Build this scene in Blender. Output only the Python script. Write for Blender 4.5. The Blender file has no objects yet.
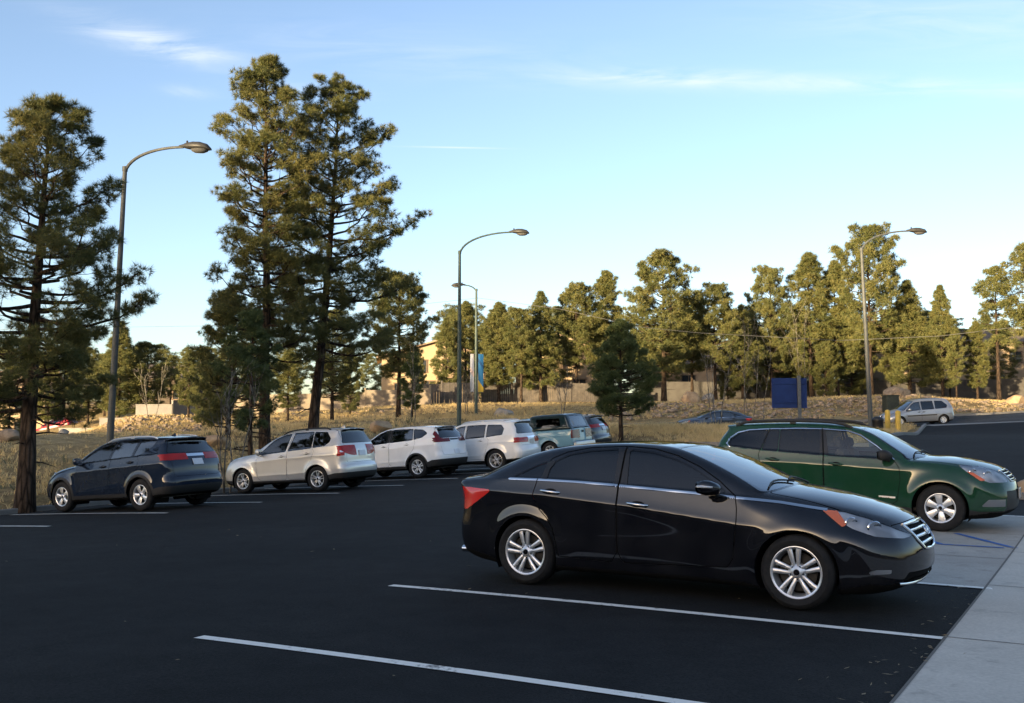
import bpy, math, random, time
import numpy as np
from mathutils import Vector, Matrix
random.seed(7)
RNG = np.random.default_rng(11)
SC = bpy.context.scene
COL = SC.collection
PI = math.pi

# ------------------------------------------------------------------ objects
def tag(o, label=None, cat=None, group=None, kind=None):
    if label: o['label'] = label
    if cat: o['category'] = cat
    if group: o['group'] = group
    if kind: o['kind'] = kind
    return o

def empty(name, loc=(0, 0, 0), rz=0.0, parent=None):
    o = bpy.data.objects.new(name, None)
    o.empty_display_size = .3
    COL.objects.link(o)
    o.location = loc
    o.rotation_euler = (0, 0, rz)
    if parent: o.parent = parent
    return o

def mesh_obj(name, V, F, mats, parent=None, smooth=True, fm=None, N=None, angle=None):
    """V (n,3) array; F: (m,3) int array or list of index tuples."""
    me = bpy.data.meshes.new(name)
    V = np.asarray(V, dtype=np.float64).reshape(-1, 3)
    if isinstance(F, np.ndarray):
        m, k = F.shape
        me.vertices.add(len(V)); me.vertices.foreach_set('co', V.ravel())
        me.loops.add(m * k); me.polygons.add(m)
        me.loops.foreach_set('vertex_index', F.astype(np.int32).ravel())
        me.polygons.foreach_set('loop_start', np.arange(0, m * k, k, dtype=np.int32))
        me.update(calc_edges=True)
    else:
        me.from_pydata(V.tolist(), [], F)
        me.update()
    if not isinstance(mats, (list, tuple)): mats = [mats]
    for mm in mats: me.materials.append(mm)
    if fm is not None:
        me.polygons.foreach_set('material_index', np.asarray(fm, dtype=np.int32))
    me.polygons.foreach_set('use_smooth', np.full(len(me.polygons), bool(smooth)))
    if angle is not None:
        me.set_sharp_from_angle(angle=math.radians(angle))
    if N is not None and len(me.polygons):
        me.normals_split_custom_set_from_vertices(np.asarray(N, dtype=np.float32).reshape(-1, 3).tolist())
    o = bpy.data.objects.new(name, me)
    COL.objects.link(o)
    if parent: o.parent = parent
    return o

def copy_tree(o, parent=None):
    c = o.copy()
    COL.objects.link(c)
    c.parent = parent
    for ch in list(o.children):
        copy_tree(ch, c)
    return c

class MB:
    """collects simple shapes, builds them as ONE mesh"""
    def __init__(s): s.V = []; s.F = []; s.M = []; s.n = 0
    def add(s, V, F, m=0):
        V = np.asarray(V, float).reshape(-1, 3)
        s.V.append(V)
        for f in F: s.F.append(tuple(int(i) + s.n for i in f)); s.M.append(m)
        s.n += len(V)
    def box(s, c, d, rz=0.0, m=0, bev=0.0, R=None):
        x, y, z = (q / 2 for q in d)
        if bev <= 0:
            V = np.array([(sx * x, sy * y, sz * z) for sz in (-1, 1) for sy in (-1, 1) for sx in (-1, 1)])
            F = [(0, 2, 3, 1), (4, 5, 7, 6), (0, 1, 5, 4), (2, 6, 7, 3), (0, 4, 6, 2), (1, 3, 7, 5)]
        else:
            b = min(bev, x * .95, y * .95, z * .95)
            V = []; idx = {}
            for sx in (-1, 1):
                for sy in (-1, 1):
                    for sz in (-1, 1):
                        for ax in range(3):
                            p = [sx * (x - b), sy * (y - b), sz * (z - b)]
                            p[ax] = (sx * x, sy * y, sz * z)[ax]
                            idx[sx, sy, sz, ax] = len(V); V.append(p)
            F = []
            for ax in range(3):
                o1, o2 = [(1, 2), (2, 0), (0, 1)][ax]
                for sg in (-1, 1):
                    q = []
                    for (u, v) in ((-1, -1), (1, -1), (1, 1), (-1, 1)):
                        k = [0, 0, 0]; k[ax] = sg; k[o1] = u; k[o2] = v
                        q.append(idx[k[0], k[1], k[2], ax])
                    F.append(tuple(q if sg > 0 else q[::-1]))
            for ax in range(3):
                o1, o2 = [(1, 2), (2, 0), (0, 1)][ax]
                for u in (-1, 1):
                    for v in (-1, 1):
                        k0 = [0, 0, 0]; k1 = [0, 0, 0]
                        k0[ax] = -1; k1[ax] = 1; k0[o1] = k1[o1] = u; k0[o2] = k1[o2] = v
                        q = [idx[(*k0, o1)], idx[(*k1, o1)], idx[(*k1, o2)], idx[(*k0, o2)]]
                        F.append(tuple(q if u * v < 0 else q[::-1]))
            for sx in (-1, 1):
                for sy in (-1, 1):
                    for sz in (-1, 1):
                        q = [idx[sx, sy, sz, a] for a in range(3)]
                        F.append(tuple(q if sx * sy * sz > 0 else q[::-1]))
            V = np.array(V)
        if R is not None: V = V @ np.asarray(R).T
        elif rz:
            ca, sa = math.cos(rz), math.sin(rz)
            V = V @ np.array([[ca, -sa, 0], [sa, ca, 0], [0, 0, 1]]).T
        s.add(V + np.array(c, float), F, m)
    def tube(s, pts, rad, k=8, m=0, cap=True, squash=None):
        pts = np.asarray(pts, float); n = len(pts)
        rad = np.broadcast_to(np.asarray(rad, float), (n,))
        T = np.gradient(pts, axis=0); T /= np.linalg.norm(T, axis=1)[:, None] + 1e-12
        ref = np.array([0, 0, 1.]) if abs(T[0] @ [0, 0, 1]) < .9 else np.array([1., 0, 0])
        u = np.cross(T[0], ref); u /= np.linalg.norm(u)
        V = []
        for i in range(n):
            u = u - T[i] * (u @ T[i]); u /= np.linalg.norm(u) + 1e-12
            w = np.cross(T[i], u)
            for j in range(k):
                a = 2 * PI * j / k
                V.append(pts[i] + rad[i] * (u * math.cos(a) + w * math.sin(a) * (squash or 1)))
        F = []
        for i in range(n - 1):
            for j in range(k):
                F.append((i * k + j, i * k + (j + 1) % k, (i + 1) * k + (j + 1) % k, (i + 1) * k + j))
        if cap:
            F.append(tuple(range(k))[::-1]); F.append(tuple((n - 1) * k + j for j in range(k)))
        s.add(V, F, m)
    def lathe(s, prof, k=24, axis='z', c=(0, 0, 0), m=0, closed=False, seg=None):
        """prof: (r, h) list. axis z or y"""
        V = []; n = len(prof)
        for (r, h) in prof:
            for j in range(k):
                a = 2 * PI * j / k
                if axis == 'z': V.append((r * math.cos(a), r * math.sin(a), h))
                else: V.append((r * math.cos(a), h, r * math.sin(a)))
        F = []
        for i in range(n - 1 + (1 if closed else 0)):
            i2 = (i + 1) % n
            for j in range(k):
                q = (i * k + j, i * k + (j + 1) % k, i2 * k + (j + 1) % k, i2 * k + j)
                F.append(q if axis == 'z' else q[::-1])
        s.add(np.array(V) + np.array(c, float), F, m)
    def prism(s, poly, h0, h1, axis='y', m=0):
        """poly: 2-D outline extruded along axis"""
        n = len(poly); V = []
        for h in (h0, h1):
            for (a, b) in poly:
                V.append({'y': (a, h, b), 'z': (a, b, h), 'x': (h, a, b)}[axis])
        F = [tuple(range(n)), tuple(range(2 * n - 1, n - 1, -1))]
        for i in range(n):
            j = (i + 1) % n
            F.append((i, i + n, j + n, j))
        s.add(V, F, m)
    def build(s, name, mats, parent=None, smooth=True, angle=35, recalc=False):
        V = np.concatenate(s.V) if s.V else np.zeros((0, 3))
        o = mesh_obj(name, V, s.F, mats, parent, smooth, s.M, angle=angle if smooth else None)
        if recalc:
            import bmesh
            bm = bmesh.new(); bm.from_mesh(o.data)
            bmesh.ops.recalc_face_normals(bm, faces=bm.faces); bm.to_mesh(o.data); bm.free()
            if smooth: o.data.set_sharp_from_angle(angle=math.radians(angle))
        return o

# ------------------------------------------------------------------ materials
def new_mat(name):
    m = bpy.data.materials.new(name); m.use_nodes = True
    nt = m.node_tree
    for n in list(nt.nodes): nt.nodes.remove(n)
    out = nt.nodes.new('ShaderNodeOutputMaterial')
    return m, nt, out

def P(nt, **kw):
    b = nt.nodes.new('ShaderNodeBsdfPrincipled')
    for k, v in kw.items():
        k = k.replace('_', ' ')
        if isinstance(v, tuple) and len(v) == 3: v = (*v, 1)
        b.inputs[k].default_value = v
    return b

def simple(name, col, rough=.5, metal=0.0, coat=0.0, spec=.5, coat_rough=.03):
    m, nt, out = new_mat(name)
    b = P(nt, Base_Color=col, Roughness=rough, Metallic=metal, Coat_Weight=coat, Specular_IOR_Level=spec, Coat_Roughness=coat_rough)
    nt.links.new(b.outputs[0], out.inputs[0])
    return m

def nd(nt, t, **kw):
    n = nt.nodes.new('ShaderNode' + t)
    for k, v in kw.items():
        if k in n.inputs.keys(): n.inputs[k].default_value = v
        else: setattr(n, k, v)
    return n

def ramp(nt, fac, stops, interp='LINEAR'):
    r = nt.nodes.new('ShaderNodeValToRGB'); r.color_ramp.interpolation = interp
    els = r.color_ramp.elements
    while len(els) < len(stops): els.new(.5)
    for e, (p, c) in zip(els, stops):
        e.position = p; e.color = (*c, 1) if len(c) == 3 else c
    nt.links.new(fac, r.inputs[0])
    return r

def tex_noise(nt, scale, detail=3, rough=.5, vec=None, w=None):
    n = nd(nt, 'TexNoise'); n.inputs['Scale'].default_value = scale
    n.inputs['Detail'].default_value = detail; n.inputs['Roughness'].default_value = rough
    if vec is not None: nt.links.new(vec, n.inputs['Vector'])
    return n

def mixc(nt, fac, a, b, mode='MIX'):
    m = nt.nodes.new('ShaderNodeMix'); m.data_type = 'RGBA'; m.blend_type = mode
    for sock, v in ((m.inputs[0], fac), (m.inputs[6], a), (m.inputs[7], b)):
        if isinstance(v, (int, float)): sock.default_value = v
        elif isinstance(v, tuple): sock.default_value = (*v, 1) if len(v) == 3 else v
        else: nt.links.new(v, sock)
    return m.outputs[2]

def objcoord(nt):
    return nd(nt, 'TexCoord').outputs['Object']

def noisy(name, c0, c1, scale, rough=.8, detail=4, bump=0.0, bscale=None, spec=.3, metal=0.0, lo=.35, hi=.65):
    m, nt, out = new_mat(name); co = objcoord(nt)
    n = tex_noise(nt, scale, detail, .6, co)
    r = ramp(nt, n.outputs[0], [(lo, c0), (hi, c1)])
    b = P(nt, Roughness=rough, Specular_IOR_Level=spec, Metallic=metal)
    nt.links.new(r.outputs[0], b.inputs['Base Color'])
    if bump:
        n2 = tex_noise(nt, bscale or scale * 3, 4, .6, co)
        bp = nd(nt, 'Bump'); bp.inputs['Strength'].default_value = bump; bp.inputs['Distance'].default_value = .02
        nt.links.new(n2.outputs[0], bp.inputs['Height']); nt.links.new(bp.outputs[0], b.inputs['Normal'])
    nt.links.new(b.outputs[0], out.inputs[0])
    return m

def paint(name, col, metal=.0, rough=.35, flake=0.0, coat=1.0, ior=1.55):
    """car paint: coloured base under a clear coat, with a little road dust"""
    m, nt, out = new_mat(name); co = objcoord(nt)
    n = tex_noise(nt, 3.0, 5, .65, co)
    dust = ramp(nt, n.outputs[0], [(.35, (0, 0, 0)), (.8, (1, 1, 1))])
    c = mixc(nt, .0, col, col)
    b = P(nt, Metallic=metal, Roughness=rough, Coat_Weight=coat, Coat_IOR=ior, Specular_IOR_Level=(.0 if metal < .1 else .5))
    dc = tuple(min(1, q * .9 + .012) for q in col)
    c = mixc(nt, dust.outputs[0], col, dc)
    nt.links.new(c, b.inputs['Base Color'])
    mr = nd(nt, 'MapRange'); mr.inputs['To Min'].default_value = .015; mr.inputs['To Max'].default_value = .07
    nt.links.new(dust.outputs[0], mr.inputs['Value']); nt.links.new(mr.outputs[0], b.inputs['Coat Roughness'])
    if flake:
        v = nd(nt, 'TexVoronoi'); v.inputs['Scale'].default_value = 900
        nt.links.new(co, v.inputs['Vector'])
        bp = nd(nt, 'Bump'); bp.inputs['Strength'].default_value = flake; bp.inputs['Distance'].default_value = .001
        nt.links.new(v.outputs['Distance'], bp.inputs['Height']); nt.links.new(bp.outputs[0], b.inputs['Normal'])
    nt.links.new(b.outputs[0], out.inputs[0])
    return m

def glass(name, tint=(.5, .55, .55), refl=1.0, rough=.0, ior=1.52):
    m, nt, out = new_mat(name)
    t = nd(nt, 'BsdfTransparent'); t.inputs[0].default_value = (*tint, 1)
    g = nd(nt, 'BsdfGlossy'); g.inputs['Roughness'].default_value = rough
    g.inputs['Color'].default_value = (refl, refl, refl, 1)
    fr = nd(nt, 'Fresnel'); fr.inputs['IOR'].default_value = ior
    mx = nd(nt, 'MixShader')
    nt.links.new(fr.outputs[0], mx.inputs[0]); nt.links.new(t.outputs[0], mx.inputs[1]); nt.links.new(g.outputs[0], mx.inputs[2])
    nt.links.new(mx.outputs[0], out.inputs[0])
    return m
# ------------------------------------------------------------------ shared materials
M = {}
M['rubber'] = noisy('tyre_rubber', (.012, .012, .013), (.022, .021, .020), 14, rough=.85)
M['alloy'] = simple('alloy', (.74, .74, .74), .33, .75)
M['alloy_dark'] = simple('alloy_dark', (.30, .30, .31), .3, .9)
M['brake'] = simple('brake_steel', (.035, .033, .03), .5, .5)
M['void'] = simple('matt_black', (.006, .006, .006), .9, spec=.1)
M['black_gloss'] = simple('gloss_black', (.006, .006, .007), .12)
M['black_plastic'] = noisy('black_plastic', (.018, .018, .019), (.026, .026, .026), 60, rough=.6)
M['chrome'] = simple('chrome', (.72, .73, .75), .12, 1.0)
M['mirror'] = simple('mirror_glass', (.8, .82, .84), .02, 1.0)
M['interior'] = noisy('seat_cloth', (.05, .048, .046), (.08, .077, .072), 40, rough=.9)
M['interior_tan'] = noisy('seat_cloth_tan', (.16, .15, .13), (.2, .19, .165), 40, rough=.9)
M['glass_ws'] = glass('windscreen', (.30, .36, .36), ior=4.0)
M['glass_side'] = glass('side_glass', (.80, .86, .82), ior=1.75)
M['glass_mid'] = glass('side_glass_tinted', (.30, .33, .33), ior=2.3)
M['glass_dark'] = glass('privacy_glass', (.07, .075, .08), ior=1.8)
M['lens_clear'] = glass('lamp_lens', (.96, .97, .98), ior=1.5)
M['lens_white'] = simple('white_lens', (.7, .72, .75), .15, .3, coat=1)
M['lens_red'] = simple('red_lens', (.62, .022, .016), .25, 0, coat=1)
M['lens_red_dark'] = simple('dark_red_lens', (.22, .010, .012), .2, 0, coat=1)
M['lens_amber'] = simple('amber_lens', (.62, .14, .05), .3, 0, coat=1)
M['reflector'] = noisy('lamp_reflector', (.40, .42, .45), (.90, .92, .95), 5, rough=.3, spec=.6, detail=1, lo=.35, hi=.6)
M['paint_black'] = paint('paint_black', (.0035, .004, .0065), rough=.3, ior=1.62)
M['paint_green'] = paint('paint_green', (.009, .046, .022), .0, .35)
M['paint_blue'] = paint('paint_blue', (.009, .017, .034), .0, .35)
M['paint_silver'] = paint('paint_silver', (.60, .59, .57), .45, .36)
M['paint_white'] = paint('paint_white', (.84, .85, .86), 0, .4)
M['paint_pearl'] = paint('paint_pearl', (.80, .80, .79), .0, .38)
M['paint_pickup'] = paint('paint_pickup', (.17, .33, .42), .05, .38)
M['paint_teal'] = paint('paint_teal', (.012, .028, .033), .0, .38)
M['paint_grey'] = paint('paint_grey', (.05, .055, .06), .5, .35)
M['paint_van'] = paint('paint_van', (.30, .32, .35), .6, .34)
M['paint_red'] = paint('paint_red', (.28, .012, .014), .1, .4)
M['paint_slate'] = paint('paint_slate', (.04, .055, .08), .4, .35)

def make_plate_mat(name, base, ink, dens=.5):
    m, nt, out = new_mat(name); co = objcoord(nt)
    n = tex_noise(nt, 3.0, 3, .6, co)
    r = ramp(nt, n.outputs[0], [(.3, tuple(q * .8 for q in base)), (.7, base)])
    b = P(nt, Roughness=.35, Coat_Weight=.3)
    nt.links.new(r.outputs[0], b.inputs['Base Color'])
    nt.links.new(b.outputs[0], out.inputs[0])
    return m
M['plate_white'] = make_plate_mat('plate_white', (.62, .64, .68), (.1, .1, .2))
M['plate_tan'] = make_plate_mat('plate_tan', (.45, .42, .40), (.1, .1, .2))
# ------------------------------------------------------------------ car bodies
def smooth_curve(pts, per=6):
    """Catmull-Rom through points; a point (x, z, 1) is a corner"""
    segs = []; cur = [pts[0]]
    for p in pts[1:]:
        cur.append(p)
        if len(p) > 2 and p[2]: segs.append(cur); cur = [p]
    if len(cur) > 1: segs.append(cur)
    out = []
    for sg in segs:
        q = np.array([p[:2] for p in sg], float)
        if len(q) == 2: out += [q[0]]; last = q[1]; continue
        ext = np.vstack([2 * q[0] - q[1], q, 2 * q[-1] - q[-2]])
        for i in range(1, len(ext) - 2):
            p0, p1, p2, p3 = ext[i - 1:i + 3]
            d0 = max(np.linalg.norm(p1 - p0) ** .5, 1e-4); d1 = max(np.linalg.norm(p2 - p1) ** .5, 1e-4); d2 = max(np.linalg.norm(p3 - p2) ** .5, 1e-4)
            t0, t1, t2, t3 = 0, d0, d0 + d1, d0 + d1 + d2
            for k in range(per):
                t = t1 + (t2 - t1) * k / per
                A1 = (t1 - t) / d0 * p0 + (t - t0) / d0 * p1; A2 = (t2 - t) / d1 * p1 + (t - t1) / d1 * p2; A3 = (t3 - t) / d2 * p2 + (t - t2) / d2 * p3
                B1 = (t2 - t) / (t2 - t0) * A1 + (t - t0) / (t2 - t0) * A2; B2 = (t3 - t) / (t3 - t1) * A2 + (t - t1) / (t3 - t1) * A3
                out.append((t2 - t) / d1 * B1 + (t - t1) / d1 * B2)
        last = q[-1]
    out.append(last)
    return np.array(out)

def poly_sdf(pts, X, Z):
    """signed distance (negative inside) of 2-D points to a closed polygon"""
    p = np.asarray(pts, float); q = np.roll(p, -1, 0)
    best = np.full(X.shape, 1e9); ins = np.zeros(X.shape, bool)
    for (ax, az), (bx, bz) in zip(p, q):
        ex, ez = bx - ax, bz - az
        L = ex * ex + ez * ez + 1e-12
        wx = X - ax; wz = Z - az
        t = np.clip((wx * ex + wz * ez) / L, 0, 1)
        d = (wx - t * ex) ** 2 + (wz - t * ez) ** 2
        np.minimum(best, d, out=best)
        c = (az > Z) != (bz > Z)
        if c.any():
            xi = ax + (Z - az) * ex / (ez if abs(ez) > 1e-12 else 1e-12)
            ins ^= c & (X < xi)
    d = np.sqrt(best)
    return np.where(ins, -d, d)

def sstep(a, b, x):
    t = np.clip((x - a) / (b - a), 0, 1); return t * t * (3 - 2 * t)

def smax(a, b, k):
    h = np.clip(k - np.abs(a - b), 0, None) / k
    return np.maximum(a, b) + h * h * k * .25

class Shape:
    """implicit car body: side outline x plan/section width, rounded together"""
    def __init__(s, sp):
        s.sp = sp
        c = smooth_curve(sp['outline'], 5)
        s.out = c
        x0, x1 = c[:, 0].min() - .5, c[:, 0].max() + .9
        z0, z1 = -.2, c[:, 1].max() + .35
        h = sp.get('sdf_h', .015)
        s.gx = np.arange(x0, x1, h); s.gz = np.arange(z0, z1, h)
        X, Z = np.meshgrid(s.gx, s.gz, indexing='ij')
        s.D = poly_sdf(c, X, Z); s.h = h
    def side(s, x, z):
        fx = np.clip((x - s.gx[0]) / s.h, 0, len(s.gx) - 1.001); fz = np.clip((z - s.gz[0]) / s.h, 0, len(s.gz) - 1.001)
        i = fx.astype(int); j = fz.astype(int); u = fx - i; v = fz - j
        D = s.D
        return (D[i, j] * (1 - u) + D[i + 1, j] * u) * (1 - v) + (D[i, j + 1] * (1 - u) + D[i + 1, j + 1] * u) * v
    def belt(s, x):
        b = np.asarray(s.sp['belt'], float); return np.interp(x, b[:, 0], b[:, 1])
    def bowx(s, x, y, z):
        sp = s.sp; ay = np.abs(y)
        zh = s.belt(np.clip(x, -9, 9)) + sp.get('bow_dz', -.02)
        g = sstep(0, .12, z - zh)
        bf = sp['bow_front'] * (1 - g) + sp['bow_ws'] * g
        br = sp['bow_rear'] * (1 - g) + sp['bow_rw'] * g
        p = ay ** 2.3
        fr = sstep(.2, 1.1, x); rr = sstep(.2, 1.1, -x)
        return x + p * (bf * fr - br * rr)
    def width(s, x, z):
        sp = s.sp; W0 = sp['hw']
        xf, af = sp['taper_f']; xr, ar = sp['taper_r']
        w = W0 - af * np.clip(x - xf, 0, None) ** 2 - ar * np.clip(xr - x, 0, None) ** 2
        zc = sp.get('zc', .6)
        zb = s.belt(x)
        d = np.clip(zc - z, 0, None)
        w = w - sp.get('tuck', .3) * d ** 2
        u = np.clip((np.minimum(z, zb) - zc) / np.maximum(zb - zc, .05), 0, 1)
        w = w - sp.get('lean', .045) * u ** 2
        g = np.clip(z - zb, 0, None)
        w = w - sp.get('shoulder', .012) * sstep(0, .03, g) - g * sp['tumble'] - sp.get('tcurve', .12) * g * g
        tr = sp.get('gh_taper')
        if tr: w = w - sstep(0, .25, g) * (tr[1] * np.clip(tr[0] - x, 0, None) ** 2)
        wb = sp['wb'] / 2
        R = sp['arch_r']
        for xw in (-wb, wb):
            dd = np.hypot(x - xw, z - sp['tyre_r'])
            fl = sp.get('flare', .02) * np.exp(-np.clip(dd - R, 0, None) ** 2 / (sp.get('flare_w', .09) ** 2)) * sstep(0.0, -.06, z - zb)
            w = w + fl
        for (pl, amp, wd, xa, xb) in sp.get('creases', []):
            pl = np.asarray(pl, float)
            zl = np.interp(x, pl[:, 0], pl[:, 1])
            e = sstep(xa, xa + .35, x) * (1 - sstep(xb - .35, xb, x))
            q = (z - zl) / wd
            w = w + amp * e * (np.exp(-np.sqrt(q * q + .02)))
        return w
    def fw(s, p):
        return (np.abs(p[:, 1]) - s.width(p[:, 0], p[:, 2])) * .96
    def fs(s, p):
        xs = s.bowx(p[:, 0], p[:, 1], p[:, 2])
        cr = s.sp.get('crown', .07)
        if 'crown_hood' in s.sp: cr = cr + (s.sp['crown_hood'] - cr) * sstep(.7, 1.2, p[:, 0])
        return s.side(xs, p[:, 2] + cr * p[:, 1] ** 2)
    def f(s, p):
        k = s.sp.get('round', .11)
        kk = k + s.sp.get('round_end', .1) * sstep(1.5, 2.2, np.abs(p[:, 0])) * (1 - sstep(.8, 1.1, p[:, 2]))
        if 'round_hood' in s.sp: kk = kk + (s.sp['round_hood'] - k) * sstep(.8, 1.3, p[:, 0]) * sstep(.6, .75, p[:, 2])
        return smax(s.fw(p), s.fs(p), kk)
    def grad(s, p, e=.004):
        g = np.empty_like(p)
        for a in range(3):
            d = np.zeros(3); d[a] = e
            g[:, a] = (s.f(p + d) - s.f(p - d)) / (2 * e)
        return g
    def mesh(s, h):
        c = s.out
        x0, x1 = c[:, 0].min() - 1.5 * h, c[:, 0].max() + 2 * h
        z0, z1 = c[:, 1].min() - 1.5 * h, c[:, 1].max() + 2 * h
        y1 = s.sp['hw'] + .12
        ny = int(math.ceil(y1 / h))
        ax = np.arange(x0, x1, h); ay = (np.arange(-ny, ny + 1)) * h + h * .0; az = np.arange(z0, z1, h)
        half = ny
        X, Y, Z = np.meshgrid(ax, ay[half:], az, indexing='ij')
        P_ = np.stack([X.ravel(), Y.ravel(), Z.ravel()], 1)
        Fh = np.concatenate([s.f(q) for q in np.array_split(P_, 6)]).reshape(X.shape)
        Fv = np.concatenate([Fh[:, :0:-1], Fh], axis=1)
        Fv[np.abs(Fv) < 1e-9] = 1e-9
        S = Fv < 0
        nx, nyy, nz = S.shape
        acc = np.zeros((nx - 1, nyy - 1, nz - 1, 3)); cnt = np.zeros((nx - 1, nyy - 1, nz - 1))
        base = [ax, ay, az]
        quads_src = []
        for a in range(3):
            sl0 = [slice(None)] * 3; sl1 = [slice(None)] * 3
            sl0[a] = slice(0, -1); sl1[a] = slice(1, None)
            A = Fv[tuple(sl0)]; B = Fv[tuple(sl1)]
            ch = (A < 0) != (B < 0)
            I = np.argwhere(ch)
            t = (A[ch] / (A[ch] - B[ch]))
            pos = np.stack([base[k][I[:, k]] for k in range(3)], 1).astype(float)
            pos[:, a] += t * h
            o = [k for k in range(3) if k != a]
            cells = []
            for d1 in (0, -1):
                for d2 in (0, -1):
                    J = I.copy(); J[:, o[0]] += d1; J[:, o[1]] += d2
                    cells.append(J)
                    ok = np.all((J >= 0) & (J < np.array(cnt.shape)), 1)
                    np.add.at(acc, tuple(J[ok].T), pos[ok]); np.add.at(cnt, tuple(J[ok].T), 1)
            quads_src.append((a, cells, A[ch] < 0))
        act = cnt > 0
        vid = np.full(cnt.shape, -1); vid[act] = np.arange(act.sum())
        V = acc[act] / cnt[act][:, None]
        Q = []
        for a, cells, neg in quads_src:
            ok = np.ones(len(neg), bool)
            for J in cells: ok &= np.all((J >= 0) & (J < np.array(cnt.shape)), 1)
            ids = [vid[tuple(J[ok].T)] for J in cells]     # order: (0,0),(0,-1),(-1,0),(-1,-1)
            q = np.stack([ids[0], ids[1], ids[3], ids[2]], 1)
            ng = neg[ok]
            flip = ng if a != 1 else ~ng
            q[~flip] = q[~flip][:, ::-1]
            Q.append(q)
        Q = np.concatenate(Q)
        for _ in range(4):
            g = s.grad(V); v = s.f(V)
            st = (v / np.maximum((g * g).sum(1), .05))[:, None] * g
            ln = np.linalg.norm(st, axis=1)[:, None]
            V = V - st * np.minimum(1, h / np.maximum(ln, 1e-9))
        N = s.grad(V, .006); N /= np.linalg.norm(N, axis=1)[:, None] + 1e-9
        # orient
        fn = np.cross(V[Q[:, 1]] - V[Q[:, 0]], V[Q[:, 2]] - V[Q[:, 0]])
        bad = (fn * N[Q[:, 0]]).sum(1) < 0
        Q[bad] = Q[bad][:, ::-1]
        F = np.concatenate([Q[:, [0, 1, 2]], Q[:, [0, 2, 3]]])
        return V, N, F

class Cutter:
    def __init__(s, shape, h):
        s.sh = shape
        s.V, s.N, s.F = shape.mesh(h)
        s.R = np.zeros(len(s.F), int); s.names = ['body']
    def cen(s): return s.V[s.F].mean(1)
    def fnorm(s): return s.N[s.F].mean(1)
    def cut(s, phi, mask):
        ph = phi(s.V); ph = np.where(np.abs(ph) < 2e-4, 2e-4, ph)
        sg = ph > 0
        fs = sg[s.F]; n = fs.sum(1)
        sel = np.where(mask & (n > 0) & (n < 3))[0]
        if len(sel) == 0: return ph
        F = s.F[sel]; f_s = fs[sel]
        odd = np.where(n[sel] == 1, f_s.argmax(1), (~f_s).argmax(1))
        a = F[np.arange(len(F)), odd]; b = F[np.arange(len(F)), (odd + 1) % 3]; c = F[np.arange(len(F)), (odd + 2) % 3]
        E = np.concatenate([np.stack([a, b], 1), np.stack([a, c], 1)])
        Es = np.sort(E, 1)
        U, inv = np.unique(Es, axis=0, return_inverse=True); inv = inv.ravel()
        i, j = U[:, 0], U[:, 1]
        t = (ph[i] / (ph[i] - ph[j]))[:, None]
        nv = s.V[i] * (1 - t) + s.V[j] * t
        nn = s.N[i] * (1 - t) + s.N[j] * t; nn /= np.linalg.norm(nn, axis=1)[:, None] + 1e-9
        base = len(s.V)
        s.V = np.concatenate([s.V, nv]); s.N = np.concatenate([s.N, nn])
        ab = base + inv[:len(F)]; ac = base + inv[len(F):]
        r = s.R[sel]
        s.F[sel] = np.stack([a, ab, ac], 1)
        s.F = np.concatenate([s.F, np.stack([ab, b, c], 1), np.stack([ab, c, ac], 1)])
        s.R = np.concatenate([s.R, r, r])
    def region(s, name, phi, sel, allowed=(0,)):
        """sel(centres, normals) -> mask; faces of allowed regions with phi<0 become a new region"""
        if name not in s.names: s.names.append(name)
        rid = s.names.index(name)
        al = [s.names.index(q) if isinstance(q, str) else q for q in allowed if not isinstance(q, str) or q in s.names]
        m = sel(s.cen(), s.fnorm()) & np.isin(s.R, al)
        s.cut(phi, m)
        m = sel(s.cen(), s.fnorm()) & np.isin(s.R, al) & (phi(s.cen()) < 0)
        s.R[m] = rid
        return rid
    def band(s, name, phi, hw, sel, allowed=(0,)):
        if name not in s.names: s.names.append(name)
        rid = s.names.index(name)
        al = [s.names.index(q) if isinstance(q, str) else q for q in allowed if not isinstance(q, str) or q in s.names]
        for o in (hw, -hw):
            m = sel(s.cen(), s.fnorm()) & np.isin(s.R, al)
            s.cut(lambda V: phi(V) - o, m)
        c = s.cen()
        m = sel(c, s.fnorm()) & np.isin(s.R, al) & (np.abs(phi(c)) < hw)
        s.R[m] = rid
    def extract(s, name, off=0.0):
        if name not in s.names: return None
        f = s.F[s.R == s.names.index(name)]
        if len(f) == 0: return None
        u, inv = np.unique(f, return_inverse=True)
        return s.V[u] + s.N[u] * off, s.N[u], inv.reshape(f.shape)
    def obj(s, name, oname, mat, parent, off=0.0, back=None):
        e = s.extract(name, off)
        if e is None: return None
        return mesh_obj(oname, e[0], e[2], mat, parent, True, N=e[1])

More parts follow.
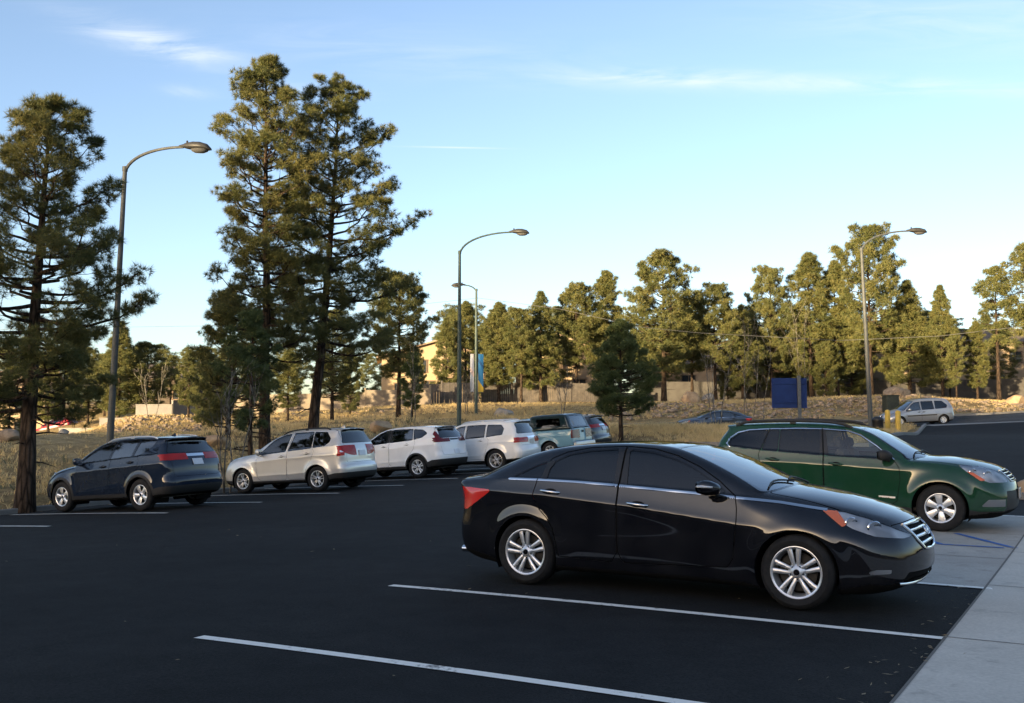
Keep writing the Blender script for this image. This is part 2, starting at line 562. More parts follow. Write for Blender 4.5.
def rpoly(pts, r=.0, ix=0, iz=2):
    """rounded polygon as a level set in two coordinates"""
    pts = np.asarray(pts, float)
    # inset by r then grow
    def phi(V):
        X = V[:, ix]; Z = V[:, iz]
        lo = pts.min(0) - .12; hi = pts.max(0) + .12
        m = (X > lo[0]) & (X < hi[0]) & (Z > lo[1]) & (Z < hi[1])
        o = np.full(len(V), .12)
        if m.any(): o[m] = poly_sdf(ptr, X[m], Z[m]) - r
        return o
    if r > 0:
        n = len(pts); A = 0
        for i in range(n):
            j = (i + 1) % n; A += pts[i][0] * pts[j][1] - pts[j][0] * pts[i][1]
        s = 1 if A > 0 else -1
        e = np.roll(pts, -1, 0) - pts; e /= np.linalg.norm(e, axis=1)[:, None]
        nrm = np.stack([-e[:, 1], e[:, 0]], 1) * s
        out = []
        for i in range(n):
            n0 = nrm[i - 1]; n1 = nrm[i]
            d = 1 + n0 @ n1
            out.append(pts[i] + (n0 + n1) * r / max(d, .35))
        ptr = np.array(out)
    else: ptr = pts
    return phi

def side_sel(sd, xa=-9, xb=9, ny=.2):
    return lambda c, n: (c[:, 1] * sd > .25) & (n[:, 1] * sd > ny) & (c[:, 0] > xa) & (c[:, 0] < xb)

def front_sel(xmin, nx=.2): return lambda c, n: (c[:, 0] > xmin) & (n[:, 0] > nx)
def rear_sel(xmax, nx=.2): return lambda c, n: (c[:, 0] < xmax) & (n[:, 0] < -nx)

# ---- wheels
def make_wheel_meshes(sp, M):
    """one wheel = tyre + rim (+ disc, cap); axis along y, outer face at +y; returns list of (name, MB, mats)"""
    R = sp['tyre_r']; rr = sp['rim_r']; w = .215
    t = MB()
    prof = [(rr - .012, w / 2 - .012), (rr + .006, w / 2 - .002), (rr + .02, w / 2 + .004), ((rr + R) / 2, w / 2 + .012), (R - .035, w / 2 + .004), (R - .014, w / 2 - .012),
            (R - .004, w / 2 - .035), (R, w / 2 - .06)]
    g = []
    for k in (-.045, 0, .045):
        g += [(R, k + .018 + .012), (R - .008, k + .006 + .012), (R - .008, k - .006 + .012), (R, k - .018 + .012)][::1]
    prof += [(R, .055), (R - .008, .049), (R - .008, .04), (R, .034), (R, -.034), (R - .008, -.04), (R - .008, -.049), (R, -.055)]
    prof += [(a, -b) for a, b in prof[:8][::-1]]
    t.lathe(prof, 48, 'y')
    rim = MB()
    face = w / 2 - .012
    rim.lathe([(rr - .002, face - .004), (rr + .004, face + .004), (rr - .008, face + .007), (rr - .022, face), (rr - .03, face - .03), (rr - .045, -.02), (rr - .05, -w / 2 + .01), (rr - .01, -w / 2 + .003)], 48, 'y')
    # hub
    rim.lathe([(.001, face - .006), (.03, face - .008), (.036, face - .014), (.07, face - .022), (.085, face - .04), (.085, face - .07)], 24, 'y', m=0)
    ns, kind = sp.get('spokes', (5, 'twin'))
    def spoke(a, w0, w1, tw0, tw1, z0=.045, th=.024, dish0=.02, dish1=.006):
        # bar from hub radius to rim, angular offset tw at each end
        rs = [z0, rr * .45, rr * .75, rr - .018]
        V = []
        for i, r_ in enumerate(rs):
            u = i / 3
            wd = w0 + (w1 - w0) * u; tw = tw0 + (tw1 - tw0) * u; di = dish0 + (dish1 - dish0) * u - .008 * math.sin(u * PI)
            ca, sa = math.cos(a), math.sin(a)
            for (q, y) in ((-wd / 2, face - di - .008), (-wd / 4, face - di), (wd / 4, face - di), (wd / 2, face - di - .008), (wd / 2, face - di - th), (-wd / 2, face - di - th)):
                lx, lz = r_, tw + q
                V.append((lx * ca - lz * sa, y, lx * sa + lz * ca))
        F = []
        for i in range(3):
            for j in range(6):
                k2 = (j + 1) % 6
                F.append((i * 6 + j, (i + 1) * 6 + j, (i + 1) * 6 + k2, i * 6 + k2))
        rim.add(V, F)
    for k in range(ns):
        a = PI / 2 + 2 * PI * k / ns
        if kind == 'twin':
            for sg in (-1, 1): spoke(a, .028, .052, sg * .017, sg * .046)
        elif kind == 'wide': spoke(a, .06, .125 if ns < 7 else .085, 0, 0)
        elif kind == 'fork':
            for sg in (-1, 1): spoke(a, .034, .022, sg * .010, sg * .05)
        elif kind == 'swirl': spoke(a, .045, .05, 0, .03)
        else: spoke(a, .04, .045, 0, 0)
    dk = MB()
    dk.lathe([(.001, face - .1), (rr - .04, face - .1)], 32, 'y')
    disc = MB()
    disc.lathe([(.06, face - .075), (rr * .72, face - .075), (rr * .72, face - .095)], 32, 'y')
    cal = MB(); cal.box((rr * .5, face - .07, rr * .2), (.09, .03, .16), R=[[1, 0, 0], [0, 1, 0], [0, 0, 1]])
    cap = MB(); cap.lathe([(.001, face - .002), (.026, face - .003), (.028, face - .008)], 20, 'y')
    for k in range(5):
        a = PI / 2 + PI / 5 + 2 * PI * k / 5
        cap.lathe([(.001, face - .018), (.010, face - .018), (.011, face - .026)], 10, 'y', c=(.056 * math.cos(a), 0, .056 * math.sin(a)))
    return [('tyre', t, [M['rubber']]), ('rim', rim, [sp.get('rim_mat') or M['alloy']]), ('brake_disc', disc, [M['brake']]), ('hub_cap', cap, [M['black_gloss']]), ('backing', dk, [M['void']])]

def add_wheels(sp, car, M):
    ws = make_wheel_meshes(sp, M)
    if sp.get('simple'): ws = ws[:2] + ws[4:]
    first = None
    wb = sp['wb'] / 2; tr = sp['track'] / 2
    for (x, sd) in ((wb, -1), (wb, 1), (-wb, -1), (-wb, 1)):
        if first is None:
            first = empty('wheel', (0, 0, 0), 0, car)
            for nm, mb, ms in ws:
                o = mb.build(nm, ms, first, angle=40, recalc=(nm in ('rim',)))
            w = first
        else:
            w = copy_tree(first, car)
        w.location = (x, sd * tr, sp['tyre_r'])
        w.rotation_euler = (0, random.uniform(0, 1.2) if sp.get('spin', True) else 0, 0)
        if sd < 0:
            w.rotation_mode = 'XYZ'
            w.rotation_euler = (0, w.rotation_euler.y, PI)
        if not sp.get('spin', True):
            w.rotation_euler = (0, sp.get('spin_a', {}).get((x > 0, sd), 0), PI if sd < 0 else 0)

def wheel_wells(sp, car, M):
    wb = sp['wb'] / 2; R = sp['arch_r'] + .012; zc = sp['tyre_r']
    k = 18
    for x in (-wb, wb):
        for sd in (-1, 1):
            mb = MB(); yo = sp['hw'] - .05; yi = .42
            V = []; F = []
            for j in range(k + 1):
                a = -.5 + (PI + 1.0) * j / k
                px, pz = x + R * math.cos(a), zc + R * math.sin(a)
                V += [(px, sd * yo, pz), (px, sd * yi, pz)]
            for j in range(k): F.append((2 * j, 2 * j + 1, 2 * j + 3, 2 * j + 2))
            V.append((x, sd * yi, zc)); c = len(V) - 1
            for j in range(k): F.append((2 * j + 1, c, 2 * j + 3))
            mb.add(V, F)
            mb.build('wheel_well', [M['void']], car, smooth=False)

def add_mirror(sp, car, M, sd):
    x, z, ln, ht = sp['mirror']            # outer centre
    y0 = sp.get('mirror_y', sp['hw'] + .08)
    mb = MB()
    # housing: rounded lofted shell pointing outward, swept back
    V = []; F = []
    k = 14
    prof = [(-.075, .0), (-.07, .62), (-.045, .92), (-.0, 1.0), (.05, .9), (.09, .62), (.115, .25), (.12, .02)]
    for (dx, s_) in prof:
        for j in range(k):
            a = 2 * PI * j / k
            ca, sa = math.cos(a), math.sin(a)
            yy = math.copysign(abs(ca) ** .7, ca) * ln * s_ ; zz = math.copysign(abs(sa) ** .7, sa) * ht * s_
            V.append((x + dx + (yy * -.18), sd * (y0 + yy), z + zz + yy * .12))
    n = len(prof)
    for i in range(n - 1):
        for j in range(k):
            q = (i * k + j, i * k + (j + 1) % k, (i + 1) * k + (j + 1) % k, (i + 1) * k + j)
            F.append(q if sd < 0 else q[::-1])
    mb.add(V, F)
    arm = [(x + .02, sd * (y0 - ln * .6), z - ht * .5), (x + .04, sd * (y0 - ln * 1.1), z - ht * 1.0), (x + .05, sd * (sp['hw'] - .14), z - ht * 1.25)]
    mb.tube(arm, [.03, .028, .035], 8, m=1)
    o = mb.build('wing_mirror', [M[sp.get('mirror_paint', sp['paint'])], M['black_plastic']], car, angle=50, recalc=True)
    g = MB(); 
    gv = []
    for j in range(12):
        a = 2 * PI * j / 12; ca, sa = math.cos(a), math.sin(a)
        yy = math.copysign(abs(ca) ** .7, ca) * ln * .8; zz = math.copysign(abs(sa) ** .7, sa) * ht * .8
        gv.append((x - .0735 - yy * .18, sd * (y0 + yy), z + zz + yy * .12))
    g.add(gv, [tuple(range(12)) if sd > 0 else tuple(range(12))[::-1]])
    g.build('mirror_glass', [M['mirror']], o, smooth=False)
    if sp.get('mirror_lamp'):
        l = MB()
        l.tube([(x + dx - .18 * ln * q, sd * (y0 + ln * q + .003), z + ln * q * .12 + .006) for dx, q in ((-.068, .64), (-.045, .90), (0, .985), (.05, .885), (.085, .64))], [.008, .011, .012, .010, .007], 6)
        l.build('indicator', [M['lens_white']], o)
    return o

def add_interior(sp, car, M):
    mb = MB()
    xs = sp.get('seat_x', (.25, -.75)); z0 = sp.get('seat_z', .55)
    for i, x in enumerate(xs):
        for sd in (-1, 1):
            mb.box((x, sd * .36, z0), (.5, .5, .16), bev=.05)
            a = .28; R = [[math.cos(a), 0, -math.sin(a)], [0, 1, 0], [math.sin(a), 0, math.cos(a)]]
            mb.box((x - .32, sd * .36, z0 + .33), (.14, .48, .6), bev=.06, R=R)
            mb.box((x - .42, sd * .36, z0 + .70), (.10, .26, .17), bev=.04, R=R)
    xd = xs[0] + .72
    mb.box((xd, 0, z0 + .22), (.3, 1.35, .26), bev=.08)
    mb.box((-.2, 0, .30), (3.2, 1.4, .06))
    for th in range(1):
        pts = []
        for j in range(17):
            a = 2 * PI * j / 16
            pts.append((xd - .27 - .06 * math.sin(a), .36 + .185 * math.cos(a), z0 + .33 + .17 * math.sin(a)))
        mb.tube(pts, .017, 6, cap=False)
    mb.build('interior', [M['interior']], car, angle=40)

def plate(name, c, nrm_x, M, parent, w=.305, h=.152, tilt=0.0, kind='plate_white'):
    mb = MB()
    R = [[math.cos(tilt), 0, math.sin(tilt)], [0, 1, 0], [-math.sin(tilt), 0, math.cos(tilt)]]
    mb.box(c, (.012, w, h), R=R, bev=.004)
    return mb.build(name, [M[kind]], parent, smooth=False)

def make_car(sp, M, name, label, cat, group=None, h=None):
    t0 = time.time()
    h = h or sp.get('h', .03)
    sh = Shape(sp); ct = Cutter(sh, h)
    car = empty(name)
    tag(car, label, cat, group)
    pm = M[sp['paint']]
    wb = sp['wb'] / 2
    # ---- wheel openings
    for x in (-wb, wb):
        ct.region('hole', lambda V, x=x: np.hypot(V[:, 0] - x, V[:, 2] - sp['tyre_r']) - sp['arch_r'],
                  lambda c, n, x=x: (np.abs(c[:, 1]) > .42) & (np.abs(c[:, 0] - x) < .7) & (c[:, 2] < 1.0))
    # ---- underside
    ct.region('under', lambda V: V[:, 2] - sp.get('under_z', .30), lambda c, n: (n[:, 2] < -.45))
    names = []
    # ---- glass
    for sd in (-1, 1):
        for i, (nm, pts, r) in enumerate(sp['windows']):
            q = rpoly(pts, r)
            ct.region(f'glass{i}{sd}', q, side_sel(sd))
    allg = [n for n in ct.names if n.startswith('glass')]
    if sp.get('win_trim'):
        for sd in (-1, 1):
            for i, (nm, pts, r) in enumerate(sp['windows']):
                q = rpoly(pts, r)
                ct.region('trim', lambda V, q=q: q(V) - sp['win_trim'], side_sel(sd))
    for (nm, pts, r, mat, off) in sp.get('side_patches', []):
        for sd in (-1, 1):
            q = rpoly(pts, r)
            ct.region(f'sp_{nm}{sd}', q, side_sel(sd, ny=.15), allowed=(0, 'trim') if not nm.startswith('over') else tuple(range(99)))
    if sp.get('win_chrome'):     # bright strip round or under the glass
        for sd in (-1, 1):
            for pts, wd in sp['win_chrome']:
                pl = np.asarray(pts, float)
                def phi(V, pl=pl, wd=wd):
                    b = np.full(len(V), 9.)
                    for p, q in zip(pl[:-1], pl[1:]):
                        e = q - p; L = e @ e
                        w = np.stack([V[:, 0], V[:, 2]], 1) - p
                        t = np.clip((w @ e) / L, 0, 1)
                        b = np.minimum(b, np.linalg.norm(w - t[:, None] * e, axis=1))
                    return b - wd / 2
                ct.region(f'chrome{sd}', phi, side_sel(sd, ny=.1), allowed=(0, 'trim', 'sp_pillar1', 'sp_pillar-1'))
    def bowed(V): return sh.bowx(V[:, 0], V[:, 1], V[:, 2])
    xt, xb, mg = sp['ws']
    f_ws = lambda V: smax(smax(sh.fw(V) + mg, xt - bowed(V), .08), bowed(V) - xb, .08)
    ct.region('windshield', f_ws, lambda c, n: (c[:, 0] > xt - .3) & (n[:, 2] > .1) & (c[:, 2] > sp.get('ws_zmin', .85)))
    ct.region('trim', lambda V: f_ws(V) - .022, lambda c, n: (c[:, 0] > xt - .3) & (n[:, 2] > .1) & (c[:, 2] > sp.get('ws_zmin', .85)))
    kind, a, b, mg2 = sp['rw']
    if kind == 'x':
        f_rw = lambda V: smax(smax(sh.fw(V) + mg2, a - bowed(V), .08), bowed(V) - b, .08)
        rsel = lambda c, n: (c[:, 0] < b + .35) & (n[:, 2] > .1) & (c[:, 2] > .9)
    else:
        f_rw = lambda V: smax(smax(sh.fw(V) + mg2, a - V[:, 2], .07), V[:, 2] - b, .07)
        rsel = lambda c, n: (c[:, 0] < -1.2) & (n[:, 0] < -.25)
    # ---- lamps and patches on the ends come before the rear glass when listed first
    for (nm, view, pts, r, mat, off) in sp.get('end_patches', []):
        if view == 'side':
            for sd in (-1, 1):
                ct.region(f'ep_{nm}{sd}', rpoly(pts, r), side_sel(sd, ny=-.2), allowed=(0, 'trim'))
        elif view == 'front':
            ct.region(f'ep_{nm}', rpoly(pts, r, 1, 2), front_sel(sp.get('front_x', 1.5), .15), allowed=(0,))
        elif view == 'rear':
            ct.region(f'ep_{nm}', rpoly(pts, r, 1, 2), rear_sel(-1.3, .15), allowed=(0, 'trim'))
        elif view == 'rear2':
            for sd in (-1, 1):
                ct.region(f'ep_{nm}{sd}', rpoly([(sd * p[0], p[1]) for p in pts], r, 1, 2), rear_sel(-1.9, .25), allowed=(0, 'trim'))
    ct.region('rearglass', f_rw, rsel)
    ct.region('trim', lambda V: f_rw(V) - .02, rsel)
    # ---- cladding
    if sp.get('clad'):
        pl = np.asarray(sp['clad'], float)
        ct.region('clad', lambda V: V[:, 2] - np.interp(V[:, 0], pl[:, 0], pl[:, 1]), lambda c, n: (c[:, 2] < 1.0))
    if sp.get('arch_trim'):
        for x in (-wb, wb):
            ct.region('clad', lambda V, x=x: np.hypot(V[:, 0] - x, V[:, 2] - sp['tyre_r']) - sp['arch_r'] - sp['arch_trim'],
                      lambda c, n, x=x: (np.abs(c[:, 1]) > .5) & (np.abs(c[:, 0] - x) < .8))
    # ---- doors with their shut lines
    for sd in (-1, 1):
        for i, (pts, r) in enumerate(sp['doors']):
            q = rpoly(pts, r)
            ct.band(f'seam{i}{sd}', q, sp.get('seam_w', .0035), side_sel(sd, ny=-.1), allowed=(0, 'trim', 'chrome1', 'chrome-1', 'clad', 'sp_pillar1', 'sp_pillar-1'))
            ct.region(f'door{i}{sd}', q, side_sel(sd, ny=-.1), allowed=(0,))
    # ---- bonnet and boot lines
    if sp.get('hood'):
        xa, xb2, mg3 = sp['hood']
        fh = lambda V: smax(smax(sh.fw(V) + mg3, xa - bowed(V), .04), bowed(V) - xb2, .1)
        hs = lambda c, n: (c[:, 0] > xa - .3) & (n[:, 2] > .1) & (c[:, 2] > .55)
        ct.band('hseam', fh, .0035, hs)
        ct.region('hood', fh, hs)
    if sp.get('tailgate'):
        q = rpoly(sp['tailgate'][0], sp['tailgate'][1], 1, 2)
        ct.band('tseam', q, .0035, rear_sel(-1.4, .1), allowed=(0, 'trim'))
        ct.region('tailgate', q, rear_sel(-1.4, .1), allowed=(0,))
    if sp.get('decklid'):
        xa, xb2, mg3, zlow = sp['decklid']
        fd = lambda V: smax(smax(sh.fw(V) + mg3, bowed(V) - xb2, .04), zlow - V[:, 2], .04)
        ds = lambda c, n: (c[:, 0] < xb2 + .1) & ((n[:, 2] > .1) | (n[:, 0] < -.2))
        ct.band('tseam', fd, .0035, ds)
        ct.region('decklid', fd, ds)
    for (nm, pts, wd) in sp.get('lines', []):      # extra shut lines seen from the side
        for sd in (-1, 1):
            pl = np.asarray(pts, float)
            def phi(V, pl=pl, wd=wd):
                b = np.full(len(V), 9.)
                for p, q in zip(pl[:-1], pl[1:]):
                    e = q - p; L = e @ e
                    w = np.stack([V[:, 0], V[:, 2]], 1) - p
                    t = np.clip((w @ e) / L, 0, 1)
                    b = np.minimum(b, np.linalg.norm(w - t[:, None] * e, axis=1))
                return b - wd / 2
            ct.region(nm, phi, side_sel(sd, ny=-.1), allowed=(0, 'clad'))
    # ------------------------------------------------ objects
    body = ct.obj('body', 'body', pm, car)
    ct.obj('under', 'underbody', M['void'], car)
    ct.obj('trim', 'window_trim', M[sp.get('trim_mat', 'black_gloss')], car, -.001)
    for sd in (-1, 1): ct.obj(f'chrome{sd}', 'chrome_strip', M['chrome'], car, .005)
    ct.obj('clad', 'lower_cladding', M[sp.get('clad_mat', 'black_plastic')], car, .004)
    for (nm, pts, r, mat, off) in sp.get('side_patches', []):
        for sd in (-1, 1): ct.obj(f'sp_{nm}{sd}', nm.replace('over_', ''), M[mat], car, off)
    doors = {}
    for sd in (-1, 1):
        for i in range(len(sp['doors'])):
            d = ct.obj(f'door{i}{sd}', 'door', pm, car)
            if d is None: d = empty('door', parent=car)
            doors[i, sd] = d
            ct.obj(f'seam{i}{sd}', 'shut_line', M['void'], d, -.007)
            hx, hz = sp['handles'][i]
            yh = float(sh.width(np.array([hx]), np.array([hz]))[0])
            mb = MB()
            bow = [(hx - .11, sd * (yh - .002), hz + .008), (hx - .08, sd * (yh + .026), hz + .007), (hx, sd * (yh + .034), hz), (hx + .08, sd * (yh + .026), hz - .007), (hx + .11, sd * (yh - .002), hz - .008)]
            mb.tube(bow, [.012, .015, .016, .015, .012], 8)
            mb.build('handle', [M[sp.get('handle_mat', sp['paint'])]], d, angle=60)
            cup = MB()
            k = 12
            V = [(hx, sd * (yh + .0035), hz)]
            for j in range(k):
                a = 2 * PI * j / k
                xx, zz = hx + .075 * math.cos(a), hz + .03 * math.sin(a)
                V.append((xx, sd * (float(sh.width(np.array([xx]), np.array([zz]))[0]) + .0025), zz))
            cup.add(V, [(0, 1 + j, 1 + (j + 1) % k) if sd < 0 else (0, 1 + (j + 1) % k, 1 + j) for j in range(k)])
            cup.build('handle_recess', [M['void']], d, smooth=False)
        for i, (nm, pts, r) in enumerate(sp['windows']):
            di = sp['win_door'][i]
            mt = M[sp['win_mats'][i]]
            ct.obj(f'glass{i}{sd}', 'window' if di is not None else 'quarter_window', mt, doors[di, sd] if di is not None else car, -.006)
    w = ct.obj('windshield', 'windshield', M[sp.get('ws_mat', 'glass_ws')], car, -.003)
    tg = None
    if sp.get('tailgate'): tg = ct.obj('tailgate', 'tailgate', pm, car)
    if sp.get('decklid'): tg = ct.obj('decklid', 'trunk_lid', pm, car)
    rg = ct.obj('rearglass', 'rear_window', M[sp.get('rw_mat', 'glass_dark')], tg if sp.get('tailgate') and tg else car, -.005)
    if sp.get('hood'):
        hd = ct.obj('hood', 'hood', pm, car, .0015)
        ct.obj('hseam', 'shut_line', M['void'], hd, -.007)
    if tg: ct.obj('tseam', 'shut_line', M['void'], tg, -.007)
    for (nm, view, pts, r, mat, off) in sp.get('end_patches', []):
        pn = nm.rstrip('0123456789')
        if view in ('side', 'rear2'):
            for sd in (-1, 1):
                o = ct.obj(f'ep_{nm}{sd}', pn, M[mat], car, off)
                if o and pn == 'headlight':
                    e = ct.extract(f'ep_{nm}{sd}', -.014)
                    mesh_obj('reflector', e[0], e[2], M['reflector'], o, True, N=e[1])
                    cc = e[0].mean(0)
                    if not sp.get('simple'):
                        for (dx, rad) in sp.get('bulbs', ((.03, .068), (-.15, .06))):
                            b = MB()
                            e2 = ct.extract(f'ep_{nm}{sd}', -.012)[0]
                            j = np.argmin(np.hypot(e2[:, 0] - cc[0] - dx, e2[:, 2] - cc[2] + dx * .2))
                            c3 = e2[j]
                            R_ = np.array([.75, sd * .66, .0]); R_ /= np.linalg.norm(R_)
                            prof = [(rad * 1.12, 0), (rad, .03), (rad * .72, -.02), (.001, -.05)]
                            V = []; F = []; k = 18
                            uu = np.cross(R_, [0, 0, 1.]); vv = np.array([0, 0, 1.])
                            for (r_, hh) in prof:
                                for j2 in range(k):
                                    an = 2 * PI * j2 / k
                                    V.append(c3 + R_ * hh * .3 - np.array([0, sd * .004, 0]) + uu * r_ * math.cos(an) + vv * r_ * .8 * math.sin(an))
                            for i2 in range(3):
                                for j2 in range(k): F.append((i2 * k + j2, i2 * k + (j2 + 1) % k, (i2 + 1) * k + (j2 + 1) % k, (i2 + 1) * k + j2))
                            b.add(V, F)
                            b.build('lamp_bowl', [M['chrome']], o)
        else:
            ct.obj(f'ep_{nm}', pn, M[mat], car, off)
    # arch lips: fold the sheet inwards so wheel openings have thickness
    wheel_wells(sp, car, M)
    add_wheels(sp, car, M)
    for sd in (-1, 1): add_mirror(sp, car, M, sd)
    if not sp.get('no_interior'): add_interior(sp, car, M)
    if sp.get('rails'):
        xa, xb3, yr, hgt, rad, mt = sp['rails']
        for sd in (-1, 1):
            mb = MB(); pts = []
            for t in np.linspace(0, 1, 15):
                x = xa + (xb3 - xa) * t
                zz = hit(sh, (x, sd * yr, 2.4), (0, 0, -1))[2]
                pts.append((x, sd * yr, zz + hgt * min(1, math.sin(PI * t) * 3.2) ** .6 - .005))
            mb.tube(pts, rad, 8)
            if not sp.get('simple') and hgt > .03:
                for t in (.5,):
                    x = xa + (xb3 - xa) * t; zz = hit(sh, (x, sd * yr, 2.4), (0, 0, -1))[2]
                    mb.box((x, sd * yr, zz + hgt * .45), (.09, .03, hgt * .9))
            mb.build('roof_rail', [M[mt]], car)
    if sp.get('fin'):
        x = sp['fin']; zz = hit(sh, (x, 0, 2.4), (0, 0, -1))[2]
        mb = MB(); mb.prism([(x + .09, zz - .01), (x - .06, zz + .055), (x - .09, zz - .01)], -.018, .018, 'y')
        mb.build('antenna', [M[sp['paint']]], car)
    if sp.get('plate_z'):
        q = hit(sh, (-3.2, 0, sp['plate_z']), (1, 0, 0))
        q2 = hit(sh, (-3.2, 0, sp['plate_z'] + .1), (1, 0, 0))
        plate('licence_plate', (q[0] - .012, 0, q[2]), -1, M, tg or car, tilt=math.atan2(q2[0] - q[0], .1), kind=sp.get('plate_mat', 'plate_white'))
    # wipers
    if not sp.get('simple'):
        mb = MB()
        for (y0, y1) in ((.55, -.05), (-.05, -.62)):
            pts = []
            for t in np.linspace(0, 1, 6):
                y = y0 + (y1 - y0) * t
                xx = xb - .02 - .10 * math.sin(t * PI) * .6 - .05 * t
                # drop to surface
                zz = 1.3
                for _ in range(40):
                    v = sh.f(np.array([[xx - .06 * y * y, y, zz]]))[0]
                    zz -= v * .8
                pts.append((xx - .06 * y * y, y, zz + .014))
            mb.tube(pts, .010, 6)
        mb.build('wiper', [M['black_plastic']], car)
    print('car', name, len(ct.F), round(time.time() - t0, 2))
    return car, sh, ct, tg
# ------------------------------------------------------------------ the cars
def hit(sh, p, d, n=60):
    p = np.array(p, float); d = np.array(d, float); d /= np.linalg.norm(d)
    for _ in range(n):
        v = sh.f(p[None])[0]
        p = p + d * v * .8
    return p

def surf_strip(sh, pts2, view, rad, off=.0, k=6, m=0, mb=None, squash=None):
    """tube laid on the body along (y,z) points seen from front/rear"""
    q = []
    for (y, z) in pts2:
        if view == 'front': h_ = hit(sh, (3.2, y, z), (-1, 0, 0)); h_[0] += off
        else: h_ = hit(sh, (-3.2, y, z), (1, 0, 0)); h_[0] -= off
        q.append(h_)
    mb = mb or MB(); mb.tube(q, rad, k, m=m)
    return mb

def mir(pts): return [(-a, b) for a, b in pts[::-1]]

SEDAN = dict(
    paint='paint_black', hw=.9175, wb=2.795, track=1.60, tyre_r=.333, rim_r=.236, arch_r=.372, zc=.58, tuck=.32, lean=.05,
    outline=[(-1.9, .20), (-2.2, .225), (-2.36, .29), (-2.425, .42), (-2.435, .60), (-2.405, .76), (-2.41, .93), (-2.44, 1.025), (-2.41, 1.062), (-2.30, 1.085), (-2.14, 1.112), (-2.0, 1.16), (-1.82, 1.24), (-1.62, 1.315),
             (-1.42, 1.372), (-1.15, 1.425), (-.8, 1.458), (-.45, 1.47), (-.12, 1.463), (.15, 1.432), (.45, 1.343), (.80, 1.215), (1.16, 1.078), (1.19, 1.066, 1), (1.45, 1.028), (1.75, .965), (2.0, .893), (2.18, .823), (2.30, .735), (2.37, .62),
             (2.395, .48), (2.39, .36), (2.33, .26), (2.15, .20), (1.9, .19, 1), (-1.9, .20, 1)],
    belt=[(-2.6, .99), (-2.2, 1.05), (-1.6, 1.076), (-.84, 1.066), (-.45, 1.045), (.44, 1.0), (.82, .975), (1.24, .94), (1.63, .885), (2.0, .80), (2.4, .68)],
    tumble=.42, tcurve=.18, gh_taper=(-.7, .07), taper_f=(1.0, .085), taper_r=(-1.1, .075), bow_front=.42, bow_ws=.20, bow_rear=.24, bow_rw=.16,
    crown=.055, crown_hood=.10, round=.10, round_end=.10, round_hood=.16, flare=.022, flare_w=.10,
    creases=[([(-2.3, .92), (-1.85, .945), (-1.2, .925), (-.2, .85), (.85, .735), (1.3, .70)], .034, .10, -2.2, 1.25), ([(-1.2, .44), (-.54, .40), (.12, .37), (.8, .31)], .007, .08, -1.1, .85)],
    windows=[('f', [(-.265, 1.055), (-.305, 1.388), (-.05, 1.362), (.2, 1.300), (.39, 1.222), (.57, 1.122), (.715, 1.03), (.72, .995)], .015),
             ('r', [(-1.165, 1.083), (-1.155, 1.19), (-1.10, 1.265), (-.96, 1.328), (-.73, 1.370), (-.425, 1.392), (-.405, 1.066)], .015),
             ('q', [(-1.55, 1.092), (-1.47, 1.138), (-1.31, 1.216), (-1.20, 1.252), (-1.235, 1.088)], .012)],
    win_door=[0, 1, None], win_mats=['glass_tint', 'glass_tint2', 'glass_tint2'], win_trim=.014,
    side_patches=[('pillar', [(-.415, 1.06), (-.43, 1.40), (-.28, 1.40), (-.25, 1.05)], .005, 'black_satin', .0015), ('pillar_rear', [(-1.25, 1.085), (-1.22, 1.25), (-1.12, 1.27), (-1.15, 1.08)], .005, 'black_satin', .0015)],
    win_chrome=[([(-1.61, 1.075), (-1.27, 1.075), (-.84, 1.068), (-.45, 1.05), (.44, 1.0), (.82, .975), (1.04, .957), (1.24, .94), (1.63, .887)], .020)],
    ws=(.17, 1.17, .075), rw=('x', -2.02, -1.12, .10),
    hood=(1.2, 2.24, .13), decklid=(-2.36, -2.06, .12, .78),
    doors=[([(.835, .985), (.855, .88), (.862, .75), (.82, .42), (.76, .335), (-.29, .30), (-.346, .40), (-.346, 1.425), (-.05, 1.405), (.2, 1.345), (.45, 1.243), (.66, 1.12)], .01),
           ([(-1.245, 1.15), (-1.27, 1.06), (-1.30, .92), (-1.22, .78), (-1.13, .70), (-1.06, .60), (-1.02, .44), (-1.0, .32), (-.42, .30), (-.356, .40), (-.356, 1.425), (-.73, 1.408), (-1.0, 1.358), (-1.16, 1.29)], .01)],
    handles=[(-.13, .875), (-1.10, .963)], handle_mat='chrome',
    mirror=(.62, 1.06, .115, .072), mirror_y=1.0, mirror_lamp=True,
    end_patches=[('indicator1', 'side', [(1.60, .885), (1.72, .877), (1.82, .77), (1.79, .745)], .004, 'lens_amber', .004),
                 ('headlight', 'side', [(1.60, .885), (1.77, .878), (1.97, .823), (2.15, .752), (2.31, .668), (2.25, .650), (2.05, .674), (1.87, .735)], .012, 'lens_clear', .003),
                 ('taillight', 'side', [(-2.6, .975), (-2.13, .965), (-1.83, .950), (-1.91, .89), (-2.16, .735), (-2.6, .71)], .012, 'lens_red', .005),
                 ('grille', 'front', [(-.40, .755), (.40, .755), (.33, .62), (.24, .545), (-.24, .545), (-.33, .62)], .02, 'void', -.02),
                 ('lower_intake', 'front', [(-.55, .36), (.55, .36), (.62, .25), (-.62, .25)], .03, 'void', -.01),
                 ('fog_light', 'side', [(2.00, .362), (2.07, .392), (2.19, .392), (2.17, .358), (2.06, .350)], .012, 'alloy_dark', .003)],
    front_x=1.9, spokes=(5, 'twin'), spin=False, spin_a={(True, -1): .1, (False, -1): .1}, seat_x=(.2, -.85), seat_z=.50, under_z=.30, h=.022, seam_w=.005, plate_z=.86)

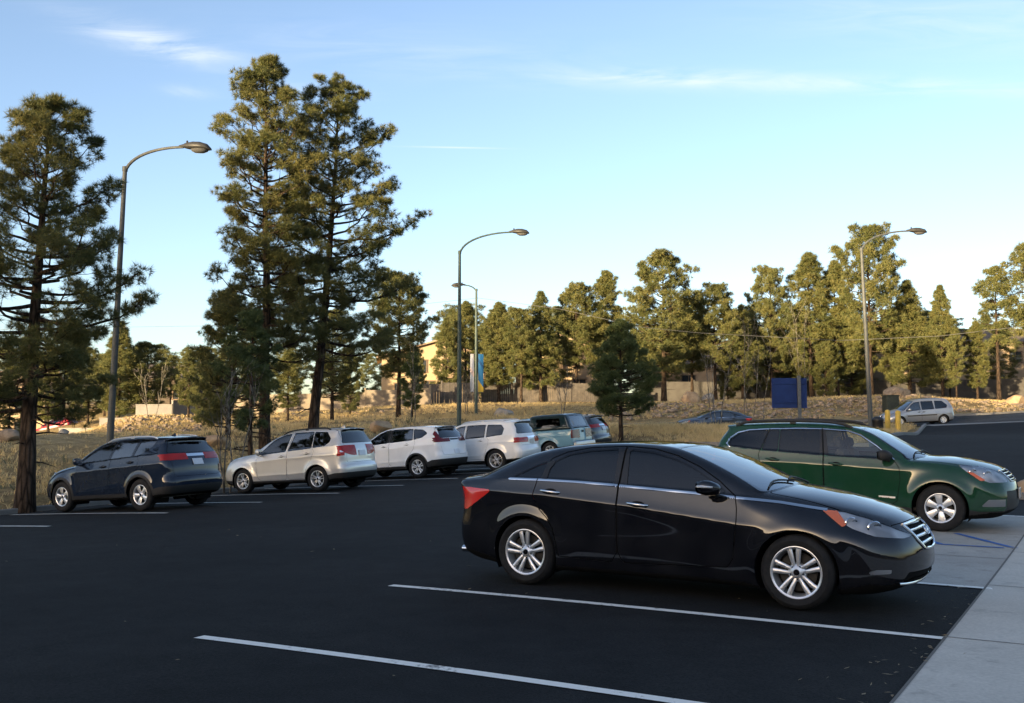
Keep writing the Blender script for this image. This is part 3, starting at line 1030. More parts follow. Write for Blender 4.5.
def sedan_extras(car, sh, ct, tg):
    mb = MB()
    for z, w in ((.715, .37), (.66, .33), (.60, .27)):
        surf_strip(sh, [(y, z - .012 * abs(y / w) ** 2 + .004) for y in np.linspace(-w, w, 15)], 'front', .013, .002, mb=mb, squash=.6)
    ring = [(-.40, .757), (-.2, .768), (0, .772), (.2, .768), (.40, .757), (.335, .62), (.24, .545), (0, .535), (-.24, .545), (-.335, .62), (-.40, .757)]
    rs = []
    for a, b in zip(ring[:-1], ring[1:]):
        for t in np.linspace(0, 1, 4)[:-1]: rs.append((a[0] + (b[0] - a[0]) * t, a[1] + (b[1] - a[1]) * t))
    rs.append(ring[-1])
    surf_strip(sh, rs, 'front', .015, .004, mb=mb)
    g = mb.build('grille_bars', [M['chrome']], car, angle=60)
    e = MB()
    k = 20; ev = [(.062 * math.cos(2 * PI * j / k), .69 + .034 * math.sin(2 * PI * j / k)) for j in range(k + 1)]
    surf_strip(sh, ev, 'front', .006, .02, mb=e)
    for pts in ([(-.03, .712), (-.016, .668)], [(.016, .712), (.03, .668)], [(-.022, .686), (.022, .694)]):
        surf_strip(sh, pts, 'front', .006, .022, mb=e)
    e.build('emblem', [M['chrome']], g)
    lip = MB()
    surf_strip(sh, [(y, .245 + .015 * (abs(y) / .6) ** 2) for y in np.linspace(-.62, .62, 19)], 'front', .013, .006, mb=lip)
    lip.build('bumper_strip', [M['chrome']], car, angle=60)
    b = MB(); surf_strip(sh, [(y, .93) for y in np.linspace(-.4, .4, 9)], 'rear', .012, .006, mb=b); b.build('trunk_trim', [M['chrome']], tg or car)
    for sd in (-1, 1):
        e2 = MB(); e2.tube([(-2.2, sd * .5, .27), (-2.42, sd * .5, .265)], .036, 12)
        e2.build('exhaust_tip', [M['chrome']], car)

WAGON = dict(
    paint='paint_green', hw=.91, wb=2.74, track=1.58, tyre_r=.352, rim_r=.224, arch_r=.402, zc=.64, tuck=.30, lean=.05,
    outline=[(-1.9, .27), (-2.25, .30), (-2.37, .40), (-2.41, .58), (-2.39, .78), (-2.36, .97), (-2.28, 1.15), (-2.14, 1.38), (-2.04, 1.53), (-2.07, 1.565), (-1.9, 1.59), (-1.4, 1.618), (-.8, 1.628), (-.35, 1.615), (-.02, 1.578),
             (.30, 1.50), (.70, 1.30), (1.06, 1.115), (1.09, 1.10, 1), (1.4, 1.09), (1.7, 1.055), (1.95, 1.0), (2.13, .935), (2.24, .85), (2.32, .74), (2.365, .60), (2.37, .46), (2.34, .34), (2.22, .26), (1.9, .24, 1), (-1.9, .27, 1)],
    belt=[(-2.5, 1.28), (-1.97, 1.23), (-1.34, 1.165), (-.58, 1.12), (-.3, 1.10), (.2, 1.08), (.75, 1.06), (1.2, 1.03), (1.65, .97), (2.1, .86), (2.4, .76)],
    tumble=.36, tcurve=.16, gh_taper=(-.9, .04), taper_f=(1.1, .09), taper_r=(-1.2, .06), bow_front=.36, bow_ws=.22, bow_rear=.18, bow_rw=.14,
    crown=.06, crown_hood=.09, round=.11, round_end=.08, round_hood=.13, flare=.045, flare_w=.11,
    creases=[([(-2.3, 1.0), (-1.2, .99), (.0, .95), (.9, .90)], .022, .09, -2.2, 1.1), ([(-1.0, .44), (.9, .42)], .02, .07, -1.0, 1.0)],
    windows=[('f', [(-.275, 1.115), (-.355, 1.50), (0, 1.472), (.19, 1.408), (.42, 1.265), (.66, 1.09), (.60, 1.075)], .012),
             ('r', [(-1.06, 1.165), (-1.06, 1.492), (-.44, 1.505), (-.41, 1.118)], .012),
             ('rq', [(-1.335, 1.185), (-1.255, 1.487), (-1.105, 1.492), (-1.105, 1.168)], .01),
             ('q', [(-1.88, 1.235), (-1.91, 1.275), (-1.89, 1.33), (-1.75, 1.43), (-1.6, 1.468), (-1.29, 1.487), (-1.38, 1.188)], .015)],
    win_door=[0, 1, 1, None], win_mats=['glass_side', 'glass_tint3', 'glass_tint3', 'glass_tint3'], win_trim=.018,
    side_patches=[('pillar', [(-.425, 1.11), (-.45, 1.51), (-.34, 1.51), (-.26, 1.11)], .004, 'black_satin', .001), ('over_sill_badge', [(.49, .485), (.49, .51), (.74, .50), (.74, .475)], .002, 'alloy', .006)],
    win_chrome=[([(-1.90, 1.215), (-1.955, 1.26), (-1.925, 1.345), (-1.79, 1.445), (-1.6, 1.49), (-1.23, 1.512), (-.8, 1.522), (-.39, 1.518), (0, 1.49), (.2, 1.425), (.45, 1.265), (.72, 1.062)], .016)],
    ws=(.20, 1.07, .07), rw=('z', 1.16, 1.50, .12), hood=(1.12, 2.16, .10), tailgate=([(-.62, .72), (.62, .72), (.66, 1.1), (.55, 1.55), (-.55, 1.55), (-.66, 1.1)], .03),
    doors=[([(.72, 1.05), (.80, .93), (.81, .76), (.76, .44), (.70, .38), (-.28, .36), (-.33, .45), (-.345, 1.1), (-.40, 1.53), (0, 1.50), (.2, 1.435), (.46, 1.27)], .01),
           ([(-1.37, 1.18), (-1.40, 1.10), (-1.36, .94), (-1.22, .80), (-1.10, .70), (-1.02, .55), (-.99, .38), (-.40, .36), (-.342, .45), (-.357, 1.1), (-.412, 1.53), (-.8, 1.535), (-1.25, 1.525)], .01)],
    handles=[(-.15, .975), (-1.16, 1.025)], mirror=(.60, 1.125, .12, .085), mirror_y=.99,
    end_patches=[('indicator1', 'side', [(1.74, .905), (1.83, .885), (1.99, .78), (1.93, .768)], .004, 'lens_amber', .004),
                 ('headlight', 'side', [(1.62, 1.0), (1.92, .975), (2.1, .912), (2.22, .83), (2.27, .745), (2.05, .745), (1.85, .82), (1.74, .90)], .012, 'lens_clear', .003),
                 ('grille', 'front', [(-.36, .90), (.36, .90), (.30, .75), (-.30, .75)], .02, 'void', -.012),
                 ('fog_light', 'side', [(1.93, .395), (2.03, .50), (2.24, .50), (2.24, .395)], .012, 'alloy_dark', .002),
                 ('lower_intake', 'front', [(-.58, .62), (.58, .62), (.62, .30), (-.62, .30)], .03, 'black_plastic', -.006),
                 ('taillight', 'side', [(-2.6, 1.16), (-2.2, 1.14), (-2.14, .98), (-2.6, .94)], .01, 'lens_red', .004)],
    clad=[(-2.6, .50), (-1.9, .42), (-1.0, .36), (1.0, .345), (1.65, .37), (1.9, .32), (2.6, .34)], arch_trim=.0,
    rails=(-1.85, .05, .60, .055, .024, 'black_plastic'), front_x=1.9, spokes=(6, 'wide'), seat_x=(.2, -.8), seat_z=.58, under_z=.33, h=.026, seam_w=.005, fin=None, mirror_paint='black_plastic')

def wagon_extras(car, sh, ct, tg):
    mb = MB()
    for z, w in ((.87, .33), (.825, .31), (.78, .29)):
        surf_strip(sh, [(y, z) for y in np.linspace(-w, w, 13)], 'front', .010 if z != .825 else .016, .003, mb=mb)
    ring = [(-.36, .905), (0, .912), (.36, .905), (.30, .748), (-.30, .748), (-.36, .905)]
    rs = []
    for a, b in zip(ring[:-1], ring[1:]):
        for t in np.linspace(0, 1, 6)[:-1]: rs.append((a[0] + (b[0] - a[0]) * t, a[1] + (b[1] - a[1]) * t))
    rs.append(ring[-1]); surf_strip(sh, rs, 'front', .012, .003, mb=mb)
    mb.build('grille_bars', [M['chrome']], car, angle=60)
    plate('front_plate', tuple(hit(sh, (3, 0, .56), (-1, 0, 0)) + np.array([.01, 0, 0])), 1, M, car, kind='plate_tan')

CROSSOVER = dict(
    paint='paint_blue', hw=.9225, wb=2.66, track=1.59, tyre_r=.362, rim_r=.228, arch_r=.405, zc=.66, tuck=.28, lean=.06,
    outline=[(-1.85, .30), (-2.18, .36), (-2.29, .50), (-2.31, .68), (-2.25, .80), (-2.23, 1.0), (-2.18, 1.14), (-2.07, 1.32), (-1.93, 1.545), (-2.03, 1.598), (-1.9, 1.63), (-1.5, 1.658), (-1.0, 1.672), (-.5, 1.665), (-.1, 1.628), (.22, 1.555),
             (.6, 1.39), (1.1, 1.14), (1.13, 1.12, 1), (1.5, 1.075), (1.85, 1.0), (2.07, .90), (2.19, .78), (2.25, .6), (2.24, .42), (2.13, .30), (1.85, .26, 1), (-1.85, .30, 1)],
    belt=[(-2.5, 1.30), (-1.7, 1.245), (-.37, 1.17), (.58, 1.11), (1.1, 1.06), (1.6, .99), (2.1, .84), (2.4, .74)],
    tumble=.34, tcurve=.16, gh_taper=(-.8, .06), taper_f=(1.05, .10), taper_r=(-1.25, .06), bow_front=.34, bow_ws=.22, bow_rear=.18, bow_rw=.15,
    crown=.06, crown_hood=.09, round=.11, round_end=.08, round_hood=.14, flare=.03, flare_w=.10,
    creases=[([(-2.3, 1.06), (-1.2, 1.02), (.0, .96), (.9, .92)], .03, .09, -2.2, 1.1), ([(-1.0, .55), (0, .50), (.9, .44)], .02, .07, -1.0, 1.0)],
    windows=[('f', [(-.22, 1.17), (-.375, 1.572), (-.05, 1.535), (.25, 1.42), (.72, 1.125)], .012),
             ('r', [(-.30, 1.185), (-.45, 1.578), (-1.12, 1.595), (-1.0, 1.225)], .012),
             ('q', [(-1.08, 1.235), (-1.21, 1.59), (-1.66, 1.55), (-1.60, 1.43), (-1.40, 1.30), (-1.22, 1.25)], .015)],
    win_door=[0, 1, 1], win_mats=['glass_side', 'glass_mid', 'glass_mid'], win_trim=.02,
    ws=(.27, 1.11, .07), rw=('z', 1.275, 1.56, .10), hood=(1.15, 2.12, .10), tailgate=([(-.66, .74), (.66, .74), (.70, 1.1), (.60, 1.60), (-.60, 1.60), (-.70, 1.1)], .03),
    doors=[([(.70, 1.10), (.78, .95), (.78, .76), (.72, .48), (.64, .40), (-.27, .40), (-.33, .48), (-.34, 1.1), (-.42, 1.60), (0, 1.55), (.28, 1.44)], .01),
           ([(-1.22, 1.24), (-1.30, 1.12), (-1.24, .95), (-1.12, .82), (-1.0, .62), (-.95, .42), (-.42, .40), (-.342, .48), (-.352, 1.1), (-.432, 1.605), (-.9, 1.62), (-1.25, 1.615)], .01)],
    handles=[(-.13, 1.03), (-1.02, 1.10)], mirror=(.62, 1.165, .12, .09), mirror_y=1.0,
    end_patches=[('headlight', 'side', [(1.62, 1.0), (1.95, .96), (2.12, .86), (2.3, .75), (2.15, .74), (1.85, .86)], .012, 'lens_clear', .003),
                 ('taillight', 'side', [(-1.86, 1.225), (-2.05, 1.25), (-2.5, 1.25), (-2.5, 1.13), (-2.10, 1.10), (-1.95, 1.16)], .01, 'lens_red', .006),
                 ('taillight', 'rear2', [(.50, 1.245), (1.0, 1.245), (1.0, 1.10), (.76, 1.11), (.50, 1.16)], .01, 'lens_red', .006),
                 ('garnish', 'rear', [(-.49, 1.235), (.49, 1.235), (.49, 1.175), (-.49, 1.175)], .008, 'chrome', .006),
                 ('grille', 'front', [(-.5, .72), (.5, .72), (.55, .42), (-.55, .42)], .03, 'black_plastic', -.01)],
    clad=[(-2.6, .56), (-1.9, .52), (-1.6, .44), (-.9, .40), (.8, .37), (1.7, .36), (2.6, .38)], arch_trim=.06,
    rails=(-1.65, .0, .62, .04, .020, 'alloy'), front_x=1.9, spokes=(5, 'wide'), seat_x=(.2, -.75), seat_z=.66, under_z=.36, h=.03, plate_z=1.05, fin=-1.45)

FORESTER = dict(
    paint='paint_silver', hw=.8975, wb=2.64, track=1.56, tyre_r=.345, rim_r=.228, arch_r=.395, zc=.66, tuck=.28, lean=.05,
    outline=[(-1.85, .28), (-2.18, .33), (-2.27, .46), (-2.285, .66), (-2.24, .76), (-2.23, .95), (-2.20, 1.13), (-2.09, 1.38), (-1.97, 1.63), (-2.05, 1.675), (-1.8, 1.71), (-1.3, 1.728), (-.7, 1.72), (-.3, 1.69), (.05, 1.615),
             (.42, 1.475), (.80, 1.29), (1.08, 1.145), (1.11, 1.13, 1), (1.5, 1.09), (1.85, 1.025), (2.08, .94), (2.2, .82), (2.285, .62), (2.28, .42), (2.17, .28), (1.85, .24, 1), (-1.85, .28, 1)],
    belt=[(-2.5, 1.27), (-1.72, 1.225), (-1.1, 1.19), (-.3, 1.135), (.82, 1.05), (1.2, 1.03), (1.6, .98), (2.1, .85), (2.4, .74)],
    tumble=.31, tcurve=.14, gh_taper=(-.9, .05), taper_f=(1.05, .09), taper_r=(-1.25, .05), bow_front=.34, bow_ws=.22, bow_rear=.16, bow_rw=.14,
    crown=.06, crown_hood=.09, round=.11, round_end=.08, round_hood=.13, flare=.035, flare_w=.10,
    creases=[([(-2.3, 1.0), (-1.2, .98), (.0, .93), (.9, .88)], .026, .09, -2.2, 1.1), ([(-1.0, .52), (.9, .46)], .02, .07, -1.0, 1.0)],
    windows=[('f', [(-.20, 1.14), (-.33, 1.598), (-.05, 1.555), (.24, 1.45), (.64, 1.14), (.70, 1.085)], .012),
             ('r', [(-.33, 1.15), (-.47, 1.61), (-1.11, 1.62), (-1.11, 1.205)], .012),
             ('q', [(-1.18, 1.212), (-1.18, 1.618), (-1.57, 1.592), (-1.70, 1.42), (-1.69, 1.34), (-1.56, 1.245)], .018)],
    win_door=[0, 1, None], win_mats=['glass_side', 'glass_mid', 'glass_mid'], win_trim=.02,
    ws=(.16, 1.09, .07), rw=('z', 1.30, 1.64, .10), hood=(1.13, 2.14, .10), tailgate=([(-.64, .76), (.64, .76), (.66, 1.1), (.60, 1.66), (-.60, 1.66), (-.66, 1.1)], .03),
    doors=[([(.72, 1.06), (.82, .93), (.81, .76), (.76, .42), (.68, .35), (-.22, .35), (-.28, .45), (-.285, 1.1), (-.39, 1.625), (0, 1.575), (.3, 1.45)], .01),
           ([(-1.14, 1.60), (-1.145, 1.22), (-1.22, 1.10), (-1.16, .93), (-1.08, .80), (-.97, .62), (-.92, .36), (-.36, .35), (-.292, .45), (-.297, 1.1), (-.402, 1.628), (-.8, 1.642)], .01)],
    handles=[(-.10, 1.0), (-.98, 1.05)], mirror=(.62, 1.14, .12, .10), mirror_y=.98,
    end_patches=[('headlight', 'side', [(1.60, 1.02), (1.95, .98), (2.12, .89), (2.3, .74), (2.1, .74), (1.80, .90)], .012, 'lens_clear', .003),
                 ('taillight', 'side', [(-1.98, 1.20), (-2.1, 1.225), (-2.5, 1.22), (-2.5, .94), (-2.21, .94), (-2.12, 1.06)], .01, 'lens_red', .006),
                 ('reverse_lamp', 'rear2', [(.70, 1.09), (.82, 1.09), (.82, 1.04), (.70, 1.04)], .006, 'lens_white', .008),
                 ('taillight', 'rear2', [(.68, 1.215), (1.0, 1.215), (1.0, .94), (.72, .95), (.70, 1.06)], .01, 'lens_red', .006),
                 ('grille', 'front', [(-.42, .92), (.42, .92), (.36, .72), (-.36, .72)], .03, 'void', -.01)],
    clad=[(-2.6, .50), (-1.9, .48), (-1.6, .42), (-.9, .34), (.8, .33), (1.7, .36), (2.6, .38)], arch_trim=.0,
    rails=(-1.65, .0, .60, .05, .020, 'black_plastic'), front_x=1.9, spokes=(5, 'fork'), seat_x=(.2, -.75), seat_z=.64, under_z=.34, h=.03, plate_z=1.0, fin=-1.6)

CRV = dict(
    paint='paint_white', hw=.9275, wb=2.66, track=1.60, tyre_r=.358, rim_r=.236, arch_r=.402, zc=.68, tuck=.28, lean=.05,
    outline=[(-1.85, .30), (-2.18, .36), (-2.29, .50), (-2.315, .72), (-2.27, .86), (-2.25, 1.05), (-2.21, 1.2), (-2.08, 1.40), (-1.93, 1.575), (-2.02, 1.62), (-1.75, 1.658), (-1.2, 1.685), (-.6, 1.69), (-.15, 1.662), (.22, 1.59), (.6, 1.42), (1.10, 1.17),
             (1.13, 1.155, 1), (1.5, 1.11), (1.88, 1.03), (2.1, .92), (2.22, .78), (2.26, .6), (2.25, .42), (2.13, .30), (1.85, .26, 1), (-1.85, .30, 1)],
    belt=[(-2.5, 1.32), (-1.7, 1.27), (-1.0, 1.22), (-.2, 1.175), (.8, 1.13), (1.2, 1.08), (1.6, 1.01), (2.1, .86), (2.4, .74)],
    tumble=.34, tcurve=.16, gh_taper=(-.8, .06), taper_f=(1.05, .10), taper_r=(-1.25, .06), bow_front=.34, bow_ws=.22, bow_rear=.18, bow_rw=.15,
    crown=.06, crown_hood=.09, round=.11, round_end=.08, round_hood=.14, flare=.04, flare_w=.10,
    creases=[([(-2.3, 1.06), (-1.2, 1.04), (.0, .98), (.9, .94)], .026, .09, -2.2, 1.1), ([(-1.0, .58), (.9, .50)], .02, .07, -1.0, 1.0)],
    windows=[('f', [(-.11, 1.19), (-.15, 1.578), (-.02, 1.565), (.3, 1.455), (.78, 1.15)], .012),
             ('r', [(-.27, 1.20), (-.30, 1.583), (-1.1, 1.575), (-1.16, 1.25)], .012),
             ('q', [(-1.22, 1.258), (-1.16, 1.57), (-1.5, 1.535), (-1.68, 1.42), (-1.52, 1.315)], .015)],
    win_door=[0, 1, None], win_mats=['glass_side', 'glass_mid', 'glass_dark'], win_trim=.02,
    side_patches=[('pillar', [(-.28, 1.19), (-.31, 1.59), (-.14, 1.59), (-.09, 1.18)], .004, 'black_satin', .001)],
    ws=(.27, 1.11, .07), rw=('z', 1.27, 1.58, .17), hood=(1.15, 2.12, .10), tailgate=([(-.66, .70), (.66, .70), (.72, 1.1), (.58, 1.62), (-.58, 1.62), (-.72, 1.1)], .03),
    doors=[([(.74, 1.12), (.82, .97), (.81, .78), (.76, .48), (.68, .40), (-.16, .40), (-.20, .48), (-.205, 1.1), (-.22, 1.60), (0, 1.585), (.32, 1.47)], .01),
           ([(-1.20, 1.30), (-1.28, 1.15), (-1.22, .95), (-1.10, .82), (-1.0, .62), (-.95, .42), (-.3, .40), (-.212, .48), (-.217, 1.1), (-.232, 1.602), (-.8, 1.61), (-1.12, 1.59)], .01)],
    handles=[(0, 1.06), (-.95, 1.10)], mirror=(.66, 1.175, .12, .085), mirror_y=1.0,
    end_patches=[('headlight', 'side', [(1.60, 1.03), (1.95, .97), (2.12, .88), (2.3, .80), (2.1, .79), (1.80, .92)], .012, 'lens_clear', .003),
                 ('taillight', 'side', [(-1.93, 1.18), (-2.10, 1.235), (-2.5, 1.25), (-2.5, 1.11), (-2.08, 1.13)], .008, 'lens_red_dark', .006),
                 ('taillight', 'rear2', [(.73, 1.55), (.64, 1.545), (.64, 1.25), (.36, 1.22), (.36, 1.12), (1.0, 1.12), (1.0, 1.23), (.80, 1.28)], .01, 'lens_red_dark', .006),
                 ('garnish', 'rear', [(-.24, 1.225), (.24, 1.225), (.24, 1.17), (-.24, 1.17)], .008, 'black_gloss', .006),
                 ('grille', 'front', [(-.5, .86), (.5, .86), (.55, .60), (-.55, .60)], .03, 'void', -.01)],
    clad=[(-2.6, .60), (-1.9, .56), (-1.6, .44), (-.9, .40), (.8, .38), (1.7, .38), (2.6, .40)], arch_trim=.055,
    rails=(-1.6, .0, .62, .0, .014, 'paint_white'), front_x=1.9, spokes=(5, 'twin'), seat_x=(.2, -.75), seat_z=.66, under_z=.37, h=.034, plate_z=.80)

HIGHLANDER = dict(
    paint='paint_pearl', hw=.955, wb=2.79, track=1.64, tyre_r=.37, rim_r=.245, arch_r=.415, zc=.68, tuck=.28, lean=.05,
    outline=[(-1.95, .32), (-2.28, .38), (-2.41, .52), (-2.43, .70), (-2.37, .84), (-2.35, 1.05), (-2.29, 1.2), (-2.18, 1.42), (-2.08, 1.60), (-2.17, 1.655), (-1.95, 1.69), (-1.4, 1.725), (-.7, 1.735), (-.2, 1.71), (.15, 1.64), (.5, 1.50), (1.08, 1.20),
             (1.11, 1.18, 1), (1.5, 1.14), (1.9, 1.07), (2.15, .96), (2.28, .82), (2.36, .62), (2.35, .42), (2.23, .31), (1.95, .28, 1), (-1.95, .32, 1)],
    belt=[(-2.5, 1.25), (-1.7, 1.20), (-.2, 1.14), (.8, 1.10), (1.2, 1.07), (1.6, 1.01), (2.1, .88), (2.4, .76)],
    tumble=.30, tcurve=.14, gh_taper=(-1.0, .05), taper_f=(1.1, .09), taper_r=(-1.35, .05), bow_front=.32, bow_ws=.22, bow_rear=.16, bow_rw=.14,
    crown=.06, crown_hood=.09, round=.11, round_end=.08, round_hood=.13, flare=.03, flare_w=.10,
    creases=[([(-2.3, 1.0), (.9, .92)], .02, .09, -2.2, 1.1), ([(-1.0, .56), (.9, .5)], .02, .07, -1.0, 1.0)],
    windows=[('f', [(-.15, 1.15), (-.20, 1.575), (0, 1.55), (.31, 1.44), (.76, 1.14)], .012), ('r', [(-.28, 1.16), (-.30, 1.578), (-1.0, 1.575), (-.98, 1.185)], .012),
             ('q', [(-1.08, 1.19), (-1.10, 1.572), (-1.60, 1.545), (-1.70, 1.42), (-1.66, 1.24)], .02)],
    win_door=[0, 1, None], win_mats=['glass_mid', 'glass_dark', 'glass_dark'], win_trim=.02,
    ws=(.2, 1.09, .07), rw=('z', 1.25, 1.60, .10), hood=(1.13, 2.18, .10), tailgate=([(-.68, .84), (.68, .84), (.70, 1.1), (.60, 1.63), (-.60, 1.63), (-.70, 1.1)], .03),
    doors=[([(.74, 1.10), (.84, .95), (.83, .78), (.78, .48), (.70, .42), (-.20, .42), (-.235, .5), (-.24, 1.1), (-.26, 1.60), (0, 1.575), (.34, 1.45)], .01),
           ([(-1.05, 1.20), (-1.16, 1.08), (-1.14, .92), (-1.08, .80), (-1.02, .6), (-.98, .43), (-.3, .42), (-.247, .5), (-.252, 1.1), (-.272, 1.602), (-.7, 1.605), (-1.04, 1.59)], .01)],
    handles=[(-.04, 1.03), (-.86, 1.06)], mirror=(.66, 1.17, .13, .10), mirror_y=1.03,
    end_patches=[('headlight', 'side', [(1.60, 1.05), (1.95, 1.0), (2.12, .92), (2.4, .80), (2.1, .80), (1.80, .94)], .012, 'lens_clear', .003),
                 ('taillight', 'side', [(-2.14, 1.09), (-2.6, 1.11), (-2.6, .93), (-2.30, .93)], .01, 'lens_red', .006),
                 ('taillight', 'rear2', [(.74, 1.105), (1.1, 1.105), (1.1, .93), (.71, .935)], .01, 'lens_red', .006),
                 ('garnish', 'rear', [(-.3, 1.13), (.3, 1.13), (.3, 1.07), (-.3, 1.07)], .008, 'chrome', .005),
                 ('grille', 'front', [(-.5, .86), (.5, .86), (.45, .66), (-.45, .66)], .03, 'void', -.01)],
    clad=[(-2.6, .42), (-1.9, .40), (-1.0, .38), (1.0, .38), (2.6, .38)], arch_trim=.0,
    rails=(-1.7, .0, .64, .045, .02, 'alloy'), front_x=1.9, spokes=(5, 'fork'), seat_x=(.2, -.8), seat_z=.68, under_z=.37, h=.036, plate_z=.95, plate_mat='plate_tan')

PICKUP = dict(
    paint='paint_pickup', hw=.93, wb=3.1, track=1.6, tyre_r=.36, rim_r=.21, arch_r=.42, zc=.75, tuck=.22, lean=.03,
    outline=[(-2.45, .50, 1), (-2.62, .52), (-2.64, .62), (-2.63, 1.20, 1), (-.72, 1.21, 1), (-.66, 1.66), (-.5, 1.72), (-.1, 1.73), (.2, 1.69), (.9, 1.20, 1), (1.3, 1.17), (2.2, 1.08), (2.42, 1.0), (2.46, .8), (2.45, .5), (2.3, .38), (1.9, .36, 1), (-2.0, .42, 1), (-2.45, .50, 1)],
    belt=[(-2.7, 1.19), (-.5, 1.17), (.8, 1.13), (1.2, 1.10), (2.5, .95)],
    tumble=.26, tcurve=.12, taper_f=(1.3, .05), taper_r=(-2.2, .05), bow_front=.16, bow_ws=.14, bow_rear=.02, bow_rw=.05,
    crown=.045, round=.07, round_end=.03, flare=.03, flare_w=.08, creases=[([(-2.6, .95), (2.3, .90)], .012, .06, -2.6, 2.3)],
    windows=[('f', [(-.50, 1.19), (-.50, 1.60), (.05, 1.60), (.60, 1.20)], .02)], win_door=[0], win_mats=['glass_mid'], win_trim=.015,
    ws=(.25, .86, .07), rw=('x', -.80, -.79, .5), hood=(.95, 2.36, .08), tailgate=([(-.72, .66), (.72, .66), (.72, 1.185), (-.72, 1.185)], .02),
    doors=[([(.70, 1.14), (.80, 1.0), (.80, .5), (-.55, .5), (-.58, 1.1), (-.58, 1.63), (.1, 1.63)], .02)], handles=[(-.42, 1.02)], mirror=(.52, 1.22, .13, .10), mirror_y=1.02,
    end_patches=[('headlight', 'side', [(2.2, 1.0), (2.6, .98), (2.6, .80), (2.25, .82)], .012, 'lens_clear', .003),
                 ('taillight', 'side', [(-2.7, 1.14), (-2.585, 1.14), (-2.585, .80), (-2.7, .80)], .01, 'lens_red_dark', .008), ('taillight', 'rear2', [(.82, 1.14), (1.1, 1.14), (1.1, .80), (.82, .80)], .01, 'lens_red_dark', .008),
                 ('grille', 'front', [(-.5, .98), (.5, .98), (.5, .76), (-.5, .76)], .02, 'void', -.01)],
    clad=[(-2.7, .5), (2.6, .45)], front_x=2.0, spokes=(6, 'plain'), seat_x=(.15,), seat_z=.72, under_z=.47, h=.04)

def pickup_extras(car, sh, ct, tg):
    """the camper top over the bed: a rounded shell with side and back windows"""
    sp = dict(hw=.905, wb=9, tyre_r=.1, arch_r=.05, outline=[(-2.60, 1.205, 1), (-2.57, 1.25), (-2.36, 1.74), (-2.26, 1.80), (-1.5, 1.83), (-.85, 1.82), (-.70, 1.78), (-.68, 1.205, 1), (-2.60, 1.205, 1)],
              belt=[(-9, 1.22), (9, 1.22)], tumble=.17, tcurve=.06, taper_f=(9, 0), taper_r=(-9, 0), bow_front=0, bow_ws=0, bow_rear=0, bow_rw=.03, crown=.05, round=.09, round_end=0, flare=0, lean=0, tuck=0, shoulder=0)
    s2 = Shape(sp); c2 = Cutter(s2, .04)
    for sd in (-1, 1):
        c2.region(f'g{sd}', rpoly([(-2.12, 1.33), (-2.05, 1.64), (-1.0, 1.66), (-1.0, 1.33)], .03), side_sel(sd))
    c2.region('b', rpoly([(-.70, 1.27), (.70, 1.27), (.60, 1.70), (-.60, 1.70)], .03, 1, 2), rear_sel(-2.0, .2))
    top = c2.obj('body', 'camper_top', M['paint_teal'], car)
    for sd in (-1, 1): c2.obj(f'g{sd}', 'window', M['glass_dark'], top, -.01)
    c2.obj('b', 'back_window', M['glass_mid'], top, -.01)
    bm = MB(); bm.box((-2.70, 0, .56), (.14, 1.75, .17), bev=.03); bm.build('rear_bumper', [M['alloy']], car)
    mb = MB(); mb.box((-2.655, 0, 1.05), (.03, .16, .08), bev=.01); mb.build('tailgate_handle', [M['black_plastic']], tg or car)

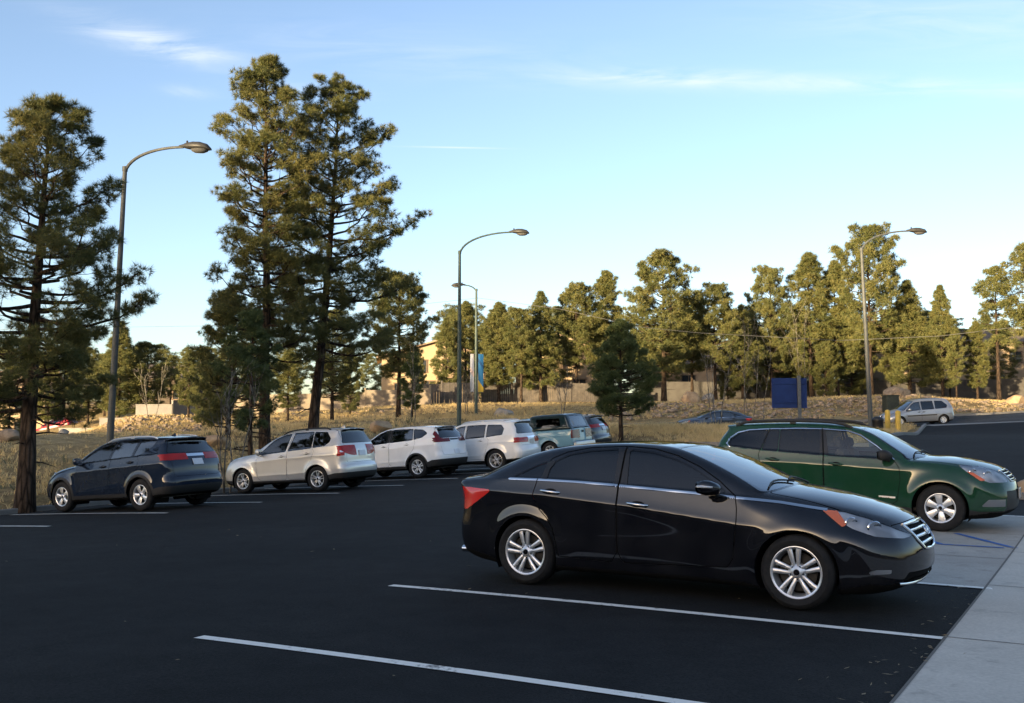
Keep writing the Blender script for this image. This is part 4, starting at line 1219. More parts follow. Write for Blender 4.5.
MINIVAN = dict(
    paint='paint_van', hw=.985, wb=2.88, track=1.62, tyre_r=.335, rim_r=.205, arch_r=.375, zc=.62, tuck=.30, lean=.05,
    outline=[(-1.9, .25), (-2.22, .30), (-2.33, .46), (-2.325, .70), (-2.27, 1.0), (-2.14, 1.32), (-1.95, 1.59), (-1.82, 1.69), (-1.4, 1.735), (-.5, 1.75), (.1, 1.72), (.5, 1.60), (.95, 1.34), (1.36, 1.10, 1), (1.8, .99), (2.12, .87), (2.34, .72), (2.43, .52), (2.39, .34), (2.2, .24), (1.85, .22, 1), (-1.9, .25, 1)],
    belt=[(-2.5, 1.10), (-1.7, 1.08), (-.8, 1.055), (.5, 1.01), (1.0, .97), (1.5, .92), (2.4, .70)],
    tumble=.30, tcurve=.12, gh_taper=(-1.0, .05), taper_f=(1.0, .10), taper_r=(-1.4, .06), bow_front=.40, bow_ws=.26, bow_rear=.18, bow_rw=.15,
    crown=.05, crown_hood=.09, round=.12, round_end=.12, round_hood=.15, flare=.015, flare_w=.10, creases=[([(-2.3, .78), (1.2, .72)], .012, .06, -2.2, 1.3)],
    windows=[('f', [(.07, 1.04), (.06, 1.555), (.40, 1.50), (.60, 1.38), (1.04, 1.0)], .02), ('m', [(-.05, 1.05), (-.05, 1.56), (-.80, 1.575), (-.84, 1.075)], .02), ('q', [(-.94, 1.085), (-.96, 1.575), (-1.44, 1.545), (-1.74, 1.28), (-1.66, 1.12)], .03)],
    win_door=[0, 1, None], win_mats=['glass_mid', 'glass_dark', 'glass_dark'], win_trim=.02,
    ws=(.45, 1.33, .07), rw=('z', 1.12, 1.56, .12), hood=(1.40, 2.2, .12), tailgate=([(-.72, .6), (.72, .6), (.72, 1.1), (.58, 1.62), (-.58, 1.62), (-.72, 1.1)], .03),
    doors=[([(.98, .96), (1.0, .8), (.95, .40), (.86, .34), (.04, .34), (.01, .4), (.01, 1.60), (.40, 1.55), (.66, 1.37)], .02), ([(-.89, 1.55), (-.89, 1.0), (-.98, .8), (-.96, .36), (-.05, .34), (-.012, .4), (-.012, 1.60), (-.5, 1.61)], .02)],
    handles=[(.16, .90), (-.14, .90)], handle_mat='black_plastic', mirror=(.84, 1.08, .12, .09), mirror_y=1.06,
    end_patches=[('headlight', 'side', [(1.95, .84), (2.15, .83), (2.5, .70), (2.5, .58), (2.1, .66)], .012, 'lens_clear', .003), ('taillight', 'side', [(-2.7, 1.16), (-2.14, 1.14), (-2.16, .84), (-2.7, .84)], .01, 'lens_red', .006),
                 ('grille', 'front', [(-.32, .72), (.32, .72), (.28, .54), (-.28, .54)], .02, 'void', -.01)],
    clad=[(-2.6, .30), (2.6, .30)], side_patches=[('rub_strip', [(-1.0, .66), (-1.0, .72), (.95, .70), (.95, .64)], .01, 'black_plastic', .006)],
    front_x=2.0, spokes=(7, 'wide'), seat_x=(.4, -.7), seat_z=.6, under_z=.32, h=.045, simple=True)

def van_extras(car, sh, ct, tg):
    mb = MB()
    surf_strip(sh, [(y, .63) for y in np.linspace(-.3, .3, 9)], 'front', .02, .004, mb=mb); surf_strip(sh, [(0, .55), (0, .71)], 'front', .02, .004, mb=mb)
    surf_strip(sh, [(-.32, .72), (-.15, .73), (.15, .73), (.32, .72), (.28, .54), (-.28, .54), (-.32, .72)], 'front', .02, .004, mb=mb)
    mb.build('grille_cross', [M['chrome']], car)

M['glass_tint'] = glass('tinted_glass', (.20, .22, .235), ior=1.62); M['glass_tint2'] = glass('tinted_glass_rear', (.13, .14, .15), ior=1.62); M['glass_tint3'] = glass('tinted_glass_wagon', (.10, .11, .115), ior=1.6)
M['black_satin'] = simple('satin_black', (.012, .012, .013), .3)

def variant(sp, **kw):
    d = dict(sp); d.update(kw); return d
# ------------------------------------------------------------------ terrain
CAM_F, CAM_H, HZ = 1041.0, 1.594, 430.7
PITCH = math.atan((HZ - 351.5) / CAM_F)
def survey(px, py, Y):
    """a surveyed point: sight line of the photo at distance Y"""
    d = np.array([(px - 512) / CAM_F, math.cos(PITCH), math.sin(PITCH)]) - (py - 351.5) / CAM_F * np.array([0, -math.sin(PITCH), math.cos(PITCH)])
    d = d / d[1] * Y
    return np.array([d[0], Y, CAM_H + d[2]])

def onz(px, py, Y0):
    Y = Y0
    for _ in range(20):
        p = survey(px, py, Y)
        d = (p - np.array([0, 0, CAM_H])); k = (gz(p[0], p[1]) - CAM_H) / d[2]; Y = Y * (.5 + .5 * k)
    return survey(px, py, Y)[:2]
LA, LN = np.array([math.cos(math.radians(-30)), math.sin(math.radians(-30))]), np.array([math.sin(math.radians(30)), math.cos(math.radians(30))])
def lot(s, t): return LA * s + LN * t          # parking-lot axes -> ground x, y

# the lot itself is one gently warped paved surface: fitted to levels taken under the cars
_lv = [(-5, -6, 0, 5), (-5, 2, 0, 12), (-3.9, 10.3, 0, 16), (-6.4, 7.4, 0, 16), (-1.5, 6.5, 0, 16), (-1.3, 12, .015, 12), (-3.7, 17.7, .11, 10), (-14, 4, -.06, 1), (-20.4, 17.2, -.26, 6), (-20.4, 23.1, -.18, 6), (-20.9, 28.9, .03, 6), (-19.6, 31.3, .27, 6), (-21.3, 38.3, .34, 4), (-20.5, 42, .42, 2),
       (-6.4, 37.9, 1.1, 2), (-2.2, 33.4, .89, 2), (-1.5, 22.8, .40, 2), (-21, 8, -.15, 1), (-13, 22, -.02, 2), (-12, 30, .30, 1)]
_bs = lambda s, t: np.stack([s * 0 + 1, s, t, s * s / 10, s * t / 10, t * t / 10, s * t * t / 400, t ** 3 / 400, s * s * t / 400], -1)
_L = np.array(_lv, float); _B = _bs(_L[:, 0], _L[:, 1]) * _L[:, 3:4]
_K = np.linalg.solve(_B.T @ _B + np.diag([0, 1e-4, 1e-4, .002, .002, .002, .003, .003, .003]), _B.T @ (_L[:, 2] * _L[:, 3]))
def lot_level(s, t): return float(_bs(np.array([s]), np.array([t]))[0] @ _K)
_c = []
for s_ in (-23.5, -19, -14, -9, -4, .5):
    for t_ in (-6, 0, 6, 11, 16, 21, 26, 31, 36, 41, 44.5):
        if t_ > 40 and s_ > -14: continue
        if t_ > 34 and s_ > 0: continue
        p_ = LA * s_ + LN * t_; _c.append((p_[0], p_[1], lot_level(s_, max(t_, 0))))
_c += [(0, -14, 0), (-20, -14, 0), (20, -14, 0.1), (-60, -60, 0), (60, -60, 0), (0, -90, 0), (10, 4, .06), (14, 12, .3), (-18, 20, -.1), (-20, 8, -.1), (-12.3, 25.8, -.12)]
_s = [(1024, 455, 30), (900, 445, 36), (925, 426, 55), (1024, 421, 57), (1024, 412.5, 72), (945, 424, 69), (902, 426, 69), (870, 430, 53), (893, 433.5, 52), (800, 434, 46),
      (650, 428, 54), (620, 440, 50), (705, 436, 63), (600, 440, 52), (760, 432, 66),
      (790, 418, 76), (790, 403, 83), (915, 413, 76), (915, 398, 83), (1000, 413, 76), (1010, 404, 84), (680, 420, 74), (680, 405, 82), (620, 422, 74), (620, 408, 82),
      (665, 404, 92), (800, 401, 96), (950, 402, 96), (1060, 400, 96), (540, 414, 78), (450, 417, 62), (475, 421, 76), (400, 419, 62), (400, 408, 84), (330, 422, 60), (330, 413, 84), (260, 415, 84), (300, 455, 40), (265, 456, 37), (230, 460, 36), (215, 474, 33.5), (340, 452, 42), (385, 432, 52), (500, 418, 60),
      (108, 459, 33), (150, 440, 55), (130, 437.5, 69), (190, 434, 69), (130, 418, 79), (190, 419, 79), (60, 442, 68), (20, 444, 60), (80, 440.5, 80), (40, 440.5, 85), (-60, 446, 50), (55, 438, 101), (75, 438.5, 103), (90, 438.5, 105), (0, 440, 100), (40, 470, 31), (-40, 488, 28),
      (260, 412, 98), (430, 405, 98), (560, 402, 98), (130, 412, 100), (700, 395, 130), (500, 398, 130), (300, 402, 130), (950, 392, 130), (100, 410, 130), (-100, 420, 130), (1200, 400, 110), (1200, 405, 76), (1250, 425, 50)]
_C = np.array(_c + [tuple(survey(*q)) for q in _s] + [(x, y, z) for x, y, z in ((-150, 200, 6), (0, 220, 8), (150, 200, 9), (-300, 300, 8), (300, 300, 12), (0, 400, 12), (-200, 60, 1), (200, 60, 4), (-200, -60, 0), (200, -60, 1), (400, 0, 4), (-400, 0, 1))], float)
def _U(r2): return r2 * np.log(r2 + 1e-9)
def _tps():
    n = len(_C); S = 1 / 40.0
    X = _C[:, :2] * S
    D = ((X[:, None] - X[None]) ** 2).sum(2)
    K = _U(D) + np.eye(n) * 4e-4
    Pm = np.hstack([np.ones((n, 1)), X])
    A = np.block([[K, Pm], [Pm.T, np.zeros((3, 3))]])
    return np.linalg.solve(A, np.concatenate([_C[:, 2], np.zeros(3)])), X, S
_W, _X, _S = _tps()
def ground(x, y):
    x = np.asarray(x, float); y = np.asarray(y, float)
    sh = x.shape; p = np.stack([x.ravel(), y.ravel()], 1) * _S
    p = np.clip(p, -12, 14)
    out = np.empty(len(p))
    for i in range(0, len(p), 20000):
        q = p[i:i + 20000]
        D = ((q[:, None] - _X[None]) ** 2).sum(2)
        out[i:i + 20000] = _U(D) @ _W[:len(_X)] + _W[-3] + q @ _W[-2:]
    sx = x.ravel() * LA[0] + y.ravel() * LA[1]; tx = x.ravel() * LN[0] + y.ravel() * LN[1]
    st = lambda a, b, v: (lambda q: q * q * (3 - 2 * q))(np.clip((v - a) / (b - a), 0, 1))
    w = st(-24.8, -23.4, sx) * (1 - st(-12, -8, sx)) * st(6, 10, tx) * (1 - st(44, 46, tx))
    m = w > 0
    if m.any(): out[m] = out[m] * (1 - w[m]) + w[m] * (_bs(sx[m], tx[m]) @ _K)
    return out.reshape(sh)
def gz(x, y): return float(ground(np.array([x]), np.array([y]))[0])

def inside(poly, x, y):
    return poly_sdf(poly, np.asarray(x, float), np.asarray(y, float))

# paved outlines (ground x, y)
ISL_B = survey(872, 446, 36)[:2]; ISL_C = survey(925, 426, 55)[:2]
KERB_S = -23.3
LOT = [lot(-1.2, -14), lot(-1.2, 19.8), lot(1.2, 22.0), lot(9, 20.5), (60, 20), (75, 60), ISL_C + np.array([.6, .3]), ISL_C, ISL_B, lot(-14, 41), lot(-18, 44.5), lot(KERB_S, 44.5), lot(KERB_S, 13.7), lot(KERB_S, -14)]
LOT = np.array([np.asarray(q)[:2] for q in LOT])
ST0 = [ISL_C + np.array([-.4, .6]), survey(1024, 420.4, 58)[:2], (90, 66), (90, 80), survey(1024, 412.8, 72)[:2], survey(930, 414, 74)[:2], survey(800, 420, 72)[:2], survey(690, 424, 72)[:2], survey(560, 424, 71)[:2], survey(380, 424, 72)[:2], survey(380, 425, 66)[:2], survey(560, 426, 65)[:2], survey(690, 428, 60)[:2], survey(830, 428, 60)[:2]]
STREET = np.array(ST0)
APRON = np.array([lot(-6.6, 11.74), lot(-1.2, 11.74), lot(-1.2, 19.8), lot(-6.6, 19.8)])
WALK = np.array([lot(-1.2, -14), lot(9, -14), lot(9, 20.5), lot(1.2, 22.0), lot(-1.2, 19.8)])
FARLOT = np.array([(-75, 98), (-38, 97), (-36, 112), (-75, 114)])

def grid_tri(x, y, drop=None):
    X, Y = np.meshgrid(x, y, indexing='ij')
    Z = ground(X, Y)
    n, m = X.shape
    V = np.stack([X.ravel(), Y.ravel(), Z.ravel()], 1)
    i = np.arange(n - 1)[:, None] * m + np.arange(m - 1)[None]
    i = i.ravel()
    F = np.concatenate([np.stack([i, i + m, i + m + 1], 1), np.stack([i, i + m + 1, i + 1], 1)])
    return V, F

def clip_sheet(poly, step, off):
    """a sheet over the terrain with the exact outline of poly"""
    lo = poly.min(0) - step; hi = poly.max(0) + step
    V, F = grid_tri(np.arange(lo[0], hi[0] + step, step), np.arange(lo[1], hi[1] + step, step))
    c = Cutter.__new__(Cutter)
    c.V = V; c.F = F; c.N = np.tile([0, 0, 1.], (len(V), 1)); c.R = np.zeros(len(F), int); c.names = ['out']
    phi = lambda P_: poly_sdf(poly, P_[:, 0], P_[:, 1])
    c.region('in', phi, lambda a, b: np.ones(len(a), bool))
    V, N, F = c.extract('in')
    V = V.copy(); V[:, 2] = ground(V[:, 0], V[:, 1]) + off
    return V, F

def sheet(name, poly, step, off, mat):
    V, F = clip_sheet(np.asarray(poly, float), step, off)
    return tag(mesh_obj(name, V, F, mat, None, True), kind='structure')

# ---- ground materials
def asphalt_mat(name, lo, hi, crack=True):
    m, nt, out = new_mat(name); co = objcoord(nt)
    big = tex_noise(nt, .16, 5, .6, co)
    agg = tex_noise(nt, 55, 3, .7, co)
    r = ramp(nt, agg.outputs[0], [(.3, lo), (.55, tuple((a + b) / 2 for a, b in zip(lo, hi))), (.78, hi)])
    rb = ramp(nt, big.outputs[0], [(.3, (.5, .5, .5)), (.7, (1.6, 1.57, 1.52))])
    c = mixc(nt, 1.0, r.outputs[0], rb.outputs[0], 'MULTIPLY')
    md = tex_noise(nt, 2.2, 5, .7, co); rm = ramp(nt, md.outputs[0], [(.3, (.7, .7, .7)), (.7, (1.35, 1.35, 1.35))])
    c = mixc(nt, 1.0, c, rm.outputs[0], 'MULTIPLY')
    # stones showing through and oil spots
    v = nd(nt, 'TexVoronoi'); v.inputs['Scale'].default_value = 38; nt.links.new(co, v.inputs['Vector'])
    rv = ramp(nt, v.outputs['Distance'], [(.05, (1, 1, 1)), (.16, (0, 0, 0))])
    sel = ramp(nt, v.outputs['Color'], [(.80, (0, 0, 0)), (.86, (1, 1, 1))])
    f = nd(nt, 'Math', operation='MULTIPLY'); nt.links.new(rv.outputs[0], f.inputs[0]); nt.links.new(sel.outputs[0], f.inputs[1])
    f2 = nd(nt, 'Math', operation='MULTIPLY'); nt.links.new(f.outputs[0], f2.inputs[0]); f2.inputs[1].default_value = .45
    c = mixc(nt, f2.outputs[0], c, (.12, .115, .11))
    oil = tex_noise(nt, .55, 3, .5, co); ro = ramp(nt, oil.outputs[0], [(.62, (0, 0, 0)), (.76, (.6, .6, .6))])
    c = mixc(nt, ro.outputs[0], c, (.012, .012, .013))
    if crack:
        wv = tex_noise(nt, 1.3, 3, .5, co)
        dis = mixc(nt, .35, co, wv.outputs['Color'])
        vc = nd(nt, 'TexVoronoi', feature='DISTANCE_TO_EDGE'); vc.inputs['Scale'].default_value = .22; nt.links.new(dis, vc.inputs['Vector'])
        rc = ramp(nt, vc.outputs['Distance'], [(.0, (1, 1, 1)), (.006, (0, 0, 0))])
        f3 = nd(nt, 'Math', operation='MULTIPLY'); nt.links.new(rc.outputs[0], f3.inputs[0]); f3.inputs[1].default_value = .6
        c = mixc(nt, f3.outputs[0], c, (.008, .008, .008))
    b = P(nt, Roughness=.9, Specular_IOR_Level=.15)
    nt.links.new(c, b.inputs['Base Color'])
    bp = nd(nt, 'Bump'); bp.inputs['Strength'].default_value = .5; bp.inputs['Distance'].default_value = .012
    nt.links.new(agg.outputs[0], bp.inputs['Height']); nt.links.new(bp.outputs[0], b.inputs['Normal'])
    nt.links.new(b.outputs[0], out.inputs[0]); return m

def concrete_mat(name, lo, hi, joint=0.0):
    m, nt, out = new_mat(name); co = objcoord(nt)
    n = tex_noise(nt, .9, 6, .65, co); g = tex_noise(nt, 40, 3, .6, co)
    r = ramp(nt, n.outputs[0], [(.3, lo), (.7, hi)])
    rg = ramp(nt, g.outputs[0], [(.3, (.86, .86, .86)), (.7, (1.08, 1.08, 1.08))])
    c = mixc(nt, 1.0, r.outputs[0], rg.outputs[0], 'MULTIPLY')
    st = tex_noise(nt, 2.2, 5, .7, co); rs = ramp(nt, st.outputs[0], [(.58, (0, 0, 0)), (.72, (.55, .55, .55))])
    c = mixc(nt, rs.outputs[0], c, tuple(q * .45 for q in lo))
    b = P(nt, Roughness=.85, Specular_IOR_Level=.3); nt.links.new(c, b.inputs['Base Color'])
    bp = nd(nt, 'Bump'); bp.inputs['Strength'].default_value = .3; bp.inputs['Distance'].default_value = .008
    nt.links.new(g.outputs[0], bp.inputs['Height']); nt.links.new(bp.outputs[0], b.inputs['Normal'])
    nt.links.new(b.outputs[0], out.inputs[0]); return m

def soil_mat():
    m, nt, out = new_mat('dry_ground'); co = objcoord(nt)
    n = tex_noise(nt, .18, 6, .6, co); n2 = tex_noise(nt, 2.4, 5, .7, co); n3 = tex_noise(nt, 14, 4, .7, co)
    r1 = ramp(nt, n.outputs[0], [(.35, (.27, .19, .10)), (.52, (.38, .29, .155)), (.66, (.46, .37, .21))])
    r2 = ramp(nt, n2.outputs[0], [(.3, (.55, .52, .48)), (.7, (1.15, 1.12, 1.05))])
    c = mixc(nt, 1.0, r1.outputs[0], r2.outputs[0], 'MULTIPLY')
    r3 = ramp(nt, n3.outputs[0], [(.35, (.6, .58, .55)), (.65, (1.2, 1.2, 1.15))])
    c = mixc(nt, 1.0, c, r3.outputs[0], 'MULTIPLY')
    b = P(nt, Roughness=.95, Specular_IOR_Level=.1); nt.links.new(c, b.inputs['Base Color'])
    bp = nd(nt, 'Bump'); bp.inputs['Strength'].default_value = .8; bp.inputs['Distance'].default_value = .08
    nt.links.new(n3.outputs[0], bp.inputs['Height']); nt.links.new(bp.outputs[0], b.inputs['Normal'])
    nt.links.new(b.outputs[0], out.inputs[0]); return m

def line_mat(name, col, worn, thr=.42):
    m, nt, out = new_mat(name); co = objcoord(nt)
    n = tex_noise(nt, 9, 6, .75, co); n2 = tex_noise(nt, 1.1, 3, .5, co)
    a = nd(nt, 'Math', operation='MULTIPLY_ADD'); nt.links.new(n2.outputs[0], a.inputs[0]); a.inputs[1].default_value = .5; 
    nt.links.new(n.outputs[0], a.inputs[2])
    r = ramp(nt, a.outputs[0], [(thr, worn), (thr + .12, col)])
    b = P(nt, Roughness=.75, Specular_IOR_Level=.3); nt.links.new(r.outputs[0], b.inputs['Base Color'])
    nt.links.new(b.outputs[0], out.inputs[0]); return m

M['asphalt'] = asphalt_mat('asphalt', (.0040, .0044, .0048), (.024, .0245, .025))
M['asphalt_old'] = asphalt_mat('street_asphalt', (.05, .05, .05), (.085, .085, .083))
M['concrete'] = concrete_mat('concrete', (.33, .305, .268), (.45, .42, .37))
M['concrete_walk'] = concrete_mat('walk_concrete', (.47, .435, .375), (.58, .54, .47))
M['soil'] = soil_mat()
M['line_white'] = line_mat('line_white', (.82, .79, .72), (.2, .19, .18), .56)
M['line_blue'] = line_mat('line_blue', (.045, .14, .40), (.2, .21, .24), .60)
M['kerb'] = concrete_mat('kerb_concrete', (.17, .165, .15), (.26, .25, .235))

def build_ground():
    def axis(a, b, fine, lo, hi, grow=1.18):
        v = list(np.arange(a, b + 1e-6, fine)); s = fine
        while v[-1] < hi: s *= grow; v.append(v[-1] + s)
        s = fine; w = [v[0]]
        while w[0] > lo: s *= grow; w.insert(0, w[0] - s)
        return np.array(w[:-1] + v)
    V, F = grid_tri(axis(-45, 45, .6, -700, 700), axis(-3, 105, .6, -300, 1100))
    d = np.minimum(poly_sdf(LOT, V[:, 0], V[:, 1]), np.minimum(poly_sdf(STREET, V[:, 0], V[:, 1]), np.minimum(poly_sdf(WALK, V[:, 0], V[:, 1]), poly_sdf(FARLOT, V[:, 0], V[:, 1]))))
    bumps = (np.sin(V[:, 0] * 1.7 + np.sin(V[:, 1] * .9) * 2) * np.sin(V[:, 1] * 1.3 + 1) * .05 + np.sin(V[:, 0] * .43 + 2) * np.sin(V[:, 1] * .37) * .08)
    V[:, 2] += np.where(d < .8, -.07 * np.clip((.8 - d) / .8, 0, 1), bumps * np.clip((d - .8) / 3, 0, 1) * (V[:, 1] > 20))
    tag(mesh_obj('ground', V, F, M['soil'], None, True), kind='structure')
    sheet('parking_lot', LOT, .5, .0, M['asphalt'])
    sheet('road', STREET, .6, .0, M['asphalt_old'])
    sheet('far_road', FARLOT, 1.0, .0, M['asphalt_old'])
    sheet('concrete_pad', APRON, .4, .006, M['concrete'])
    sheet('pavement', WALK, .4, .010, M['concrete_walk'])

def ribbon(name, a, b, w, off, mat, seg=.35, kind='structure'):
    a = np.asarray(a, float); b = np.asarray(b, float); L = np.linalg.norm(b - a); u = (b - a) / L; nrm = np.array([-u[1], u[0]]) * w / 2
    k = max(2, int(L / seg)); V = []
    for t in np.linspace(0, 1, k + 1):
        for sd in (-1, 1):
            p = a + (b - a) * t + nrm * sd; V.append((p[0], p[1], gz(*p) + off))
    F = [(2 * i, 2 * i + 2, 2 * i + 3, 2 * i + 1) for i in range(k)]
    V = np.array(V)
    if np.cross(V[2] - V[0], V[3] - V[0])[2] < 0: F = [f[::-1] for f in F]
    return tag(mesh_obj(name, V, F, mat, None, True), kind=kind)

def kerb(name, pts, w=.16, h=.13, mat=None):
    """kerb stones along a line: bevelled profile swept over the terrain"""
    q = []
    for p0, p1 in zip(pts[:-1], pts[1:]):
        p0 = np.asarray(p0, float); p1 = np.asarray(p1, float)
        k = max(1, int(np.linalg.norm(p1 - p0) / .8))
        for i in range(k): q.append(p0 + (p1 - p0) * i / k)
    q.append(np.asarray(pts[-1], float)); q = np.array(q)
    T = np.gradient(q, axis=0); T /= np.linalg.norm(T, axis=1)[:, None]; Nn = np.stack([-T[:, 1], T[:, 0]], 1)
    prof = [(-w / 2, -.1), (-w / 2, h - .02), (-w / 2 + .02, h), (w / 2 - .02, h), (w / 2, h - .02), (w / 2, -.1)]
    V = []
    for p, n_ in zip(q, Nn):
        z = gz(*p)
        for (o, hh) in prof: V.append((p[0] + n_[0] * o, p[1] + n_[1] * o, z + hh))
    m = len(prof); F = []
    for i in range(len(q) - 1):
        for j in range(m - 1): F.append((i * m + j, i * m + j + 1, (i + 1) * m + j + 1, (i + 1) * m + j)[::-1])
    F += [tuple(range(m)), tuple((len(q) - 1) * m + j for j in range(m))[::-1]]
    o = mesh_obj(name, np.array(V), F, mat or M['kerb'], None, True, angle=40)
    return tag(o, kind='structure')

build_ground()
for s_, t in ((-6.3, 3.05), (-6.25, 5.94), (-6.53, 8.81)): ribbon('parking_line', lot(s_, t), lot(-1.22, t), .11, .006, M['line_white'])
ribbon('parking_line', lot(-6.5, 11.68), lot(-1.0, 11.68), .11, .010, M['line_white'])
ribbon('parking_line', lot(-6.5, 19.7), lot(-1.0, 19.7), .11, .012, M['line_white'])
for pa, pb in (((956, 534, 15.6), (1016, 549, 12.9)), ((929, 541, 14.6), (941, 545, 13.9)), ((941, 545, 13.9), (1004, 548.5, 13.1)), ((906, 549, 13.3), (926, 541.5, 14.4))):
    ribbon('parking_line', onz(*pa), onz(*pb), .09, .0125, M['line_blue'])
for k in range(-2, 10): ribbon('parking_line', lot(-22.9, 15.75 + 2.85 * k), lot(-17.6, 15.75 + 2.85 * k), .11, .008, M['line_white'])
kerb('kerb', [lot(KERB_S - .1, 44.5), lot(KERB_S - .1, 13.7), lot(KERB_S - .1, 4)])
kerb('kerb', [lot(-18, 44.6), lot(-14, 41.1), ISL_B + np.array([-.1, .1]), ISL_C])
kerb('kerb', [lot(1.0, 22.1), lot(9, 20.6)])
ribbon('road_gutter', ISL_C + np.array([.2, .35]), (90, 65.2), 1.3, .012, M['kerb'])
kerb('kerb', [(90, 80.1), survey(1024, 412.6, 72.2)[:2], survey(930, 413.8, 74.2)[:2], survey(800, 419.8, 72.2)[:2], survey(690, 423.8, 72.2)[:2], survey(560, 424, 71.2)[:2]])


BED = [lot(-1.75, 22.9), lot(3.2, 22.9), lot(3.2, 25.2), lot(-1.75, 25.2)]
kerb('kerb', BED + [BED[0]])
sheet('planting_bed', BED, .4, .10, M['soil'])
# ------------------------------------------------------------------ vegetation
def needle_mat(name, c0, c1, c2, trans=.25):
    m, nt, out = new_mat(name)
    geo = nd(nt, 'NewGeometry'); co = objcoord(nt)
    n = tex_noise(nt, .55, 3, .6, co)
    a = nd(nt, 'Math', operation='MULTIPLY_ADD'); nt.links.new(geo.outputs['Random Per Island'], a.inputs[0]); a.inputs[1].default_value = .45
    s = nd(nt, 'Math', operation='MULTIPLY'); nt.links.new(n.outputs[0], s.inputs[0]); s.inputs[1].default_value = .75
    nt.links.new(s.outputs[0], a.inputs[2])
    r = ramp(nt, a.outputs[0], [(.25, c0), (.55, c1), (.9, c2)])
    b = P(nt, Roughness=.55, Specular_IOR_Level=.3); nt.links.new(r.outputs[0], b.inputs['Base Color'])
    t = nd(nt, 'BsdfTranslucent'); nt.links.new(r.outputs[0], t.inputs[0])
    mx = nd(nt, 'MixShader'); mx.inputs[0].default_value = trans
    nt.links.new(b.outputs[0], mx.inputs[1]); nt.links.new(t.outputs[0], mx.inputs[2]); nt.links.new(mx.outputs[0], out.inputs[0])
    return m

def bark_mat(name, c0, c1):
    m, nt, out = new_mat(name); co = objcoord(nt)
    mp = nd(nt, 'Mapping'); mp.inputs['Scale'].default_value = (9, 9, 1.6); nt.links.new(co, mp.inputs[0])
    v = nd(nt, 'TexVoronoi', feature='DISTANCE_TO_EDGE'); v.inputs['Scale'].default_value = 1.0; nt.links.new(mp.outputs[0], v.inputs['Vector'])
    n = tex_noise(nt, 6, 5, .7, co)
    r = ramp(nt, v.outputs['Distance'], [(.0, tuple(q * .25 for q in c0)), (.18, c0), (.5, c1)])
    rn = ramp(nt, n.outputs[0], [(.3, (.6, .6, .6)), (.7, (1.2, 1.2, 1.2))])
    c = mixc(nt, 1.0, r.outputs[0], rn.outputs[0], 'MULTIPLY')
    b = P(nt, Roughness=.9, Specular_IOR_Level=.15); nt.links.new(c, b.inputs['Base Color'])
    bp = nd(nt, 'Bump'); bp.inputs['Strength'].default_value = .9; bp.inputs['Distance'].default_value = .04
    nt.links.new(v.outputs['Distance'], bp.inputs['Height']); nt.links.new(bp.outputs[0], b.inputs['Normal'])
    nt.links.new(b.outputs[0], out.inputs[0]); return m

M['joint'] = simple('joint_dirt', (.14, .13, .115), .95)
M['needles'] = needle_mat('pine_needles', (.046, .068, .024), (.105, .116, .038), (.185, .158, .050))
M['needles_far'] = needle_mat('pine_needles_far', (.045, .070, .026), (.112, .124, .042), (.205, .180, .060))
M['needles_young'] = needle_mat('young_pine_needles', (.05, .075, .028), (.085, .115, .042), (.12, .145, .055))
M['bark'] = bark_mat('pine_bark', (.060, .042, .030), (.115, .080, .055))
M['bark_pale'] = bark_mat('pale_bark', (.22, .20, .17), (.34, .31, .26))

def tufts(C, D, rng, n=12, L=.26, W=.03, spread=.9):
    """bursts of long needles: C centres, D directions -> triangles"""
    k = len(C)
    Cn = np.repeat(C, n, 0); Dn = np.repeat(D, n, 0)
    R = rng.normal(size=(k * n, 3)); R /= np.linalg.norm(R, axis=1)[:, None]
    d = Dn * (1 - spread * .5) + R * spread; d /= np.linalg.norm(d, axis=1)[:, None] + 1e-9
    l = L * rng.uniform(.65, 1.15, (k * n, 1))
    s = np.cross(d, rng.normal(size=(k * n, 3))); s /= np.linalg.norm(s, axis=1)[:, None] + 1e-9
    s *= W * rng.uniform(.7, 1.3, (k * n, 1))
    tip = Cn + d * l
    V = np.stack([Cn - s * .5 + d * l * .05, Cn + s * .5 + d * l * .05, tip], 1).reshape(-1, 3)
    F = np.arange(k * n * 3).reshape(-1, 3)
    return V, F

